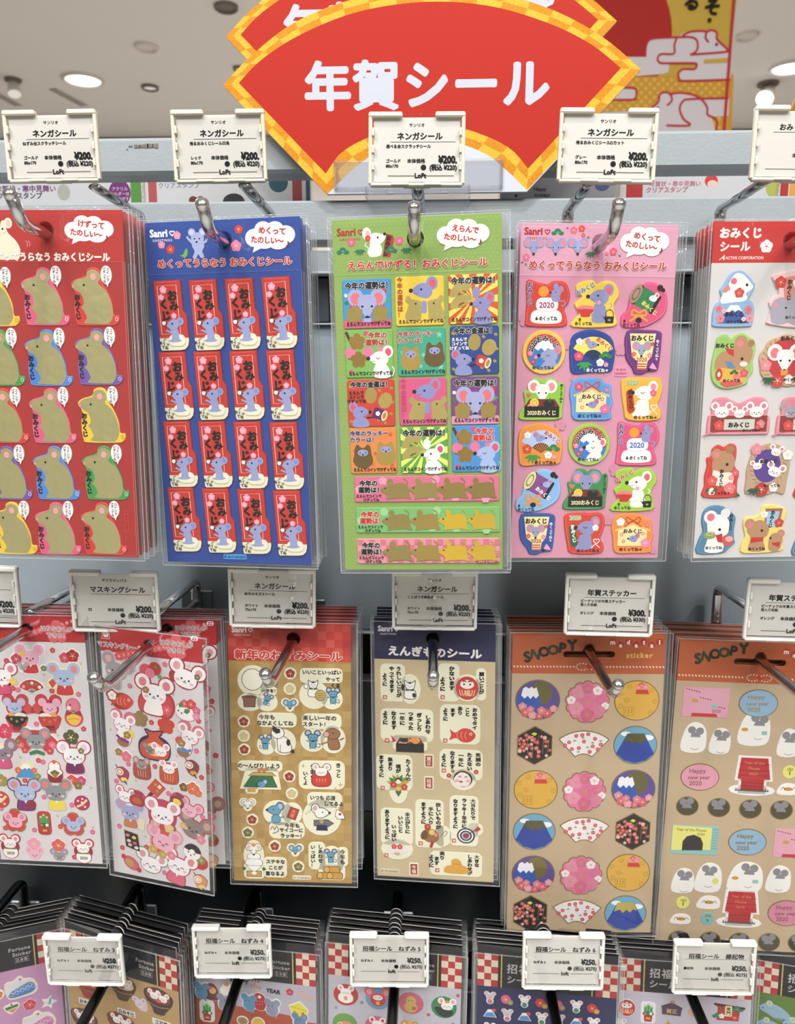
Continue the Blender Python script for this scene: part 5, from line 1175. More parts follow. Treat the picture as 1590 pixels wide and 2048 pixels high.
def hugm_st(a):
    E_ = [ell(s * 13, -19, 8.5) for s in (-1, 1)] + [ell(0, -8, 13, 11), ell(0, 10, 15, 13)]
    wbase(a, E_, '#c03246', 1.4); a.z = .00026; a.fill(ell(-15, -2, 4, 8), '#9a2038'); a.fill(ell(15, -2, 4, 8), '#9a2038'); a.fill(ell(0, 10, 15, 13), '#f4f0ec'); a.fill(rrect(-12, 0, 12, 4), '#7a7a4a'); rmouse(a, 0, -8, 15, '#f4f0ec', '#dc98a0'); a.text('2020', 0, 12, 8, '#5a5a52', .02)
def flhead_st(fc, m, ic):
    def f(a):
        P = petal(0, -11, 15); Q = [ell(s * 12, 4, 6) for s in (-1, 1)] + [ell(0, 12, 12, 9)]; wbase(a, [P] + Q, '#e8c0c8', .8); a.z = .00026; plum(a, 0, -11, 14, fc, '#e8d060'); rmouse(a, 0, 12, 14, m, ic)
    return f
def daruma_st(r, c, m):
    def f(a):
        P = crv([(-r * .7, -r), (r * .7, -r), (r, 0), (r * .8, r), (-r * .8, r), (-r, 0)], 3); wbase(a, [P], '#6a3a34', .8); a.z = .00026; a.fill(P, c); rmouse(a, 0, -r * .5, r * .78, m, '#e8a8a8')
        for i in range(4): a.line([(-r * .45 + i * r * .3, r * .1), (-r * .4 + i * r * .27, r * .8)], r * .07, '#e0b070')
    return f
def fish_st(a):
    with a.push(2, 2, 1, -4):
        P = ell(0, 0, 20, 15, 20); Q = petal(-18, -10, 11); wbase(a, [P, Q], '#a03028', 1); a.z = .00026; fish(a, 1, 0, 23, '#cf4030'); plum(a, -17, -10, 9, '#f2ece6', '#b0a080')
def plums_leaf(a):
    wbase(a, [ell(-10, 0, 12), ell(8, -5, 12)], '#e0a0a0', .6); a.z = .00026; leaf(a, -16, 6, 10, 4, 150, '#6aa04a'); leaf(a, 12, 6, 12, 4, 30, '#6aa04a'); a.fill(ell(-10, 0, 12), '#cf5060'); a.fill(ell(8, -5, 12), '#c8343c'); plum(a, 10, -9, 5, '#7a6a2a'); a.fill(ell(-2, 4, 9), '#e07a90')
def snowrabbit(a):
    P = ell(0, 2, 22, 17, 20); wbase(a, [P], '#d880a0', 1.2); a.z = .00026; a.fill(P, '#f2eeee')
    for x, y, r, c in ((-4, -12, 8, '#d85070'), (8, -12, 10, '#cf3a44'), (18, -2, 8, '#d85a80'), (17, 9, 7, '#e08ab0')): plum(a, x, y, r, c)
    leaf(a, -14, -4, 12, 4, -60, '#3f8a3a'); leaf(a, -6, 4, 14, 5, -25, '#3f8a3a'); a.fill(ell(-16, 2, 1.5), K); a.fill(ell(-10, 6, 1.5), K)
def bag_st(a):
    wbase(a, [ell(0, 2, 32, 22, 20)], '#3a2250', 0); a.z = .00026; bag(a, 0, 0, 31, '#c8502e', '#e8b070', '#3a2250'); rmouse(a, -9, 10, 12, '#8a7a74', '#c08a80'); rmouse(a, 12, 10, 14, '#f2eeec', '#e0a0a8')
def tumbler(m, c2, sash, flip=1):
    def f(a):
        with a.push(0, 0, 1, 12, flip):
            E_ = [ell(-15, -24, 11), ell(12, -26, 11), ell(-1, -8, 16, 13), ell(6, 14, 15, 18)]
            wbase(a, E_, '#d06a80', 1.2); a.z = .00026; a.fill(ell(6, 14, 15, 18), '#f2ece8'); a.fill(ell(6, 24, 12, 9), '#9a6a40'); a.fill(ell(15, 4, 10, 8), c2); plum(a, 12, 8, 8, '#9a7a4a'); a.line(crvo([(-8, 14), (2, 20), (18, 20)], 3), 5, sash); rmouse(a, -1, -9, 19, m, '#e0a0a4', eye='smile')
    return f
def box_st(a):
    P = [(-15, -20), (11, -15), (15, 19), (-13, 12)]; wbase(a, [P], '#8a7a4a', 1); a.z = .00026; a.fill(P, '#1f1818')
    for x, y, c in ((-9, -11, '#d87080'), (4, -8, '#e8c860'), (-7, 0, '#e0c8b8'), (5, 3, '#c85a70'), (-5, 8, '#d8b090'), (8, 12, '#e8d8c8')): a.fill(ell(x, y, 4.5, 3.4, 10), c)
def hago_st(a):
    with a.push(0, 0, 1, 40): P = rrect(-12, -14, 12, 12); wbase(a, [P, rrect(-3, 11, 3, 22)], '#a83028', .8); a.z = .00026; a.fill(P, '#d04a34'); a.fill(rrect(-2.4, 12, 2.4, 22), '#5a3024'); plum(a, -5, -6, 4, '#8a8a4a'); plum(a, 5, 2, 4, '#8a8a4a'); a.fill(rrect(0, -12, 6, -5), '#f2e8e0')
def dog_st(a):
    with a.push(0, 0, 1, 15):
        wbase(a, [ell(-8, -6, 17, 15), ell(12, 8, 14, 13)], '#b04040', .8); a.z = .00026; a.fill(ell(12, 8, 14, 13), '#b83a34'); plum(a, 12, 2, 9, '#8a8a4a'); a.fill(ell(-8, -6, 17, 15), '#f2ece8'); a.fill(sector(-8, -6, 6, 17, -170, -10), '#2a2020'); eyes(a, -9, -4, 6, 1.6); a.fill(ell(-9, 1, 1.4), K); a.fill(ell(4, 18, 4), '#f2ece8')
def candy_st(c1, c2):
    def f(a):
        with a.push(0, 0, 1, 35): P = ell(0, 0, 17, 11, 18); wbase(a, [P], '#a84040', .8); a.z = .00026; a.fill(P, c1); a.fill(ell(-3, 1, 9, 7), c2); a.line(ell(-3, 1, 5, 4, 12), 1.4, '#d87060', True); a.fill(ell(-19, -1, 5), '#c8343c'); a.fill(ell(19, 0, 5), '#c8343c')
    return f
def top_st(c, c2):
    def f(a):
        P = crv([(-13, -8), (0, -15), (13, -6), (10, 8), (2, 15), (-8, 8)], 3); wbase(a, [P], '#6a3434', .6); a.z = .00026; a.fill(P, c); a.fill(ell(-5, -5, 8, 7), '#f0e0d0'); a.line(ell(-5, -5, 5, 4, 12), 1.2, c, True); a.fill(ell(3, 9, 7, 4), c2); a.line([(4, 11), (8, 18)], 2, K); a.line([(-8, -12), (-13, -18)], 1.4, K)
    return f
def gstarlet(a): a.base([star(0, 0, 4, 6, .3)], '#c4b06a', .0001, .5e-4)

MA = Pack('sticker_pack', (-.2331, .4328, 1.315, .2, -.5, -2.4), .065, .1569, 'white sticker sheet of pink and grey mice at the second row\'s first hook', group='front packs of the middle row')
front(MA, 0, 0, 55, 1258, .0038, '#b5262b', '#d6d2d4', 120, 1284)
a = MA.A(100, 1260); mask_header(MA, a, 2, 115, 1263); MA.print([a])
RM = (100, 1500)
W1 = '#f2eef0'; GR = '#8e9196'; LB = '#a8bcdc'; PK1 = '#eab0c4'
MAL = [((62, 1323), mouse_st(22, PK1, '#e8a0b8', '#f2eaec', '#c8323a', lambda a, r: (plum(a, -27, -5, 11, '#c0405e'), plum(a, -15, -17, 6, '#e8c04a'), rmouse(a, -15, 11, 9, '#a8a4a8', '#d0a0a8'), plum(a, 25, 12, 6, '#6a7a3a')), back=lambda a, r, d=0: [ell(-27, -5, 11), ell(25, 12, 6), ell(-15, 11, 9)])),
       ((138, 1312), flowers_st((-8, 3, 11, '#c8405e'), (8, -1, 13, '#a82228'))), ((130, 1364), mouse_st(25, LB, '#e08890', '#ece4b0', '#c8323a', lambda a, r: a.fill([(-31, 0), (-22, -7), (-16, 2), (-24, 12)], '#cf4a40'), back=lambda a, r, d=0: [ell(-24, 3, 8)])),
       ((64, 1372), fan_st(27, '#c03230')), ((5, 1362), mouse_st(24, W1, '#e08898', '#b83a50', '#d0507a', lambda a, r: fanshape(a, 12, 8, 20, '#ecca60', -70, -10))),
       ((34, 1427), bowl_st('#1e181c', LB)), ((100, 1428), bowl_st('#c8352e', PK1, -1)), ((148, 1425), bird_st),
       ((11, 1462), sm_plum(15, '#cf3a5c')), ((143, 1474), sm_plum(15, '#55562a', '#e0dcb0')), ((74, 1488), fan_grey), ((7, 1512), mouse_st(23, '#8a7c86', '#c8a8b4', '#a85a70', '#d0507a', lambda a, r: a.fill(ell(-4, -22, 9, 7), '#e8e0c8'))),
       ((150, 1520), mouse_st(25, W1, '#ecc8d8', '#b02a3c', '#6a2a5c', None, 'dot', 0, 1, '#6a7a3a')), ((57, 1543), fuji_st), ((111, 1544), mochi_st), ((154, 1562), flowers_st((-9, -3, 11, '#d8453a'), (10, -2, 10, '#cf3f7c'), (3, 8, 9, '#7a6a2a'))),
       ((3, 1560), sm_plum(13, '#9a8a4a')), ((52, 1594), mouse_st(25, LB, '#e08a8c', '#7a2a50', '#7a2a6a', lambda a, r: a.fill(ell(11, 14, 10), '#8a2a34'))), ((114, 1594), mouse_st(25, GR, '#e07c70', '#c8c4c4', '#ecd24a')),
       ((3, 1598), temari_st(17, '#c83a34', '#7a6a2a')), ((165, 1605), temari_st(15, '#b02a50', '#7a2230')), ((32, 1640), medal_st(PK1, '#dc8aa4')), ((90, 1647), kado_st), ((148, 1648), medal_st(LB, '#a8a0d0')),
       ((22, 1693), hugm_st), ((70, 1697), flhead_st('#e89ab4', PK1, '#dca0b4')), ((119, 1700), flhead_st('#d85a5c', GR, '#c8a0a8')), ((168, 1703), hugm_st)]
for (x, y), f in MAL: MA.stick(x, y, f, ref=RM)
for i, (x, y, c) in enumerate(((14, 1321, 'r'), (106, 1300, 'r'), (27, 1376, 'r'), (37, 1379, 'p'), (105, 1381, 'r'), (158, 1388, 'p'), (74, 1447, 'p'), (168, 1457, 'r'), (78, 1520, 'r'), (87, 1523, 'p'), (51, 1560, 'r'), (89, 1593, 'p'), (145, 1609, 'p'), (12, 1655, 'r'), (70, 1659, 'p'), (122, 1652, 'r'), (186, 1663, 'p'), (150, 1713, 'r'), (3, 1616, 'p'))):
    MA.stick(x, y, sm_plum(5.2, {'r': '#c8383c', 'p': '#d8688c'}[c]), key='sp' + c, ref=RM)
for x, y in ((162, 1327), (89, 1349), (117, 1470), (42, 1514), (183, 1575), (37, 1600), (116, 1631), (187, 1654)): MA.stick(x, y, gstarlet, key='gs', ref=RM)
MA.behind(6, .0042, 'pack stacked behind the pink and grey mice sheet', 'packs behind the pink and grey mice sheet')

def masks_B(pk, pts):
    L = [(231, 1349, mouse_st(24, '#9a9698', '#e0a0a8', '#b8b4b4', '#9a9698', None, 'dot', 18)), (303, 1341, plums_leaf), (372, 1357, mouse_st(26, W1, '#e2a0a4', '#a82e34', None, lambda a, r: plum(a, 20, -12, 6, '#6a6a3a'), 'dot', 16, 1, None, lambda a, r, d=0: [ell(-20, 2, 9)] if not d else [a.fill(ell(-20, 2, 9), '#a83a34')])),
         (242, 1399, fish_st), (309, 1398, mouse_st(28, W1, '#dd8088', '#b22e34', '#f2eeec', lambda a, r: (plum(a, -16, -15, 7, '#9a6a3a'), plum(a, 26, 14, 10, '#d8506a')), 'dot', 5, 1, None, lambda a, r, d=0: [ell(24, 8, 14, 22), ell(-20, 10, 8, 16)] if not d else [a.fill(ell(24, 8, 13, 21), '#c84444'), a.fill(ell(-20, 10, 8, 16), '#c84444')])),
         (375, 1420, snowrabbit), (245, 1457, tumbler(W1, '#ecd048', '#7a2a80')), (281, 1437, sm_plum(15, '#8f7a50', '#c86a50')), (333, 1450, sm_plum(16, '#c8402c', '#8a6a30')), (310, 1490, bag_st), (378, 1482, tumbler(W1, '#cf5040', '#4a8ad0', -1)),
         (247, 1508, flowers_st((-8, -4, 8, '#9a7a3a'), (7, 3, 11, '#d8708a'))), (246, 1548, top_st('#a83a50', '#ecd860')), (285, 1538, daruma_st(17, '#a84a40', '#9a9290')), (339, 1546, daruma_st(18, '#c04a34', W1)), (385, 1535, top_st('#8a3a34', '#d8a03c')),
         (252, 1592, mouse_st(16, W1, '#d89098', '#c04a5c', None, lambda a, r: bag(a, 24, -4, 15, '#b03a34', '#c8602e', '#5a2a60'), 'dot', 10, 1, None, lambda a, r, d=0: [ell(24, -4, 16)] if not d else [])), (313, 1576, hago_st), (384, 1578, flowers_st((-15, -2, 9, '#6a5a24'), (3, -2, 13, '#d86848'), (13, 5, 8, '#d86848'))),
         (262, 1632, mouse_st(22, '#a0a6cc', '#d090a8', '#d8d4dc', '#c07a50', lambda a, r: a.fill([(18, -2), (30, 2), (27, 24), (14, 20)], '#e8dcc0'))), (326, 1630, mouse_st(27, W1, '#de9aa8', '#b83a5c', None, None, 'dot', 4, 1, None, lambda a, r, d=0: [ell(0, 0, 26, 30), petal(-14, 22, 10), petal(16, 24, 10)] if not d else [a.fill(ell(0, 0, 25, 29), '#c03a50'), plum(a, -14, 20, 10, '#d8a0a0'), plum(a, 14, 22, 10, '#d8c080')])),
         (379, 1620, mouse_st(18, PK1, '#dc8ca0', '#c04a60', None, lambda a, r: bag(a, -26, -6, 14, '#8a3a4a', '#ecd048', '#7a2a40'), 'smile', 25, 1, None, lambda a, r, d=0: [ell(-26, -6, 14)] if not d else [])), (388, 1657, mouse_st(26, '#8a7c74', '#c89a90', '#b84454', None, lambda a, r: (plum(a, 20, 12, 9, '#e0849a'), plum(a, -20, 4, 7, '#d8b070')), 'dot', 22)),
         (266, 1681, box_st), (328, 1684, mouse_st(26, PK1, '#dc9ab0', '#d0a090', None, lambda a, r: (plum(a, -18, 20, 9, '#c8a050'), plum(a, 2, 24, 9, '#b8a050'), plum(a, 20, 20, 9, '#e0809a')), 'smile', 10, 1, None, lambda a, r, d=0: [ell(0, 0, 25, 27)] if not d else [a.fill(ell(0, 0, 24, 26), '#cf5040')])),
         (392, 1712, dog_st), (264, 1725, candy_st('#d06070', '#b8a050')), (303, 1728, mouse_st(24, W1, '#de9aa0', '#8a9a80', None, None, 'smile', 12)), (357, 1740, mouse_st(26, W1, '#dc8890', '#c05068', '#d86a80', None, 'smile', 14)), (402, 1763, top_st('#d89060', '#e8c890'))]
    S_ = [(331, 1328, 'p'), (261, 1371, 'p'), (342, 1381, 'r'), (398, 1441, 'r'), (304, 1444, 'r'), (394, 1501, 'p'), (258, 1527, 'p'), (311, 1532, 'r'), (404, 1554, 'r'), (234, 1561, 'p'), (338, 1586, 'p'), (287, 1610, 'r'), (406, 1633, 'p'), (240, 1651, 'p'), (246, 1694, 'r'), (294, 1693, 'r'), (362, 1679, 'r'), (330, 1744, 'p')]
    return L, S_
MB_ = Pack('sticker_pack', (-.1596, .4243, 1.3089, 2.5, 0, -11.9), .065, .1603, 'white sticker sheet of blushing mice turned askew on its hook', group='front packs of the middle row')
MB_.M = Matrix.Translation((-.1606, .4243, 1.3010)) @ Matrix.Rotation(math.radians(1.8), 4, 'Y') @ Matrix.Translation((.1606, -.4243, -1.3010)) @ MB_.M
MB_.I = MB_.M.inverted(); MB_.o.matrix_world = MB_.M
front(MB_, 0, 0, 298, 1291, .0038, '#b5262b', '#d6d2d4', 300, 1313)
a = MB_.A(300, 1290); mask_header(MB_, a, 0, 354, 1293, (241, 1291), (390, 1276))
with a.go(213, 1267): a.fill(rrect(-8, -8, 8, 9), '#e8c8c4'); a.fill(rrect(-7, -7, 7, 8), '#b5262b'); plum(a, 0, 0, 6.5, '#f0dcd4', '#c86a60')
MB_.print([a])
L, S_ = masks_B(MB_, None)
for x, y, f in L: MB_.stick(x, y, f, ref=(320, 1500))
for x, y, c in S_: MB_.stick(x, y, sm_plum(5.0, {'r': '#c8383c', 'p': '#d8688c'}[c]), key='sp' + c)
for x, y in ((378, 1332), (348, 1388), (223, 1458), (355, 1511), (273, 1560), (345, 1576), (292, 1672)): MB_.stick(x, y, gstarlet, key='gs')
MC = Pack('sticker_pack', (-.165, .4500, 1.3085, 0, -.1, -.6), .065, .160, 'white mouse sticker sheet half hidden behind the askew one', group=None)
MC.M = Matrix.Translation((.004, 0, 0)) @ MC.M; MC.I = MC.M.inverted(); MC.o.matrix_world = MC.M
front(MC, 0, 0, 335, 1258, .0038, '#b5262b', '#d6d2d4', 430, 1290)
a = MC.A(400, 1260); mask_header(MC, a, 0, 383, 1261, None, (421, 1246)); MC.print([a])
dx, dy = 22, -42
for x, y, f in L:
    if x > 360: MC.stick(x + dx, y + dy - (x - 380) * .05, f, ref=(400, 1500))
MC.stick(424, 1402, sm_plum(5.5, '#c8383c')); MC.stick(421, 1460, sm_plum(4, '#d8688c')); MC.stick(432, 1510, sm_plum(5.5, '#c8383c'))
MC.behind(5, .0042, 'mouse sticker pack stacked behind the half hidden sheet', 'packs behind the askew sheet')

# --- gold checked sheet of new-year mice
NM = Pack('sticker_pack', (-.0855, .4554, 1.3053, -1.3, .2, .3), .075, .1691, 'gold checked sticker sheet of cartoon mice and a lucky cat', group='front packs of the middle row')
front(NM, 0, 0, 587, 1277, .0042, '#c23a31', '#b08a44', 580, 1322)
a = NM.A(580, 1290); hx, hy = NM.P(587, 1277); hy = -hy; hh = -NM.P(580, 1322)[1]
a.T = (1, 0, 0, 0, 1); u = a.u; q = .0050; rnd = random.Random(5)
for j in range(34):
    for i in range(15):
        x0 = -.0375 + i * q; y0 = j * q
        if y0 + q > NM.h: continue
        if y0 < hh:
            y1 = min(y0 + q, hh)
            if (i + j) % 2 or math.hypot(x0 + q / 2 - hx, y0 + q / 2 - hy) < .0078: continue
            a.raw([(x0 / u, y0 / u), ((x0 + q) / u, y0 / u), ((x0 + q) / u, y1 / u), (x0 / u, y1 / u)], [(0, 1, 2, 3)], ('#cf5548', '#b5332c', '#ca4a3e')[rnd.randrange(3)], 0, NM.T + DZ)
        else: a.z = NM.T; a.raw([(x0 / u, y0 / u), ((x0 + q) / u, y0 / u), ((x0 + q) / u, (y0 + q) / u), (x0 / u, (y0 + q) / u)], [(0, 1, 2, 3)], ('#b49354', '#a88648', '#bb9a5e', '#ae8c50')[(i + j) % 2 * 2 + rnd.randrange(2)], 0, NM.T + DZ)
a.z = NM.T + 4 * DZ
with a.go(482, 1258): script_logo(a, 0, 0, 14, '#f4e8e0')
with a.go(577, 1310, .5): a.text('新年のねずみシール', 0, 0, 20.5, '#c8382e', .03, halo=('#f6e4dc', .055), sx=1.17)
NM.print([a])
CR = '#eae7cc'; MBL = '#5e9cba'
def cart(Ps, draw, g=3.2):
    def f(a):
        a.base([grow(P, g) for P in Ps], CR, .00035, .15e-3); a.z = .00037; draw(a)
    return f
def tx(a, t, x, y, h, c='#1d1a14', b=.032, **k): a.text(t, x, y, h, c, b, **k)
def linemouse(a, x, y, s, c=MBL, flip=1, rot=0, tail=True):
    with a.push(x, y, s, rot, flip):
        if tail: a.line(crvo([(.3, 1.0), (.9, 1.1), (.9, .6), (.6, .7)], 3), .09, '#2d4a5a')
        a.out(crv([(-.3, 0), (.35, 0), (.45, .6), (.3, 1.15), (-.35, 1.15), (-.4, .6)], 3), c, .1, K)
        a.line([(-.3, .35), (-.85, .2)], .2, c); a.line([(.3, .4), (.7, .1)], .2, c); a.line([(-.2, 1.1), (-.4, 1.35)], .2, c); a.line([(.2, 1.1), (.35, 1.35)], .2, c)
        for q in (-1, 1): a.out(ell(q * .62, -.85, .42), c, .1, K); a.fill(ell(q * .62, -.85, .24), '#c8b8d0')
        a.out(crv([(-.6, -.65), (.6, -.65), (.5, 0), (0, .32), (-.5, 0)], 3), c, .1, K); eyes(a, 0, -.25, .22, .07); a.fill(ell(0, .22, .13), K)
def facemouse(c):
    def f(a):
        Ps = [ell(s * 8.5, -5, 6.5) for s in (-1, 1)] + [ell(0, 3, 7, 9)]
        a.base([grow(P, 2.6) for P in Ps], CR, .00035, .15e-3); a.z = .00037; vmouse(a, 0, 0, 9.5, c, '#c8b8d0', lc=K)
    return f
def smallpl(c):
    def f(a): a.base([ell(0, 0, 12.5, n=20)], CR, .00035, .15e-3); a.z = .00037; plum(a, 0, 0, 9.5, c, '#e0c878')
    return f
def n1(a):
    a.out(ell(-10, -18, 21, 22, 22), '#f2efdc', 1.2, K); a.out([(-32, 17), (-2, 17), (-5, 24), (-6, 38), (-28, 38), (-29, 24)], '#8a5a4c', 1.2, K); a.fill(ell(-17, 17, 14, 3), '#6a4438')
    with a.push(18, 22, 1, 25): linemouse(a, 0, 0, 10)
    for i, (t, x) in enumerate((('いいことせ', 40), ('ちくふくらむ', 26))): tx(a, t[:4], x - 4, -20, 8.6, vert=True)
    tx(a, '一年を！', 24, 4, 8)
def n2(a):
    tx(a, 'いいこといっぱい', 2, -33, 9.8, sx=.98); tx(a, 'やって', 24, -19, 9.5); tx(a, 'くる', 29, -7, 9.5)
    with a.push(-15, -2): cat(a, 0, -4, 17); a.out(ell(-14, -2, 4, 5), '#f4f1ec', 1, K); a.out(ell(14, 16, 10, 11, 18), '#c8a85a', 1.1, K); a.many([rrect(8, 12 + i * 4, 20, 13.2 + i * 4) for i in range(3)], '#7a6030')
    linemouse(a, 24, 14, 13)
def n3(a):
    tx(a, '今年も', -18, -36, 11); tx(a, 'なかよくしてね', -2, -24, 10.4); linemouse(a, -22, 16, 12, flip=-1)
    a.out(crv([(4, 4), (20, 6), (30, 24), (26, 36), (6, 36), (2, 20)], 3), '#f2eee6', 1.2, K); a.out(ell(3, -4, 13, 12, 18), '#f2eee6', 1.2, K); a.fill([(-7, -8), (-7, -20), (1, -14), (8, -12), (8, -4), (0, -2)], '#26211f'); a.fill(ell(24, 16, 4, 7), '#26211f'); a.line(crvo([(28, 34), (34, 36), (32, 30)], 3), 4, '#26211f'); a.line([(8, 20), (8, 36)], 1, K)
def n4(a):
    tx(a, '楽しい一年の', -6, -34, 11, sx=1.02); tx(a, 'スタート！', -14, -21, 10.5); linemouse(a, -20, 10, 15); 
    a.out(crv([(12, 4), (28, 6), (34, 22), (30, 30), (14, 30), (10, 16)], 3), '#9a6a44', 1.1, K); a.out(crv([(4, -6), (20, -14), (34, -6), (30, 6), (14, 8)], 3), '#9a6a44', 1.1, K); a.out(ell(7, -1, 6), '#e0a0a0', 1, K); a.line([(12, 14), (-4, 20)], 3, '#9a6a44'); a.fill(ell(20, -4, 1.4), K); a.line([(34, 10), (42, 6)], 3, '#9a6a44')
def n5(a):
    tx(a, 'の〜んびりしよう', -2, -23, 11, sx=.98); a.out([(-18, -2), (24, -2), (34, 22), (-34, 22)], '#2f6b3e', 1.2, K); a.out([(-24, -2), (-14, -9), (24, -9), (32, -2)], '#c8a45a', 1.1, K); a.many([ell(-2 + i * 5, -13 - (i % 2) * 3, 4) for i in range(4)], '#b88048'); smouse(a, 2, 16, 9, MBL, '#c8b8d0', 1, 'smile', lc=K); a.fill(rrect(-26, 26, -10, 33), '#c8a03c')
def n6(a):
    tx(a, 'うまく', -18, -8, 10.5, vert=True); tx(a, 'いくよ', -32, 6, 10, vert=True); tx(a, 'きっと', 34, -12, 10.5, vert=True); a.out(crv([(-12, -10), (12, -10), (20, 8), (14, 22), (-14, 22), (-20, 8)], 3), '#c8332e', 1.1, K); rmouse(a, 0, -8, 14, '#f2efe8', '#e0b8c0', lc=K)
    for x, y, r in ((-36, -20, 5), (28, 26, 4), (38, 18, 6)): a.fill(star(x, y, r, 4, .25), '#b8b088')
    a.many([[(-10 + i * 6, 6), (-8 + i * 6, 6), (-9 + i * 5, 17)] for i in range(4)], '#d8b060')
def n7(a):
    with a.push(-12, -14): smouse(a, -10, -6, 14, MBL, '#c8b8d0', lc=K); a.out(crv([(-14, 6), (-2, 4), (2, 18), (-14, 20)], 3), MBL, 1, K); a.line([(-14, 18), (-22, 22)], 3, MBL); a.line([(-2, 10), (10, 8)], 3, MBL); 
    with a.push(16, -14, 1, 20): a.out(rrect(-9, -12, 9, 12), '#b8302c', 1, K); tx(a, '大吉', 0, 0, 9, '#d8a060', vert=True)
    tx(a, '今年も', 14, 12, 10.5); tx(a, 'サイコーに', 12, 22, 9.6); tx(a, 'ラッキー！', 14, 34, 10); a.line(crvo([(-30, 22), (-26, 14), (-22, 22), (-18, 14), (-14, 24), (-26, 30)], 3), 1.2, K)
def n8(a):
    tx(a, 'いつも 応援', -2, -36, 10.6, sx=.92); tx(a, 'してるよ', 20, -24, 10); 
    with a.push(-2, 0): smouse(a, -2, -4, 15, '#f2efe8', '#d8b0b8', -1, lc=K); a.out([(-18, 12), (10, 10), (22, 18), (10, 26), (-18, 24)], '#6a6a70', 1, K); a.fill([(-8, 12), (2, 12), (-2, 20)], '#d8a83c'); a.fill([(-12, 22), (8, 22), (10, 34), (-14, 34)], '#20264a')
    with a.push(22, 8, 1, 30): a.out(sector(0, 0, 5, 20, -110, -30), '#f2efe8', 1, K); a.fill(ell(4, -14, 3), '#c8302c')
    for i in range(8): a.line([(-38 + i * 3.4, -2 - i * 3.2), (-34 + i * 3.4, 0 - i * 2.6)], .8, '#6a6450')
def n9(a):
    mochi(a, -18, 4, 18, K); mochi(a, -18, 4, 17); mochi(a, -18, -9, 14, K); mochi(a, -18, -9, 13); vmouse(a, -18, -22, 12, '#f2efe8', '#e0b8c0', lc=K); a.fill(ell(-18, -33, 4), '#e0922c'); a.out([(-34, 12), (-2, 12), (-18, 28)], '#f4f2ec', 1, K); a.out(rrect(-33, 24, -3, 36), '#c89a58', 1, K); a.fill(ell(-18, 28, 5, 4), '#f2efe0'); leaf(a, -34, 18, 9, 4, 170, '#3a6a3a'); leaf(a, -2, 18, 9, 4, 10, '#3a6a3a')
    tx(a, 'ステキな', 26, 2, 9.8); tx(a, 'ことが', 26, 15, 9.8); tx(a, '重なるよ', 25, 28, 10)
def n10(a):
    tx(a, '今年も', 32, -8, 11, vert=True); tx(a, 'しあわせ', -13, -14, 10, vert=True); tx(a, 'いっぱい！', -28, -8, 10, vert=True); linemouse(a, 8, -10, 12)
    for x, y in ((8, 20), (-6, 33), (14, 33)): a.out(rrect(x - 10, y - 7, x + 18, y + 7, 4), '#c8943c', 1, K); a.out(ell(x - 8, y, 6, 7), '#d8a848', 1, K)
NL = [((516, 1376), cart([ell(-9, -16, 28, 28, 22), ell(-16, 28, 22, 16), rrect(8, -26, 34, 12, 6), ell(18, 28, 18, 16)], n1)), ((642, 1376), cart([rrect(-38, -38, 40, -14, 6), ell(-14, 14, 26, 26), ell(22, 22, 18, 18)], n2)),
      ((553, 1468), cart([rrect(-34, -42, 38, -18, 8), ell(-20, 22, 16, 18), ell(14, 16, 22, 24)], n3)), ((646, 1468), cart([rrect(-38, -40, 34, -14, 8), ell(-20, 12, 22, 22), ell(20, 10, 22, 26)], n4)),
      ((521, 1552), cart([rrect(-42, -30, 42, -14, 6), [(-26, -16), (32, -16), (38, 24), (-38, 24)], rrect(-28, 20, -8, 34, 4)], n5)), ((643, 1550), cart([rrect(-42, -28, 44, 26, 10)], n6)),
      ((571, 1638), cart([ell(-14, -14, 28, 24), ell(14, -14, 18, 20), rrect(-30, 8, 36, 38, 10)], n7)), ((648, 1628), cart([rrect(-30, -44, 34, -18, 8), ell(-4, 6, 36, 36)], n8)), ((526, 1719), cart([ell(-18, -10, 18, 30), rrect(-36, 8, 0, 38, 6), rrect(4, -4, 46, 34, 6)], n9)), ((654, 1719), cart([rrect(-34, -36, -6, 18, 8), ell(10, 2, 22, 30), rrect(-14, 12, 34, 40, 6), rrect(24, -26, 40, 10, 6)], n10))]
RN = (580, 1500)
for (x, y), f in NL: NM.stick(x, y, f, ref=RN, name='cartoon_sticker')
for i, (x, y, k) in enumerate(((581, 1346, 'r'), (580, 1377, 'g'), (488, 1442, 'r'), (488, 1471, 'g'), (489, 1498, 'r'), (579, 1552, 'r'), (584, 1586, 'g'), (505, 1638, 'r'), (496, 1664, 'd'), (550, 1691, 'r'), (597, 1732, 'd'))):
    NM.stick(x, y, smallpl({'r': '#9a2e2e', 'g': '#c8c090', 'd': '#6a6a44'}[k]), key='np' + k, ref=RN)
for x, y, c in ((580, 1409, MBL), (496, 1608, '#f2efe8'), (591, 1699, MBL)): NM.stick(x, y, facemouse(c), ref=RN)
NM.stick(604, 1754, lambda a: (a.base([rrect(-19, -4.5, 19, 4.5, 4)], '#dcd8c0', .0003, .1e-3), a.text("© '19 SANRIO", 0, 0, 5.6, '#6a6250', .01)), name='copyright_sticker')
NM.behind(6, .0062, 'gold checked pack stacked behind the cartoon mice sheet', 'packs behind the gold checked sheet')

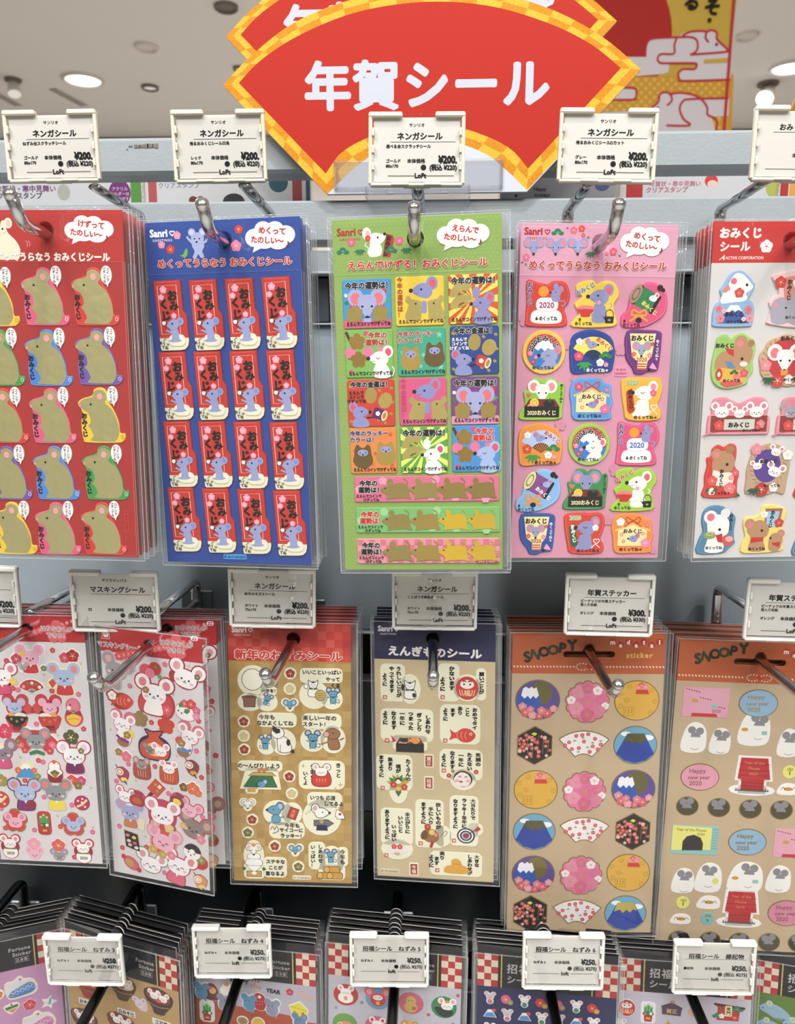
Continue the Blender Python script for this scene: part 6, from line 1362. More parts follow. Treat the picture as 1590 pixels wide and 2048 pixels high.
# --- navy header, lucky charms in brush lettering
EN = Pack('sticker_pack', (.0022, .4678, 1.3027, -1.1, -.7, -4.1), .075, .1705, 'beige sticker sheet of lucky charms with a navy dotted header', group='front packs of the middle row')
front(EN, 0, 0, 866, 1276, .0042, '#20204a', '#c8b690', 866, 1320)
a = EN.A(866, 1285); a.T = (1, 0, 0, 0, 1); u = a.u; hx, hy = EN.P(866, 1276); dots = []; hh = -EN.P(866, 1320)[1]
for j in range(12):
    for i in range(31):
        x = -.0365 + i * .0024 + (j % 2) * .0012; y = .0014 + j * .0020
        if y < hh - .0006 and math.hypot(x - hx, y + hy) > .0054 and abs(x) < .037: dots.append([(p[0] / u, p[1] / u) for p in ell(x, y, .00026, n=5)])
a.many(dots, '#3c4272', same=True)
with a.go(774, 1256): script_logo(a, 0, 0, 14, '#eeeef2')
with a.go(869, 1304, .8): a.text('えんぎものシール', 0, 0, 21.5, '#f4f0ea', .03, sx=1.1)
EN.print([a])
def br(a, cols_, x, y, h, b=.05, dx=None):
    """columns of brush lettering, right to left"""
    for i, t in enumerate(cols_):
        t, ox, oy = t if isinstance(t, tuple) else (t, 0, 0)
        a.text(t, x - i * (dx or h * 1.35) + ox, y + oy, h * 1.06, '#191510', b, al='l', vert=True, sx=1.12)
def seal(a, x, y, t='福', s=4.2, ts=6): a.fill(rrect(x - s, y - s, x + s, y + s, 1), '#b23a30'); a.text(t, x, y, ts, '#f0dcc8', .02)
def e1(a):
    br(a, [('うれしいことが', 0, 0), ('やってきます', 0, 0), ('ように', 0, 14)], 0, -38, 8.6, dx=14); seal(a, -28, 26); cat(a, 22, 2, 19); a.fill(ell(8, 4, 3.4, 7), '#2a2627'); a.fill(ell(30, 20, 3.5, 5), '#2a2627')
def e2(a):
    br(a, [('願いごとが', 0, 6)], 42, -34, 8.6); br(a, [('かないます', 0, 0), ('ように', -3, 22)], -16, -38, 9.4, dx=15); seal(a, -34, 26); daruma(a, 14, 6, 22)
def e3(a):
    br(a, [('しあわせ', 0, 4), ('ぎっしり', 0, 0), ('つまった', 0, -2), ('一年に', 0, -2), ('なります', 0, -2), ('ように', 0, -2)], 40, -38, 9.2, dx=17); seal(a, -42, 22)
    box_bento(a, 4, 30, 56, 30); a.fill([(-24, 22), (-34, 10), (-30, 26)], '#c8302c'); fish(a, 12, 20, 13, '#e0903c'); a.fill(ell(-8, 20, 9, 5), '#2a2a20')
def e4(a):
    br(a, [('おめでタイ', 0, 0), ('こと', 0, 0), ('あり', 0, -2), ('ます', 0, 2), ('ように', 0, 2)], 32, -40, 8.6, dx=14.4); seal(a, -26, 30); fish(a, 8, 18, 26, '#cc3f34')
def e5(a):
    br(a, [('たくさんの', 0, 2), ('福が', -2, 14), ('集まり', 0, 0), ('ますように', 0, -4)], 22, -44, 9, dx=18); seal(a, -30, 22)
    leaf(a, 2, 40, 30, 6, -90, '#3a6a34'); star_ = None
    for t in range(-160, -10, 22): leaf(a, 2, 16, 26, 5, t, ('#3f7a3a', '#6a9a3a', '#c8a03c')[t % 3])
    for x, y, r, c in ((-8, 14, 7, '#c23430'), (14, 18, 7, '#c23430'), (2, 22, 6, '#e0b040')): plum(a, x, y, r, c)
    a.fill(ell(2, 6, 6), '#f2ece0'); a.fill(sector(2, 6, 4, 7, -180, 0), K)
def e6(a):
    br(a, [('笑顔の', 0, 0), ('たえない', 0, 0), ('一年に', 0, 2), ('なります', 0, -2), ('ように', 0, 4)], 34, -42, 9, dx=17); seal(a, -34, -2)
    a.fill(ell(4, 14, 19, 17), '#26211f'); a.fill(crv([(-14, 14), (-4, 2), (4, 0), (14, 4), (20, 16), (14, 28), (4, 30), (-8, 28)], 3), '#f0e2da'); eyes(a, 4, 10, 6, 1.8, 'smile'); a.fill(ell(0, 20, 4, 2.2), '#c83a38'); a.fill(ell(-8, 18, 4, 3), '#eaa8a8'); a.fill(ell(14, 18, 4, 3), '#eaa8a8'); plum(a, 30, -2, 5, '#b8342c'); plum(a, -24, 8, 5, '#b8342c'); plum(a, -16, -2, 3.6, '#6a7a4a')
def e7(a):
    br(a, [('欲しいものが', 0, 0), ('手に入り', 0, 10), ('ますように', 0, 0)], 12, -46, 9, dx=15); seal(a, -24, 44)
    with a.push(-4, 26, 1, 20): a.fill(ell(0, 0, 18, 15), '#9a6a3c'); a.fill(ell(-12, 4, 7, 10), '#6a4428'); a.fill(ell(0, -8, 6), '#e8c860'); a.fill(ell(9, -6, 4), '#d88a8a'); a.fill(rrect(6, 10, 12, 24), '#a8302c'); plum(a, -12, -16, 7, '#b8302c')
    a.line(crvo([(16, 28), (26, 14), (30, 18), (24, 26)], 3), 1.2, '#8a7a4a')
def e8(a):
    br(a, [('大当たりで', 0, 0), ('ラッキーな年に', 0, 0), ('なりますように', 0, 2)], 18, -50, 8.6, dx=17.5); seal(a, -20, 42)
    for r, c in ((18, '#23243a'), (15, '#e8e4e4'), (12, '#23243a'), (9, '#b8b8cc'), (6, '#8a2a2e'), (3, '#c03a34')): a.fill(ell(4, 30, r, r * .92, 24), c)
    a.line([(4, 30), (24, 16)], 1.6, '#4a3a2a'); a.fill([(20, 18), (28, 8), (34, 14), (26, 20)], '#b8302c')
def e9(a):
    br(a, [('末広がりに', 0, 0), ('いいこと', -2, 8), ('いっぱい', -3, 28), ('ありますように', -4, -4)], 20, -50, 8.8, dx=12.5); seal(a, -24, 46)
    fanshape(a, -2, 46, 27, '#e6e2de', -155, -25, .3, '#b89a78'); plum(a, -8, 26, 6, '#cf4040'); plum(a, 4, 26, 6, '#cf4040')
def e10(a):
    br(a, [('大きな', 0, -2), ('しあわせが', 0, -2)], 42, -22, 8.4, dx=14); br(a, [('実り', 0, -6), ('ます', 0, 6), ('ように', 0, 2)], -28, -22, 9, dx=11); seal(a, -38, 14)
    a.fill(crv([(-22, 18), (-20, 4), (-8, 0), (-10, -8), (0, -14), (10, -8), (12, 0), (22, 4), (24, 18)], 3), '#d8a03a'); a.line([(-10, -2), (12, -2)], 1, '#b07a20')
RE = (866, 1500); ew = lambda Ps, d: cart(Ps, d, 3)
EL = [((798, 1369), ew([rrect(-34, -40, 10, 32, 8), ell(22, 8, 18, 28)], e1)), ((920, 1369), ew([rrect(-40, -40, -4, 32, 8), ell(14, 6, 25, 25), rrect(34, -32, 48, 28, 6)], e2)), ((816, 1460), ew([rrect(-52, -42, 48, 20, 8), rrect(-28, 12, 36, 40, 6)], e3)), ((917, 1452), ew([rrect(-34, -42, 40, 34, 10)], e4)),
      ((795, 1555), ew([rrect(-40, -46, 28, 24, 10), ell(2, 26, 16, 26)], e5)), ((922, 1543), ew([rrect(-40, -44, 40, 14, 10), ell(4, 16, 23, 20)], e6)), ((865, 1646), ew([rrect(-32, -48, 20, 50, 8), ell(20, 26, 16, 20)], e7)), ((928, 1642), ew([rrect(-26, -52, 26, 50, 8), ell(22, 16, 14, 12)], e8)),
      ((796, 1668), ew([rrect(-32, -54, 28, 20, 8), ell(-2, 32, 30, 20)], e9)), ((912, 1728), ew([rrect(-50, -24, 50, 22, 8)], e10))]
for (x, y), f in EL: EN.stick(x, y, f, ref=RE, name='charm_sticker')
for x, y, t in ((858, 1521, '賀正'), (858, 1565, '招福'), (828, 1737, '今福')):
    EN.stick(x, y, (lambda t: lambda a: (a.base([rrect(-9.5, -14, 9.5, 14, 2)], CR, .0003, .1e-3), a.fill(rrect(-7, -11.5, 7, 11.5), '#a02c2a'), a.text(t, 0, 0, 9.5, '#f0dcc8', .02, vert=True)))(t), ref=RE, name='seal_sticker')
EN.stick(780, 1741, lambda a: (a.base([rrect(-19, -4.5, 19, 4.5, 3)], '#d2c6a6', .0002, .1e-3), a.text("© '19 SANRIO", 0, 0, 5.6, '#6a6250', .01)), name='copyright_sticker')
EN.behind(5, .0065, 'beige pack with a navy header stacked behind the lucky charm sheet', 'packs behind the lucky charm sheet')

# --- two orange-header sheets (the comic-strip dog printed on them is left out: backgrounds and lettering only)
SLOT = [(math.cos(t) * .0042, .0012 - math.sin(t) * .0050) for t in [math.radians(a_) for a_ in range(20, 161, 20)]]
def euro():
    P = [(.0036 * math.cos(math.radians(t)), .0012 + .0040 * math.sin(math.radians(t))) for t in range(6, 175, 14)]
    P += [(-.0042, .0005), (-.0085, .0005)] + [(-.0140 + .0022 * math.cos(math.radians(t)), -.0017 + .0022 * math.sin(math.radians(t))) for t in range(95, 266, 24)]
    P += [(-.008, -.0039), (-.003, -.0039), (.003, -.0039), (.008, -.0039)]
    P += [(.0140 + .0022 * math.cos(math.radians(t)), -.0017 + .0022 * math.sin(math.radians(t))) for t in range(-85, 86, 24)] + [(.0085, .0005), (.0042, .0005)]
    return P
def sn_header(pk, a, lx, ly, mx, my, sx_, sy_, ry, bowx, dyr=0):
    lets = [('S', -47, 14, 27, -12, '#1f2a12'), ('N', -30, 9, 24, 6, '#2a3a14'), ('O', -13, 3, 25, 10, '#1c1a12'), ('O', 5, -1, 25, 0, '#2f3a14'), ('P', 23, -5, 25, 6, '#1c1a12'), ('Y', 43, -11, 27, -4, '#1a2a16')]
    for ch, x, y, h, r, c in lets:
        with a.go(lx, ly): a.text(ch, x, y, h * 1.12, c, .04, rot=r, sx=1.0)
    for i, ch in enumerate('medetai'):
        with a.go(mx + i * 15.6, my + (0, 6, 0, 6, 0, 6, 0)[i] + dyr * i):
            a.fill(ell(0, 0, 6.6, n=14), '#b8302a'); a.text(ch, 0, .2, 13.5, '#f8ece2', .035)
    with a.go(sx_, sy_): a.text('sticker', 0, 0, 15, '#e6bc58', .035, sp=.12)
    a.T = (1, 0, 0, 0, 1); u = a.u; y = ry / u; n = 46
    for i in range(n):
        x = (-pk.w / 2 + (i + .3) * pk.w / n)
        if abs(x - bowx) < .0095: continue
        a.z = pk.T + DZ; a.fill([(x / u, y - 2), (x / u + 2.6, y - 2), (x / u + 4.8, y + 2), (x / u + 2.2, y + 2)], '#f0dccc')
    for s in (-1, 1):
        for i in range(12):
            t = 2 * math.pi * i / 12; cx = bowx / u + s * 13; p = (cx + 12 * math.cos(t), y + 7 * math.sin(t)); q_ = (cx + 12 * math.cos(t + .25), y + 7 * math.sin(t + .25)); a.line([p, q_], 2.4, '#f0dccc')
    a.fill(ell(bowx / u, y, 4.6), '#c23028')
def rimdisc(P, rim, bg, t=.00035):
    def b(a): a.base([P], rim, t, .15e-3); a.z = t + DZ; a.fill(grow(P, -1.8), bg)
    return b
GR_ = '#7a6a34'
def d_fuji(moon='#6a6430'):
    def f(a):
        P = ell(0, 0, 45, 42.5, 36); rimdisc(P, GR_, '#5b4a92')(a); a.fill(ell(6, -14, 23, 25), moon, 1)
        a.fill([(-30, -24), (-2, -24), (10, 22), (-36, 22), (-42, 6)], '#2f56a8'); a.fill([(-30, -24), (-24, -28), (-18, -24), (-13, -28), (-8, -24), (-3, -27), (2, -10), (-4, -3), (-9, -9), (-15, -2), (-20, -9), (-27, -3), (-33, -10)], '#eceaf0')
        for x, y, r, c in ((-30, 14, 9, '#d88a98'), (-24, 26, 10, '#cf5a68'), (-10, 32, 9, '#e09aa4'), (4, 34, 8, '#cf5a68'), (-14, 20, 8, '#d87a88'), (20, 28, 10, '#cf5a68'), (32, 18, 8, '#e09aa4'), (8, 22, 9, '#d87a88')): plum(a, x, y, r, c, '#f0d8a0')
    return f
def d_scallop(a):
    P = petal(0, 0, 45, 13, .09, n=4); rimdisc(P, GR_, '#d87898')(a)
    for x, y, r, c in ((-18, -20, 14, '#e08aa8'), (0, -28, 12, '#cf6a8a'), (20, -24, 10, '#efe6e6'), (28, -4, 13, '#d86a94'), (36, 8, 8, '#efe6e6'), (-32, -4, 9, '#efe6e6'), (-22, 14, 15, '#e090a8'), (2, 0, 14, '#d8708e'), (0, 26, 14, '#cf6484'), (24, 18, 13, '#d87a9c'), (-2, 38, 6, '#d05a80')): plum(a, x, y, r, c, '#b89a5a')
def d_yellow(a):
    P = ell(0, 0, 45, 42.5, 36); rimdisc(P, GR_, '#d8a840')(a)
    for x, y in ((-16, -28), (28, -22), (-34, -14), (36, 2), (-20, 0), (28, 26), (-32, 12)): a.line(ell(x, y, 4.6, n=12), .8, '#a07a2a', True); a.fill(ell(x, y, 1), '#a07a2a')
    a.line(rrect(-26, 14, -6, 32), .8, '#8a6a24', True)
    for i in range(3): a.line([(-23 + i * 6, 17), (-21 + i * 6, 22), (-24 + i * 6, 28)], 1, '#8a6a24')
    for x, y, r, c in ((8, -32, 7, '#d8606a'), (16, -28, 7, '#e08a90'), (2, -27, 5, '#e08a90')): plum(a, x, y, r, c)
    a.fill([(-2, -23), (20, -23), (24, -14), (-3, -14)], '#c8392e')
def d_hex(a):
    P = [(44 * .93 * math.cos(math.radians(90 + 60 * i)), 42 * math.sin(math.radians(90 + 60 * i))) for i in range(6)]; rimdisc(P, GR_, '#1d1618')(a)
    rr = random.Random(4)
    for i in range(6): a.line([(-26 + i * 11, -24 + abs(i - 2.5) * 3), (-24 + i * 10, 22 - abs(i - 2.5) * 3)], 1.2, '#8a6a50')
    for i in range(40):
        x, y = rr.uniform(-33, 33), rr.uniform(-28, 28)
        if abs(y) < 34 - abs(x) * .5: plum(a, x, y, rr.choice((3.6, 4.6)), rr.choice(('#d87a70', '#c8503e', '#e8b0a4', '#a85a54')), '#f0d8a0')
    a.fill([(-8, -26), (-2, -30), (4, -27), (0, -22)], '#d8d83c')
def d_fan(a):
    P = sector(0, 42, 26, 78, -131, -49, 14); P = [(x, y * .98) for x, y in P]; rimdisc(P, GR_, '#ece8e6')(a)
    for x, y in ((-30, -10), (-16, -24), (0, -12), (8, -28), (22, -18), (34, -6), (18, -2), (-10, 2), (12, 10), (-24, 4), (-4, -26), (-38, -4), (28, 4)): plum(a, x, y, 4.4, '#cf4a58', '#f2d8b0')
    for x, y in ((-22, -14), (-6, -20), (14, -10), (30, -14), (4, 0), (-14, 10)): leaf(a, x, y, 7, 1.3, 0, '#5a8a7a')
def d_bluefuji(top='#57522a'):
    def f(a):
        P = ell(0, 0, 44, 41, 36); rimdisc(P, GR_, '#6aa4c4')(a); a.fill(ell(-20, -24, 10, 5), '#f0f0f0'); a.fill(ell(24, -16, 12, 6), '#f0f0f0')
        a.fill([(-17, -25), (17, -25), (38, 18), (22, 33), (0, 39), (-22, 33), (-38, 18)], '#27409a'); a.fill([(-17, -25), (17, -25), (24, -6), (16, -10), (10, -2), (2, -8), (-6, -1), (-12, -9), (-24, -4)], top, 1 if top != '#57522a' else 0)
    return f
SA = Pack('sticker_pack', (.0987, .4766, 1.2947, -.3, -.2, 1.3), .095, .2059, 'sticker sheet of round and fan shaped seals under an orange header', group='front packs of the middle row')
OR = '#bd5c30'; TAN = '#bfa888'
front(SA, 0, 0, 1178, 1303, .004, OR, TAN, 1178, 1347, euro())
a = SA.A(1178, 1310); sn_header(SA, a, 1101, 1299, 1225, 1283, 1279, 1309, -SA.P(1178, 1333)[1], SA.P(1177, 1333)[0]); SA.print([a])
YD = (1250, 1400)
SNL = [((1075, 1399), d_fuji(), 'f'), ((1174, 1403), d_scallop, 's'), ((1273, 1400), d_yellow, 'y'), ((1069, 1490), d_hex, 'h'), ((1167, 1493), d_fan, 'n'), ((1270, 1489), d_bluefuji(), 'b'),
       ((1071, 1578), d_yellow, 'y'), ((1168, 1582), d_scallop, 's'), ((1266, 1577), d_fuji(), 'f'), ((1068, 1662), d_bluefuji(), 'b'), ((1168, 1665), d_fan, 'n'), ((1265, 1662), d_hex, 'h'),
       ((1066, 1747), d_fuji('#8a7c3c'), 'F'), ((1161, 1749), d_scallop, 's'), ((1256, 1744), d_yellow, 'y'), ((1060, 1825), d_hex, 'h'), ((1153, 1828), d_fan, 'n'), ((1250, 1825), d_bluefuji('#c8b04a'), 'B')]
for (x, y), f, k in SNL: SA.stick(x, y, f, key='sn' + k, ref=(1174, 1403), name='round_sticker' if k not in 'hn' else 'shaped_sticker')
SA.behind(6, .0056, 'orange header pack stacked behind the round seal sheet', 'packs behind the round seal sheet')

SB = Pack('sticker_pack', (.2039, .4824, 1.2887, -1.0, 1.6, .2), .095, .200, 'sticker sheet with a red kennel and ovals under an orange header', group='front packs of the middle row')
SB.h = -SB.P(1400, 1894)[1]
front(SB, 0, 0, 1520, 1319, .004, OR, TAN, 1450, 1364, euro())
a = SB.A(1450, 1320); sn_header(SB, a, 1443, 1304, 1572, 1302, 1620, 1325, -SB.P(1450, 1353)[1], SB.P(1518, 1354)[0], 1); SB.print([a])
def b_card(a):
    a.base([rrect(-46, -30, 46, 32)], '#dda2b4', .0003, .1e-3)
    for i in range(16): 
        x, y = -40 + (i * 29) % 82, -26 + (i * 17) % 50
        a.fill(heart(x, y, 1.7), '#8a3a3a')
    a.fill([(-26, 24), (22, 24), (26, 31), (-28, 31)], '#c02c30'); a.fill(rrect(12, 4, 24, 12), '#8ac0b8'); a.fill(ell(-22, -2, 7, 4), '#c89a3c'); a.text('2020', 22, 18, 9, '#a85a6a', 0)
def b_oval(bg, tc, l=('Happy', 'new year', '2020')):
    def f(a):
        P = ell(0, 0, 39, 29.5, 30); rimdisc(P, GR_, bg)(a); a.text(l[0], -6, -14, 13, tc, .012, rot=-3); a.text(l[1], -2, 0, 12, tc, .012, rot=-3); a.text(l[2], -8, 13, 13, tc, .012)
    return f
def b_white(w, h, draw=None):
    def f(a): a.base([crv([(-w, h), (-w * .9, -h * .3), (-w * .3, -h), (w * .6, -h * .9), (w, -h * .2), (w * .8, h)], 4)], '#ece9e4', .0003, .1e-3); a.z = .00031; (draw(a) if draw else None)
    return f
def b_house(a):
    a.base([grow(P, 4) for P in ([(-31, -52), (27, -52), (34, -6), (-34, -6)], rrect(-26, -12, 22, 22), ell(-2, 18, 42, 8))], '#ece9e4', .0003, .1e-3); a.z = .00031
    a.fill([(-29, -52), (25, -52), (33, -6), (-33, -6)], '#b8262c'); a.fill(rrect(-25, -6, 21, 20), '#b02228')
    for y in (-38, -25, -14): a.line([(-32, y), (31, y)], .9, '#5a1418')
    for y in (2, 9, 15): a.line([(-25, y), (21, y)], .9, '#5a1418')
    for i, t in enumerate(('Year of the', 'Mouse', '2020')): a.text(t, -2, -42 + i * 12, 9, '#c87a50', .01)
    a.many([[(-36 + i * 4, 20), (-34 + i * 4, 12 + (i * 7) % 5), (-32 + i * 4, 20)] for i in range(17)], '#3a5a34')
def b_gold(a): P = ell(0, 0, 23, 21, 24); rimdisc(P, GR_, '#4a4224')(a); a.fill(grow(P, -3), '#4a4326', 1); a.many([ell(-9, -9, 7.5), ell(5, -12, 7.5)], '#85858a'); a.fill(sector(-1, 4, 0, 10, -180, 0), '#85858a')
def b_yell(a):
    a.base([rrect(-49, -32, 46, 32)], '#88bcb8', .0003, .1e-3); a.z = .00031; a.fill([(-48, -31), (32, -29), (32, 20), (-48, 24)], '#e0dc78'); a.fill([(-26, 24), (-26, 4), (-18, -8), (-4, -12), (10, -6), (16, 6), (16, 22)], '#26201e'); a.text('Year of the Mouse', -10, -23, 9, '#8a7a3a', .01, sx=.9); a.text('2020', 10, -14, 8, '#8a7a3a', .01)
    for i in range(8): a.line([(33, -26 + i * 6), (45, -25 + i * 6)], .8, '#5a8a90')
def b_dot(bg, r=14):
    def f(a): a.base([ell(0, 0, r, n=20)], bg, .0003, .1e-3); a.z = .00031; a.fill(ell(1, -2, 3), '#d8b83c'); a.line(ell(-2, -6, 2.4), .8, K, True); a.line(ell(4, -6, 2.4), .8, K, True); a.line([(0, 0), (1, 6)], 2, K)
    return f
def hat(a, x=2, y=-10, s=1.0):
    a.many([ell(x - 8 * s, y - 5 * s, 8 * s), ell(x + 8 * s, y - 3 * s, 8 * s)], '#85858a'); a.fill(sector(x, y + 10 * s, 0, 10 * s, -180, 0), '#85858a'); a.line(crvo([(x - 8, y + 34 * s), (x, y + 37 * s), (x + 8, y + 34 * s)], 3), 1, '#6a6a6a')
gold_bits = lambda a: (a.fill(ell(0, 0, 9, 4), '#c08a34'), a.line(crvo([(-14, 2), (-10, -4), (-6, 2)], 3), 1, K), a.line(crvo([(8, 2), (12, -4), (16, 2)], 3), 1, K))
RS = (1440, 1500)
SBL = [((1411, 1403), b_card, 'card_sticker'), ((1516, 1406), b_oval('#8cb0cc', '#9a8248'), 'oval_sticker'), ((1388, 1473), b_white(24, 30, hat), 'white_sticker'), ((1440, 1480), b_white(20, 26, hat), 'white_sticker'), ((1509, 1455), b_white(30, 34, lambda a: (hat(a, 8, -16, 1.1), a.fill(ell(-20, 4, 7, 4), '#c89a3c'), a.fill(rrect(14, 6, 25, 14), '#8ac0b8'))), 'white_sticker'), ((1576, 1484), b_white(20, 28, hat), 'white_sticker'),
       ((1506, 1563), b_house, 'kennel_sticker'), ((1399, 1553), b_oval('#dd98ac', '#8a5a5a'), 'oval_sticker'), ((1578, 1543), b_dot('#e0dc78'), 'round_sticker'), ((1575, 1577), b_white(20, 12, gold_bits), 'white_sticker'),
       ((1374, 1611), b_gold, 'g'), ((1437, 1614), b_gold, 'g'), ((1500, 1617), b_gold, 'g'), ((1562, 1619), b_gold, 'g'), ((1390, 1679), b_yell, 'card_sticker'), ((1494, 1683), b_oval('#8cb0cc', '#7a6a3a'), 'oval_sticker'), ((1592, 1686), b_card, 'card_sticker'),
       ((1366, 1759), b_white(22, 26, hat), 'white_sticker'), ((1417, 1753), b_white(26, 31, lambda a: (hat(a, 0, -14), a.fill(ell(14, 8, 7), '#d8d868'))), 'white_sticker'), ((1491, 1752), b_white(34, 32, lambda a: (hat(a, 6, -16, 1.1), a.fill(ell(-22, 4, 7, 4), '#c89a3c'), a.fill(rrect(14, 6, 26, 14), '#8ac0b8'))), 'white_sticker'), ((1557, 1756), b_white(24, 28, hat), 'white_sticker'),
       ((1480, 1828), b_house, 'kennel_sticker'), ((1365, 1804), b_dot('#e0dc78'), 'round_sticker'), ((1417, 1803), b_white(23, 14, gold_bits), 'white_sticker'), ((1361, 1836), b_white(20, 11, gold_bits), 'white_sticker'), ((1414, 1836), b_dot('#7ab4b8'), 'round_sticker'), ((1572, 1825), b_oval('#cf8298', '#8a5a5a'), 'oval_sticker'),
       ((1357, 1878), b_gold, 'g'), ((1419, 1880), b_gold, 'g'), ((1478, 1882), b_gold, 'g'), ((1537, 1883), b_gold, 'g'), ((1597, 1884), b_gold, 'g')]
for (x, y), f, nme in SBL: SB.stick(x, y, f, ref=RS, name='round_sticker' if nme == 'g' else nme, key='bgold' if nme == 'g' else None)
SB.behind(7, .0052, 'orange header pack stacked behind the red kennel sheet', 'packs behind the red kennel sheet')
# ================================================================ bottom row of packs (cut by the frame)
CHK = ('#b02e30', '#d8cdb8', '#8f8348')
def fortune(pose, w, body, label, left=True, n=6, step=.0048, behind=None):
    pk = Pack('sticker_pack', pose, w, .175, label, group='front packs of the bottom row')
    pk.sheet(body, '#17151a', .0235, (0, .0075, .0042))
    pk.sheet = None
    a = Art(.0003); a.pk = pk; a.z = pk.T; u = a.u; cw, rh = .0044, .0047
    for side in (-1, 1):
        for i in range(3):
            for j in range(5):
                x0 = side * (w / 2 - i * cw) - (cw if side > 0 else 0); k = 0 if (i + j) % 2 == 0 else 1
                if k and (i * 5 + j * 3) % 7 == 1: k = 2
                a.raw([(x0 / u, j * rh / u), ((x0 + cw) / u, j * rh / u), ((x0 + cw) / u, (j + 1) * rh / u), (x0 / u, (j + 1) * rh / u)], [(0, 1, 2, 3)], CHK[k], 0, pk.T + DZ)
        x = side * (w / 2 - 3 * cw - .0022); a.raw([((x - .0004) / u, 0), ((x + .0004) / u, 0), ((x + .0004) / u, .0235 / u), ((x - .0004) / u, .0235 / u)], [(0, 1, 2, 3)], '#c8ac58', 0, pk.T + DZ)
    a.z = pk.T + 2 * DZ; c = '#b8b4b4'
    xr = (w / 2 - .0245) / u
    a.text('Fortune', xr, .0085 / u, 12.5, c, .01, sp=.08); a.text('Sticker', xr + 4, .0125 / u, 12.5, c, .01, sp=.06); a.line([(xr - 12, .0155 / u), (xr + 18, .0155 / u), (xr + 18, .0188 / u), (xr - 12, .0188 / u)], .8, c, True); a.text('日本製', xr + 3, .01715 / u, 8, c, .01, sp=.1)
    xl = (-w / 2 + .0265) / u; a.text('招福', xl, .0095 / u, 24, c, .012, sp=.08); a.text('シール', xl + 4, .0172 / u, 20, c, .012)
    pk.print([a]); return pk
PA = fortune((-.2978, .473, 1.0693, -1, -.6, 21), .079, '#c08eb4', 'mauve sheet under a black header, angled away beside the soup bowl sheet')
PB = fortune((-.2027, .4559, 1.0856, -.5, 0, -16.8), .0881, '#b4935f', 'tan sheet of soup bowl stickers angled under a black header')
PJ = fortune((-.1153, .4621, 1.0805, -2, -.7, -6.9), .084, '#b0acb8', 'grey and brick red sheet of parading mice under a black header')
PKK = fortune((-.0218, .4579, 1.0859, -1.5, .6, -5.4), .0876, '#bdbac4', 'pale grey sheet of round animal seals under a black header')
PL_ = fortune((.0762, .4555, 1.0842, -1.5, -.2, -5.2), .0885, '#1f2452', 'navy sheet of tiny mice and blossoms under a black header')
PM_ = fortune((.1681, .4666, 1.076, -2, -.6, -4.1), .0836, '#c2bcca', 'pale lilac sheet of lucky charms under a black header')
PN = fortune((.2606, .4731, 1.0674, -1.5, -.6, -13.3), .0814, '#5d7a30', 'olive green sheet with a blue mouse under a black header')
# mauve: bell cat, top, plum, crane
def s_bell(c):
    def f(a):
        P = crv([(-31, -16), (-14, -20), (-6, -27), (2, -28), (8, -21), (22, -18), (31, -6), (34, 8), (26, 20), (4, 23), (-20, 24), (-29, 14)], 3)
        a.base([P], '#e6dcc8', .00035, .15e-3); a.z = .00037; a.fill(grow(P, -3.5), '#dcd6d8'); a.fill(crv([(-26, 14), (-18, 4), (0, -4), (18, -10), (28, -2), (28, 8), (18, 16), (-16, 20)], 3), c); a.fill(ell(0, -20, 2.4), '#b84a50')
        for i in range(9): a.line(ell(-20 + i * 5.5, 12 - i * 1.4 - (i % 2) * 5, 4.5, 3.6, 10), 1, '#c4d4ea', True)
    return f
def s_top(a): a.base([crv([(-16, -6), (0, -12), (14, -10), (15, 0), (0, 14), (-10, 8)], 3)], '#e6dcc8', .00035, .15e-3); a.z = .00037; a.fill([(-13, -4), (12, -8), (13, -2), (-11, 3)], '#3f7a4c'); a.fill([(-9, 4), (12, 0), (2, 11)], '#d88a60'); a.fill(ell(0, -9, 2), '#2a5a3a')
def s_crane(a): a.base([star(0, 0, 17, 5, .5, -70)], '#e6e2de', .00035, .15e-3); a.z = .00037; a.fill([(-2, 6), (2, -10), (6, -12), (4, 4)], '#5ab0b8'); a.fill([(2, 2), (14, -4), (12, 0)], '#c8e0e0'); a.fill([(-12, -6), (0, 0), (-2, 4)], '#e8c8b8')
PA.stick(42, 1974, s_bell('#4f7fb4')); PA.stick(63, 1974, s_bell('#4f7fb4')) if False else None
PA.stick(24, 2015, s_top); PA.stick(60, 2008, sm_plum(13, '#c84450', '#f0b0a0', '#e6d8cc')); PA.stick(98, 2003, s_crane); PA.stick(78, 2043, s_bell('#d070a0')); PA.stick(-3, 1988, smallpl('#d8704a'))
# tan: bowls
def s_bowl(c, inner):
    def f(a):
        P = crv([(-25, -16), (0, -23), (25, -13), (24, 2), (14, 14), (8, 22), (-8, 22), (-12, 13), (-23, 0)], 3); a.base([P], c, .00035, .15e-3); a.z = .00037
        a.fill(ell(0, -9, 23, 11, 22, 8), inner); rmouse(a, -7, -9, 9, '#f0ece8', '#e0b0b0'); rmouse(a, 9, -7, 9, '#f0ece8', '#e0b0b0'); a.fill(ell(1, -2, 5, 3), '#c85a3a'); a.line(crvo([(-20, 4), (0, 9), (20, 6)], 3), 1.4, '#a08a4a')
    return f
for x, y, c, i in ((176, 1970, '#a03024', '#c05a3c'), (245, 1974, '#4a3428', '#d8b890'), (318, 2002, '#3f2a2e', '#8a3a34'), (170, 2042, '#5a3a34', '#8a5a50'), (243, 2050, '#8a3a2c', '#5a3a30')): PB.stick(x, y, s_bowl(c, i), ref=(245, 1975))
def s_lab(t):
    return lambda a: (a.base([rrect(-17, -5, 17, 5)], '#dcd8cc', .0002, .1e-3), a.text(t, 0, 0, 7.6, K, .03))
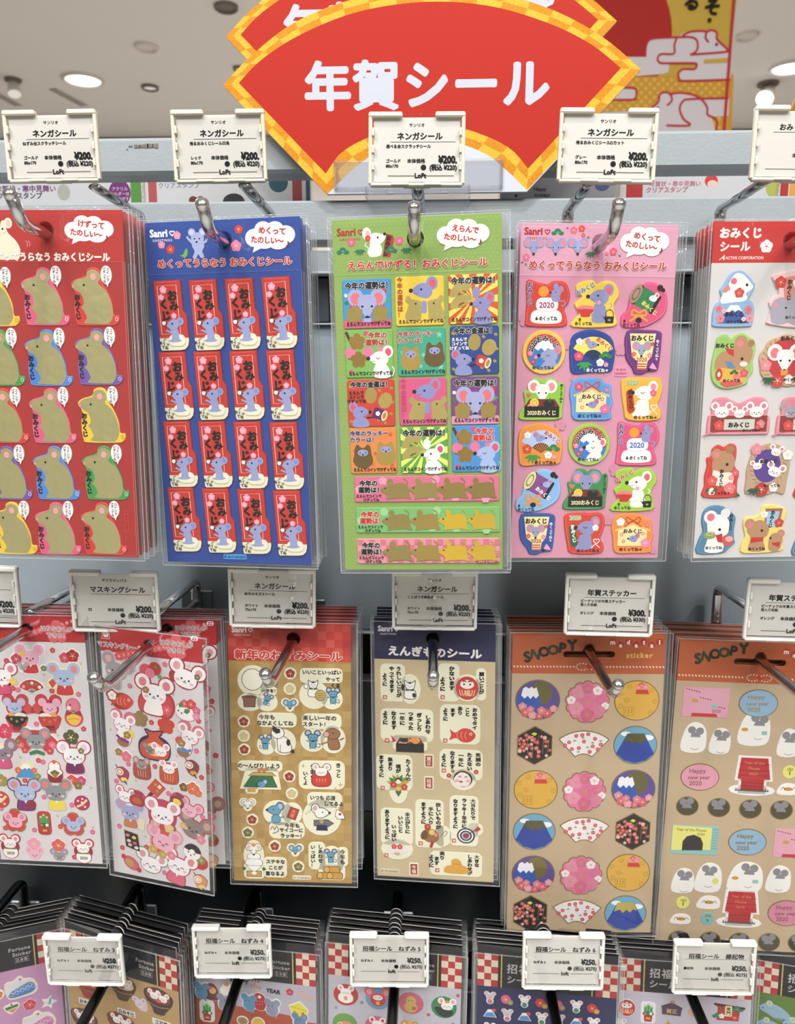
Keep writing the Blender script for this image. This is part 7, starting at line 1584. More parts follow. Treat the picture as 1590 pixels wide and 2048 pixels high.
for x, y, t in ((176, 2004, 'おぞうに'), (254, 2024, '白みそ仕立て'[:4]), (324, 2045, '江戸風')): PB.stick(x, y, s_lab(t), ref=(245, 1975))
PB.stick(282, 2007, lambda a: (a.base([crv([(-12, -12), (0, -8), (12, -4), (12, 10), (-2, 10), (-8, 0)], 3)], '#cbb8c0', .0002, .1e-3), rmouse(a, -2, 0, 10, '#d8ccd8', '#c8a0b0'))); PB.stick(152, 2010, gstarlet)
# grey and brick red
a = PJ.A(520, 2000); a.T = (1, 0, 0, 0, 1)
Q_ = [PJ.P(x, y) for x, y in ((391, 1987), (430, 1998), (480, 2012), (540, 2022), (580, 2030), (600, 2042), (652, 2048))]
Q_ = [(x / a.u, -y / a.u) for x, y in Q_]; wl, wr = -PJ.w / 2 / a.u, PJ.w / 2 / a.u
a.fill([(wl, Q_[0][1])] + Q_[1:-1] + [(wr, Q_[-1][1]), (wr, PJ.h / a.u - 1), (wl, PJ.h / a.u - 1)], '#a8482e')
with a.go(475, 1960): a.text('HAPPY', 4, 0, 12, K, .04, rot=3)
with a.go(512, 1970): a.text('chu', 0, 0, 15, '#c86a4a', .01, rot=5)
with a.go(547, 1981): a.text('YEAR', 0, 0, 11.5, K, .04, rot=4)
with a.go(512, 1960): a.text('2020', -2, 0, 6, K, .03, sp=.5, rot=8)
for x, y in ((604, 1986), (618, 1996)):
    with a.go(x, y): a.fill(rrect(-9, -3.5, 9, 3.5, 3), '#c8a49c')
PJ.print([a], 'scene_print')
def s_parade(c, extra=None):
    def f(a):
        Ps = [ell(-8, -8, 8), ell(8, -8, 8), ell(0, 4, 13, 15)]; wbase(a, Ps, '#dedcdc', 1.5); a.z = .00026; a.fill(ell(0, 6, 12, 14), c); a.fill(ell(-9, -10, 7), c); a.fill(ell(9, -8, 7), c); a.fill(ell(9, -8, 3.6), '#8a8a9a'); eyes(a, -3, -2, 3.4, 1); a.line([(4, 16), (9, 22)], 4, c)
        if extra: extra(a)
    return f
for x, y, c in ((404, 1978, '#5f94b8'), (450, 2002, '#8a90a8'), (499, 2002, '#5f94b8'), (545, 2012, '#8a90a8')): PJ.stick(x, y, s_parade(c), ref=(520, 2000))
PJ.stick(424, 1981, lambda a: (wbase(a, [crv([(-12, 16), (-14, -6), (0, -17), (12, -6), (13, 16)], 3)], '#c8b8b0', 1), a.fill(crv([(-12, 16), (-14, -6), (0, -17), (12, -6), (13, 16)], 3), '#6a3a28'), a.fill(ell(2, -2, 7), '#d8a878'), plum(a, -2, -8, 4, '#c8303a')))
PJ.stick(455, 1980, lambda a: (wbase(a, [ell(0, 0, 14, 11), ell(0, -7, 9)], '#c8c4c0', 1), a.fill(ell(0, 0, 14, 11), '#efece8'), a.fill(ell(0, -7, 9), '#efece8'), a.fill(ell(-1, -13, 5, 4), '#e0903c')))
PJ.stick(520, 2003, lambda a: (wbase(a, [crv([(-9, -16), (4, -18), (12, -8), (10, 12), (0, 17), (-10, 10)], 3)], '#dedcdc', 1), a.fill(crv([(-9, -16), (4, -18), (12, -8), (10, 12), (0, 17), (-10, 10)], 3), '#b8262c'), plum(a, 0, -11, 3.5, '#f0e0d0'), [a.fill(ell(-5 + (i % 3) * 5, -2 + (i // 3) * 6, 1), '#e8a090') for i in range(6)]))
PJ.stick(580, 1983, sm_plum(7, '#b8303a')); PJ.stick(415, 2020, lambda a: (wbase(a, [rrect(-14, -22, 14, 22, 8)], '#dedcdc', 1), setattr(a, 'z', .00026), kadomatsu(a, 0, 2, 19)))
PJ.stick(598, 2018, lambda a: (wbase(a, [[(-18, -6), (2, -16), (18, 0), (14, 14), (-12, 12)]], '#dedcdc', 1.6), a.fill([(-18, -6), (2, -16), (18, 0), (14, 14), (-12, 12)], '#d8cc3c'), a.line([(-18, -6), (16, 1)], .8, '#8a8020'), a.fill(ell(-8, 6, 2.4), '#b87020'), a.fill(ell(8, 7, 3), '#b87020')))
PJ.stick(600, 2040, s_parade('#5f7fa0')); PJ.stick(486, 2040, lambda a: (wbase(a, [ell(0, 0, 11, 9)], '#dedcdc', 1), a.fill(ell(0, 0, 10, 8), '#8a8a5a'), plum(a, 0, 0, 4, '#c8303a'))); PJ.stick(517, 2046, lambda a: (wbase(a, [ell(0, 0, 13)], '#dedcdc', 1), a.fill(ell(0, 0, 12), '#d8b03c')))
# pale grey: round seals
def s_round(bg, draw, r=25):
    def f(a): a.base([ell(0, 0, r, r * .93, 26)], bg, .00035, .15e-3); a.z = .00037; draw(a)
    return f
def rm2(c, ic, belly=None):
    def d(a): a.fill(crv([(-12, -2), (12, -2), (14, 12), (0, 18), (-14, 12)], 3), c); rmouse(a, 0, -6, 13, c, ic); (a.fill(ell(0, 7, 4, 5), belly) if belly else None)
    return d
for (x, y), bg, d in (((692, 1988), '#b83a34', rm2('#efece8', '#d8b0b0', '#e0a060')), ((756, 1996), '#6a9ac0', lambda a: (rmouse(a, 0, 0, 21, '#d86a7a', '#e8a0a8'), a.fill(ell(0, 2, 15, 14), '#c23a40'), a.fill(ell(0, -3, 10, 6), '#f0e4dc'), eyes(a, 0, -3, 4, 1), a.text('福', 0, 9, 8, '#e8d060', .02))), ((822, 2005), '#c8607c', lambda a: (a.fill(ell(0, -6, 10), '#c8aa58'), a.fill(ell(0, 8, 13, 12), '#c8aa58'), eyes(a, -1, -6, 3.5, 1), plum(a, 6, 10, 4, '#b8383c'))), ((888, 2013), '#2f8050', lambda a: (a.fill(crv([(-18, 0), (18, 6), (10, 20), (-8, 18)], 3), '#26302c'), rmouse(a, 6, -4, 14, '#efece8', '#e0a0a8'), a.fill(ell(6, -13, 5, 3), '#e0903c'), a.line([(-18, -2), (-4, -8)], 2, '#b83a34'))),
              ((690, 2046), '#6a9a4a', lambda a: (a.fill(ell(2, 2, 14, 9), '#d88a70'), a.line(ell(-10, 4, 5, 7), 1.6, '#e8e0a0', True))), ((755, 2052), '#c8607c', rm2('#efece8', '#c8404c')), ((820, 2060), '#d8a860', rm2('#b88a50', '#e0c090'))): PKK.stick(x, y, s_round(bg, d), ref=(822, 2005))
for x, y, c in ((724, 2004, '#7a7a9a'), (857, 2028, '#b83a44'), (916, 1990, '#b83a44'), (672, 2014, '#8a9ab8'), (790, 2035, '#c85a6a'), (906, 2047, '#7a8aa0')): PKK.stick(x, y, sm_plum(3.4, c), ref=(822, 2005))
# navy grid
k_ = 0; kinds = [lambda: s_tiny('m'), lambda: s_tiny('p'), lambda: s_tiny('w'), lambda: s_tiny('r'), lambda: s_tiny('f')]
def s_tiny(k):
    def f(a):
        if k in 'mw':
            c = '#efecea' if k == 'w' else '#c8c0c4'; Ps = [ell(s * 6.5, -9, 4.5) for s in (-1, 1)] + [ell(0, -3, 8, 7), ell(0, 7, 7, 7)]; wbase(a, Ps, '#e6e0e0', .6); a.z = .00026; rmouse(a, 0, -3, 9.5, c, '#e0a0b0'); a.fill(ell(0, 8, 5, 5), '#3a8a5a' if k == 'w' else '#c8707c')
        elif k == 'p': wbase(a, [ell(-3, 0, 10), ell(6, 6, 6)], '#c85a78', 0); a.z = .00026; plum(a, -3, 0, 10, '#d85a80'); plum(a, 6, 6, 6, '#8a8a5a')
        elif k == 'r': wbase(a, [ell(-3, 0, 10), ell(6, 6, 6)], '#b8302c', 0); a.z = .00026; plum(a, -3, 0, 10, '#c83434'); plum(a, 6, 6, 6, '#b89a4a')
        else: wbase(a, [[(-4, -8), (4, -8), (13, 8), (-13, 8)]], '#e6e0e0', .6); a.z = .00026; fuji(a, 0, 0, 24, 15, '#4a90c8'); a.fill(ell(8, -8, 4), '#d84a40')
    return f
g = ('mpwrpwr', 'fmfwmfw', 'wpmfwpm')
for r_, row in enumerate(g):
    for c_, kk in enumerate(row): PL_.stick(980 + c_ * 34.5, 1994 + r_ * 31 + c_ * 3.6, s_tiny(kk), ref=(1100, 2010), key='tn' + kk)
# lilac charms
PM_.stick(1253, 2014, lambda a: (wbase(a, [ell(0, 0, 17, 19)], '#e6e2e6', 1), setattr(a, 'z', .00026), daruma(a, 0, 0, 17)))
PM_.stick(1296, 2022, lambda a: (wbase(a, [rrect(-15, -22, 15, 26, 6)], '#e6e2e6', 0), setattr(a, 'z', .00026), kadomatsu(a, 0, 2, 21)))
def s_ema(a): wbase(a, [[(-20, -8), (0, -17), (20, -6), (18, 12), (-19, 10)]], '#c8a870', 1); a.z = .00026; a.fill([(-20, -8), (0, -17), (20, -6), (18, 12), (-19, 10)], '#4a3a5c'); a.line([(-21, -7), (0, -16), (21, -5)], 3, '#3a2a30'); a.line(ell(1, -18, 3.4), 1.4, '#c84a3a', True); a.text('賀正', 0, 2, 11, '#d8b060', .02)
PM_.stick(1343, 2019, s_ema)
PM_.stick(1392, 2023, lambda a: (wbase(a, [ell(0, 0, 15, 12)], '#d8a878', .6), a.fill(ell(0, 0, 9, 6), '#e0708a')))
PM_.stick(1455, 2024, lambda a: (a.base([[(-28, -20), (34, -14), (32, -8), (24, -6), (22, 18), (-22, 18), (-20, -10)]], '#a83a2c', .0003, .1e-3), setattr(a, 'z', .00032), a.line([(-28, -18), (34, -12)], 4, '#2a1c1c'), pine(a, 18, -10, 13), pine(a, -20, 8, 11), a.fill(rrect(-6, -16, 8, 8, 1), '#e6d4a0'), a.text('笑門', 1, -4, 9, K, .03, vert=True), plum(a, -12, 8, 6, '#f0e0d8'), plum(a, 14, 10, 6, '#d84a40')))
PM_.stick(1336, 2050, lambda a: (a.base([star(0, 0, 13, 4, .5)], '#d8b040', .0003, .1e-3), a.fill(star(0, 0, 8, 4, .4), '#8a2a4a'))); PM_.stick(1240, 2048, s_tiny('w'))
# olive: blue mouse
def s_bmouse(a):
    P = crv([(-28, 2), (-20, -8), (-8, -12), (10, -8), (26, 2), (34, 12), (28, 18), (0, 18), (-10, 12), (-20, 8)], 3); wbase(a, [P, ell(-8, -12, 6)], '#90b4c0', .8); a.z = .00026; a.fill(P, '#8fb0c4'); a.fill(ell(-8, -12, 6), '#c8ccb0'); a.fill(ell(-8, -12, 3), '#a8b088'); a.fill(ell(-20, 0, 1.4), K); a.fill(ell(-28, 2, 1.8), K); a.line(crvo([(0, 18), (10, 22), (20, 21)], 3), 1.6, '#8fb0c4')
PN.stick(1546, 2017, s_bmouse); PN.stick(1540, 2050, s_bmouse); PN.stick(1592, 2050, s_bmouse)
for pk, nm in ((PA, 'mauve'), (PB, 'soup bowl'), (PJ, 'parading mice'), (PKK, 'round animal seal'), (PL_, 'navy'), (PM_, 'lilac charm'), (PN, 'olive')):
    pk.behind(5, .0045, 'black header pack stacked behind the %s sheet' % nm, 'packs behind the %s sheet' % nm)
# ================================================================ hooks
TOPH = [(-.1858, 1.5201, .3660, .0045, 'chrome hook through the red sheet of gold mice'), (-.1028, 1.5182, .3735, .0030, 'chrome hook through the blue sheet of fortune slips'), (-.0089, 1.5172, .3840, .0040, 'chrome hook through the green sheet under the fan sign'), (.0831, 1.5175, .3850, .0045, 'chrome hook through the pink sheet of drums and fans'), (.1760, 1.5170, .3830, .0040, 'chrome hook through the white sheet with red header')]
for X, z, ye, tz, lb in TOPH: hook(X, z - .0008, 1.5535, ye, tz, .4445, lb, 'hooks of the upper rail')
MIDH = [(-.2351, 1.3069, .3760, .003, 'chrome hook through the pink and grey mice sheet', .431), (-.1606, 1.3008, .3612, .003, 'chrome hook pointing out through the askew mouse sheet', .431), (-.0829, 1.2953, .3834, .003, 'chrome hook through the gold checked sheet', .439), (.0015, 1.2933, .3894, .003, 'chrome hook through the navy header sheet', .449), (.0985, 1.2836, .4064, .003, 'chrome hook through the round seal sheet', .443), (.2063, 1.2775, .4150, .003, 'chrome hook through the red kennel sheet', .443)]
for X, z, ye, tz, lb, yt in MIDH: hook(X, z - .0006, 1.3150, ye, tz, yt, lb, 'hooks of the middle rail', xr=-.0155 if X > .15 else (.0 if X < -.1 else 0))
BOTH = [(-.3000, 1.0600, 'hook through the mauve sheet'), (-.2120, 1.0600, 'dark reflecting hook through the soup bowl sheet'), (-.1250, 1.0600, 'dark reflecting hook through the parading mice sheet'), (-.0220, 1.0600, 'dark reflecting hook through the round animal seal sheet'), (.0790, 1.0600, 'dark reflecting hook through the navy sheet'), (.1690, 1.0600, 'dark reflecting hook through the lilac charm sheet'), (.2600, 1.0600, 'hook through the olive green sheet')]
for X, z, lb in BOTH: hook(X, z, 1.0860, .375, .003, .4475, lb, 'hooks of the bottom rail', extra=1)

# ================================================================ price tags
def cx(px, py, Y, s): return at(px, py, Y).x + s * .025
TG = [((-.2067, .4462, 1.5928, -.5, -1.2, 3.5), tag_lines('サンリオ', 'ネンガシール', ['ねずみ金スクラッチシール'], 'ゴールド', '80x170'), 'white price tag above the red gold mouse sheet'),
      ((-.1161, .4485, 1.5925, 1, -1.2, 4), tag_lines('サンリオ', 'ネンガシール', ['捲るおみくじシール四角'], 'レッド', '80x170'), 'white price tag above the blue fortune slip sheet'),
      ((-.0089, .4375, 1.5862, -3, .4, .3), tag_lines('サンリオ', 'ネンガシール', ['選べる金スクラッチシール'], 'ゴールド', '80x170'), 'white price tag in front of the fan sign, over the green sheet'),
      ((.0899, .4397, 1.5874, -3, 1.6, -1.6), tag_lines('サンリオ', 'ネンガシール', ['捲るおみくじシールDカット'], 'グレー', '80x170'), 'white price tag above the pink sheet of drums and fans'),
      ((cx(1508, 220, .44, 1), .44, 1.5874, -2, 1.6, -1.6), [('T', 'おみくじシール', 2, 40, 14, .015), ('L', -58, 50, 78), ('T', '本体価格', 2, 95, 9.4, .025), ('T', '¥250.', 84, 92, 20, .035, 'r', .84), ('L', -68, 122, 78)], 'white price tag above the white sheet, cut by the frame edge'),
      ((cx(39, 1183, .43, -1), .43, 1.3455, 4, 1.4, 3), tag_lines('サンリオ', 'ネンガシール', None, '', ''), 'white price tag above the pink and grey mice sheet, mostly outside the frame'),
      ((-.1796, .4284, 1.3438, 5, 1.4, 3.3), tag_lines('サクラクレパス', 'マスキングシール', None, 'Z2', ''), 'white price tag above the askew mouse sheet, marked Z2'),
      ((-.0908, .4364, 1.3446, 7, 1.6, 3.7), tag_lines('サンリオ', 'ネンガシール', ['新年のネズミシール'], 'ホワイト', '75x170'), 'white price tag above the gold checked sheet, tucked under the blue pack'),
      ((.0022, .4471, 1.3411, 7, 0, .4), tag_lines('サンリオ', 'ネンガシール', ['ことばつき縁起物シール'], 'ホワイト', '75x170'), 'white price tag above the navy header sheet, tucked under the green pack'),
      ((.1017, .4411, 1.3418, 3, 0, -2.4), tag_lines('', '年賀ステッカー', ['ピーナッツの年賀ステッカー', '箔入り和紙'], 'オレンジ', '', '¥300.', '(税込 ¥330)'), 'white price tag above the round seal sheet, priced 300 yen'),
      ((cx(1491, 1210, .441, 1), .441, 1.3400, 3, 0, -3), tag_lines('', '年賀ステッカー', ['ピーナッツの年賀ステッカー', '箔入り和紙'], 'オレンジ', '', '¥300.', '(税込 ¥330)'), 'white price tag above the red kennel sheet, cut by the frame edge'),
      ((-.2178, .4377, 1.1058, 4, -.1, 1.0), tag_lines2('招福シール　ねずみ 3', 'ねずみ 3'), 'white price tag over the mauve and soup bowl sheets'),
      ((-.1248, .4454, 1.1095, 1, -.5, 1.7), tag_lines2('招福シール　ねずみ 4', 'ねずみ 4'), 'white price tag over the parading mice sheet'),
      ((-.0246, .445, 1.1079, 0, -.1, 1.6), tag_lines2('招福シール　ねずみ 5', 'ねずみ 5'), 'white price tag over the round animal seal sheet'),
      ((.0826, .438, 1.1168, -2, .2, 1.8), tag_lines2('招福シール　ねずみ 6', 'ねずみ 6'), 'white price tag over the navy sheet, below the round seals'),
      ((.1758, .4432, 1.1108, 1, -.7, .2), tag_lines2('招福シール　縁起物', '縁起物'), 'white price tag over the lilac charm sheet, below the kennel sheet')]
for i, (p, l, lb) in enumerate(TG): price_tag(p, l, lb, cream=CREAM if i < 5 else WHITEP)

# ================================================================ fan-shaped signs
def fan_sign(Y, ref, name_label, txt, tx_, shift=(0, 0), base=True, sc=1.0):
    pk = Pack('fan_sign', (*at(*ref, Y), 0, 0, 0), .25, .11, name_label, 'sign', 'fan signs over the stand')
    T = .003; a = Art(.0003); a.pk = pk; u = a.u
    def L(pts): return [((p[0] - 853) / sc, (p[1] - 388) / sc) for p in pts]
    k = .317 * .001 * .52 / .52
    a.u = u = .52 / F_PX / 1.0 / (1.04)      # one unit: a photograph pixel on the sign's plane
    top = crvo([(457, 186), (512, 135), (600, 76), (715, 37), (845, 21), (975, 31), (1090, 64), (1185, 113), (1258, 170)], 5)
    inn = crvo([(1049, 385), (985, 328), (920, 298), (853, 288), (786, 298), (722, 332), (657, 389)], 4)
    O = L(top + [(1049, 388), (657, 389)]); a.base([O], '#b9bec8', T, .2e-3)
    a.z = T + DZ; a.fill(L(top + inn), '#d4a436', 2)
    # checks of two golds round the border
    def band(o, i_, n0):
        for q in range(0, len(o) - 1):
            if (q + n0) % 2 == 0: a.raw(L([o[q], o[q + 1], i_[q + 1], i_[q]]), [(0, 1, 2, 3)], '#c0801f', 2, T + 5 * DZ)
    rt = crvo([(488, 182), (535, 140), (612, 97), (720, 60), (846, 45), (968, 54), (1078, 85), (1162, 124), (1220, 167)], 5)
    ri = crvo([(1050, 345), (1010, 305), (930, 272), (853, 262), (776, 272), (694, 306), (655, 350)], 4)
    n1 = top[::2] if len(top) % 2 else top; half = lambda P, Q, f: [(p[0] + (q[0] - p[0]) * f, p[1] + (q[1] - p[1]) * f) for p, q in zip(P, Q)]
    A_, B_ = top[::2], rt[::2]; M_ = half(A_, B_, .5); band(A_, M_, 0); band(M_, B_, 1)
    A_, B_ = inn[::2], ri[::2]; M_ = half(A_, B_, .5); band(A_, M_, 1); band(M_, B_, 0)
    for (p0, p1, q0, q1) in (((457, 186), (657, 389), (488, 182), (655, 350)), ((1258, 170), (1049, 385), (1220, 167), (1050, 345))):
        n = 7; E1 = [(p0[0] + (p1[0] - p0[0]) * i / n, p0[1] + (p1[1] - p0[1]) * i / n) for i in range(n + 1)]; E2 = [(q0[0] + (q1[0] - q0[0]) * i / n, q0[1] + (q1[1] - q0[1]) * i / n) for i in range(n + 1)]
        M_ = half(E1, E2, .5); band(E1, M_, 0); band(M_, E2, 1)
    a.z = T + 8 * DZ; a.fill(L(rt + ri), '#a3271c')
    for ch, x, w_ in tx_: a.push(*L([(x, 190 if base else 172 - (x - 622) * .03)])[0]); a.text(ch, 0, 0, w_, '#b0b5c0', .024); a.pop()
    me = a.mesh('board'); link('board', me, pk.o)
    return pk
SIGN = fan_sign(.520, (853, 388), 'red and gold fan shaped sign with white lettering in a clear holder', None, [('年', 661, 92), ('賀', 755, 92), ('シ', 852, 92), ('ー', 947, 92), ('ル', 1042, 92)])
z_ = at(452, 78, .560); SIGN2 = Pack
def place_rear():
    pk = fan_sign(.560, (853, 388), 'second red and gold fan sign standing behind the first one', None, [('年', 622, 92), ('賀', 715, 92), ('ス', 808, 92), ('タ', 900, 92), ('ン', 993, 92), ('プ', 1084, 92)], base=False)
    tip = at(454, 78, .560); u = .52 / F_PX / 1.04
    pk.o.location = (tip.x + (853 - 457) * u, .560, tip.z - (388 - 186) * u)
    m = MB(); m.tube([(0, .001, -.0012), (0, 1.5302 - pk.o.location.z, -.0012)], .0011, 8); m.build('support_stem', ACRYL, pk.o); return pk
REAR = place_rear()
def holder(o, label, x0, x1, zb, y, w0, w1):
    h = empty('sign_holder', Matrix.Translation(((x0 + x1) / 2, y, zb)), label=label, cat='sign holder', group='clear sign holders')
    W = (x1 - x0) / 2; m = MB()
    for yy in (-.0075, .0012):
        m.box(-W, W, yy, yy + .0018, .004, .021, b=.0012)
    m.box(-W, W, -.0075, .003, .0035, .0055, b=.0006); m.box(-W, -W + .0018, -.0075, .003, .004, .021, b=.0006); m.box(W - .0018, W, -.0075, .003, .004, .021, b=.0006)
    m.build('slot', ACRYL, h); m = MB()
    m.box(w0, w1, -.020, .006, -.0045, .0038, b=.0012)
    for i in range(4): m.tube([(w0 + (w1 - w0) * (i + .5) / 4 - .006, -.0205, -.0005), (w0 + (w1 - w0) * (i + .5) / 4 + .006, -.0205, -.0005)], .0022, 10)
    m.build('clip', ACRYL, h); return h
holder(SIGN, 'clear acrylic sign holder clipped on the rail under the front fan sign', at(670, 385, .52).x, at(1004, 385, .52).x, 1.5632, .5222, -.032, .032)

# ================================================================ clear-stamp packs on the far side, seen between the rails
b = MB(); b.box(-.5, .6, .575, .70, 1.524, 1.530, b=.001); tag(b.build('rear_shelf', STEEL), 'grey steel shelf on the far side, behind the top rails', 'shelf')
def stamp_pack(x0, x1, edge, label, arts, card='#c9c9cc'):
    p0, p1 = at(x0, 380, .60), at(x1, 380, .60); w = p1.x - p0.x
    pk = Pack('clear_stamp_pack', ((p0.x + p1.x) / 2, .60, 1.612, 0, 0, 0), w, .0815, label, 'stamp pack', 'stamp packs between the rails', margins=(.001, .001, .001, .0004))
    pk.sheet(card, card, .006, (0, .003, .0018)); a = pk.A((x0 + x1) / 2, 380)
    for f in arts: f(a)
    for x0_, x1_, c in edge:
        q0, q1 = pk.P(x0_, 380)[0] / a.u, pk.P(x1_, 380)[0] / a.u; a.T = (1, 0, 0, 0, 1); a.fill([(q0, 1), (q1, 1), (q1, .081 / a.u), (q0, .081 / a.u)], c)
    pk.print([a], 'card_print'); return pk
def T_(x, y, t, h, c, b=.02): return lambda a: (a.go(x, y), a.text(t, 0, 0, h, c, b), None)[-1]
def D_(x, y, rx, ry, c): return lambda a: (a.go(x, y), a.fill(ell(0, 0, rx, ry), c), None)[-1]
stamp_pack(-70, 283, [(262, 283, '#4f8a34')], 'grey stamp pack with purple lettering and disc between the rails', [T_(52, 378, '年賀状・寒中見舞い', 13.5, '#6a3a6a'), T_(40, 392, 'クリアスタンプ', 13, '#4a3a5a'), D_(128, 385, 13, 15, '#a8a8a0'), D_(240, 386, 22, 24, '#6a2468'), T_(240, 378, 'アクリル', 8, '#c8a0c8'), T_(240, 388, 'ホルダーは', 7.6, '#c8a0c8'), T_(240, 398, '別売りです', 7.6, '#c8a0c8')])
stamp_pack(291, 622, [(297, 314, '#b04a4c'), (585, 604, '#a04440'), (612, 620, '#2f5566')], 'grey stamp pack with red stripes between the rails', [T_(358, 371, 'クリアスタンプ', 12, '#6a7a8a', .01), D_(387, 401, 9, 8, '#6a2624'), D_(402, 401, 9, 8, '#6a2624'), D_(468, 404, 22, 16, '#26211f'), D_(557, 366, 19, 18, '#2c5a66')])
stamp_pack(1000, 1240, [(1228, 1240, '#9a968c')], 'grey stamp pack with a holiday tag drawing between the rails', [T_(1080, 378, 'Happy', 10, '#3a3430', .03), T_(1084, 390, 'Holidays', 9, '#3a3430', .03), D_(1204, 370, 15, 12, '#3c4a7a'), D_(1032, 392, 3, 3, K)], '#8f8f94')
stamp_pack(1248, 1552, [(1252, 1285, '#b02a2a')], 'grey stamp pack with a broad red stripe between the rails', [T_(1350, 368, '年賀状・寒中見舞い', 11.5, '#b06070'), T_(1333, 380, 'クリアスタンプ', 12, '#b06070'), D_(1422, 362, 13, 12, '#c83a34'), D_(1424, 368, 10, 7, '#e8c0b8'), D_(1545, 372, 14, 22, '#a8b050')])
stamp_pack(1558, 1760, [(1560, 1576, '#a82a24'), (1578, 1750, '#d89a3a')], 'orange stamp pack with a red edge between the rails', [])

# ================================================================ hanging banner with clouds and running mice
bn = Pack('banner', (*at(1290, -240, 2.0), 0, 0, 0), .45, .74, 'large hanging banner of a red sun, white clouds and running mice', 'banner', None)
bn.T = 0; a = bn.A(1290, 60); TB = .004
def LP(pts):
    o = []
    for x, y in pts: q = bn.P(x, y); o.append((q[0] / a.u, -q[1] / a.u))
    return o
a.T = (1, 0, 0, 0, 1); a.base([LP([(1010, -240), (1500, -240), (1432, 345), (1010, 345)])], '#b89a40', TB, .4e-3, '#a02c2c'); a.z = TB + 2e-4
BZ = 1.5e-4
def bf(P, c): a.z += BZ; a.raw(LP(P), [tuple(range(len(P)))], c)
def bl(P, w_, c='#b03038'): a.z += BZ * .5; zz = a.z; Q = LP(P); a.line(Q, w_, c); a.z = max(a.z, zz)
zf = lambda P: [(1250 + x / 4.676, y / 4.676) for x, y in P]
bf(ell(1177, 62, 166, n=48), '#a32824')
bf(zf([(-1120, 760), (1010, 700), (975, 1620), (-1120, 1620)]), '#c08e34')
a.z += BZ; zc = a.z
for j in range(16):
    for i in range(52):
        x, y = 1012 + i * 8.6, 158 + j * 8.6
        if (i + j) % 2 == 0 and x + 8 < 1452 - (y - 158) * .1: a.raw(LP([(x, y), (x + 6.5, y), (x + 6.5, y + 6.5), (x, y + 6.5)]), [(0, 1, 2, 3)], '#cfa84e', 0, zc)
CW = '#c6c0c4'
bf(zf([(-1120, 540), (185, 540), (195, 430), (250, 365), (480, 355), (560, 310), (700, 295), (760, 300), (800, 288), (850, 310), (862, 380), (950, 470), (940, 490), (985, 495), (978, 750), (540, 765), (490, 720), (490, 680), (540, 650), (640, 655), (665, 625), (640, 600), (410, 605), (400, 680), (350, 700), (20, 725), (-1120, 760)]), CW)
bf(zf(rrect(-500, 825, 100, 935, 50)), CW)
bf(zf([(-1120, 1100), (200, 1040), (300, 960), (320, 880), (380, 868), (420, 900), (480, 875), (600, 885), (690, 920), (968, 918), (960, 1090), (800, 1100), (840, 1230), (800, 1330), (960, 1330), (955, 1620), (-1120, 1620)]), CW)
bf(zf([(730, 565), (985, 548), (982, 592), (730, 606)]), '#b89a40')
for P in ([(185, 540), (195, 430), (250, 372), (480, 358), (620, 358), (670, 400), (665, 480), (610, 520)], [(480, 358), (455, 430), (450, 510), (330, 515), (300, 555), (320, 595), (410, 600), (640, 600), (662, 625), (640, 655), (540, 655), (495, 690), (500, 740), (545, 765), (980, 752)], [(530, 345), (600, 308), (700, 298), (758, 305), (800, 290), (850, 315), (855, 380), (950, 470), (925, 495), (600, 520)], [(758, 305), (745, 360), (775, 405)],
          [(-300, 830), (60, 830), (100, 870), (95, 915), (60, 940), (-300, 940)], [(240, 1020), (305, 960), (320, 890), (375, 870), (420, 895), (430, 950), (385, 995)], [(420, 890), (500, 875), (620, 892), (700, 930), (760, 1010), (765, 1080), (840, 1120), (850, 1200), (815, 1290)], [(960, 925), (600, 935), (530, 960), (505, 1030), (540, 1120), (600, 1180), (380, 1180)]):
    bl(zf(crvo(P, 4)), 4.2)
bf(zf(ell(848, 425, 15, 15, 12)), '#8a2a30'); bf(zf(ell(300, 1015, 14, 10, 10)), '#b03038')
bl([(1484, -240), (1440, 345)], 6); bl([(1012, -240), (1012, 345)], 6)
for t, x, y, h in (('る', 1382, 6, 34), ('そ', 1423, 16, 34), ('。', 1424, 36, 22)):
    a.go(x, y); a.z += BZ * 3; a.text(t, 0, 0, h, '#1a1712', .03)
link('banner_sheet', a.mesh('banner_sheet'), bn.o)
for s in (-1, 1):
    m = MB(); m.tube([(s * .19, -.004, .002), (s * .19, 3.0 - bn.M.translation.z, .002)], .001, 6); m.build('hanging_cord', WHITEP, bn.o)
# paper blossom at the frame's edge
pf = Pack('paper_blossom', (*at(1622, 285, 2.2), 0, 0, 0), .2, .2, 'red paper plum blossom with a gold rim at the frame edge', 'decoration', None)
a = Art(.001); a.base([petal(0, 0, 128, 5, .22)], '#c0922e', .006, .8e-3); a.z = .0066; a.base([petal(0, 0, 104, 5, .22)], '#9c1c1a', .009, .8e-3); a.z = .0096; a.z += .0004; a.raw(ell(0, 0, 30), [tuple(range(20))], '#d8a83c')
link('blossom', a.mesh('blossom'), pf.o); m = MB(); m.tube([(0, 0, 0), (0, 3.0 - pf.M.translation.z, 0)], .001, 6); m.build('hanging_cord', WHITEP, pf.o)

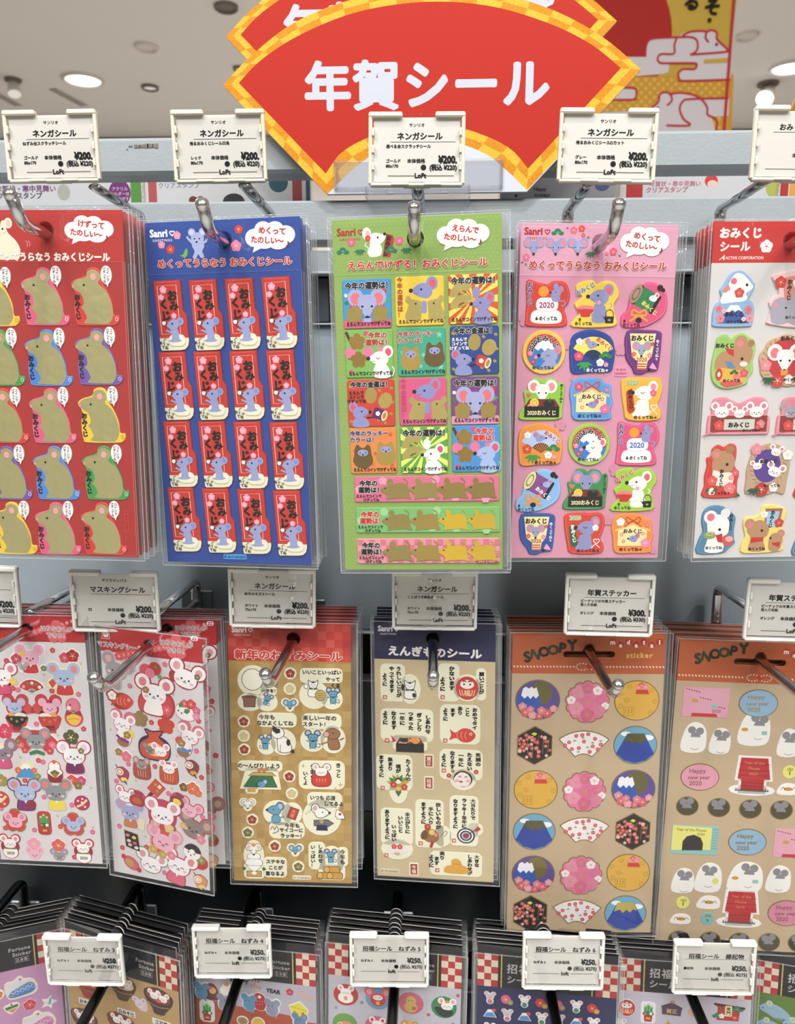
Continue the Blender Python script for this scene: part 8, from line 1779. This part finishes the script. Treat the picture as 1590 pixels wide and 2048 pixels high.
# ================================================================ ceiling fittings
def onceil(px, py): r = ray(px, py); t = (3.0 - CAM.z) / r.z; return CAM + r * t
LENS = emis('lamp_lens', '#fffaf2', 9); DIM = emis('faint_glow', '#e8e4dc', .35); TRIM = mat('light_trim', '#cfc9c3', .5); DARKT = mat('dark_trim', '#6a625b', .6)  # DIM adds a faint glow to fittings that are not lit
def ring(p, r, label, name='downlight', lens=LENS, trim=TRIM, depth=.02, cat='ceiling light', tilt=None):
    o = empty(name, Matrix.Translation(p), label=label, cat=cat, group='ceiling lights' if cat == 'ceiling light' else None)
    m = MB(); n = 24
    prof = [(r, 0), (r, -.012), (r * .88, -.016), (r * .8, -.004)]
    V = [(q[0] * math.cos(2 * math.pi * k / n), q[0] * math.sin(2 * math.pi * k / n), q[1]) for q in prof for k in range(n)]
    F = [(i * n + k, i * n + (k + 1) % n, (i + 1) * n + (k + 1) % n, (i + 1) * n + k) for i in range(3) for k in range(n)]
    m.add(V, F); m.build('rim', trim, o, smooth=True)
    m = MB(); m.add([(r * .82 * math.cos(2 * math.pi * k / n), r * .82 * math.sin(2 * math.pi * k / n), -.005) for k in range(n)], [tuple(range(n))]); m.build('lens', lens, o); return o
def spot(p, label, lens, aim, s=1.0):
    o = empty('spotlight', Matrix.Translation(p), label=label, cat='ceiling light', group='ceiling lights')
    m = MB(); m.tube([(0, 0, 0), (0, 0, -.012)], .06 * s, 18); m.build('mount', DARKT, o)
    d = Vector(aim).normalized(); c = Vector((0, 0, -.055 * s)); m = MB()
    m.tube([c - d * .05 * s, c - d * .045 * s, c + d * .02 * s, c + d * .06 * s], [.015 * s, .034 * s, .043 * s, .052 * s], 18); m.tube([(0, 0, -.012), tuple(c)], .009 * s, 8); m.build('lamp_head', TRIM, o, smooth=False)
    m = MB(); m.tube([c + d * .058 * s, c + d * .062 * s], .045 * s, 18); m.build('lens', lens, o); return o
ring(onceil(166, 158), .105, 'lit recessed downlight over the price tags, beyond the stand')
ring(onceil(1580, 134), .1, 'bright round ceiling downlight beyond the banner')
spot(onceil(1536, 166), 'tilted spotlight lit beside the round downlight', LENS, (-.45, -.6, -.75), .9)
spot(onceil(26, 158), 'unlit spotlight on the ceiling at the frame edge', DIM, (.2, -.3, -.9), .7)
ring(onceil(300, 173), .045, 'small grey sprinkler cover on the ceiling', 'sprinkler_cover', DIM, DARKT, cat='sprinkler')
ring(onceil(1494, 70), .05, 'pale smoke detector on the ceiling beside the banner', 'smoke_detector', TRIM, TRIM, cat='detector')
ring(onceil(293, 92), .055, 'pale smoke detector on the ceiling above the tags', 'smoke_detector', TRIM, TRIM, cat='detector')
ring(onceil(478, 135), .03, 'small round sensor on the ceiling beside the fan sign', 'ceiling_sensor', DIM, DARKT, cat='sensor')
ring(onceil(452, 12), .05, 'round grey ceiling fitting near the rear fan sign', 'ceiling_fitting', DARKT, DARKT, cat='sensor')
for (p0, p1, lb) in (((105, 177), (170, 211), 'long slot vent in the ceiling beside the lit downlight'), ((-20, 180), (38, 211), 'long slot vent in the ceiling at the frame edge')):
    A_, B_ = onceil(*p0), onceil(*p1); d = (B_ - A_); n_ = Vector((-d.y, d.x, 0)).normalized() * .022
    o = empty('slot_vent', Matrix.Translation((A_ + B_) / 2), label=lb, cat='vent', group='ceiling slot vents'); h = d / 2; m = MB()
    m.add([tuple(-h - n_ + Vector((0, 0, -.002))), tuple(h - n_ + Vector((0, 0, -.002))), tuple(h + n_ + Vector((0, 0, -.002))), tuple(-h + n_ + Vector((0, 0, -.002)))], [(0, 1, 2, 3)]); m.build('opening', DARKT, o); m = MB()
    for s in (-1, 0, 1): m.tube([-h + n_ * s + Vector((0, 0, -.004)), h + n_ * s + Vector((0, 0, -.004))], .003, 6)
    m.build('frame', TRIM, o)
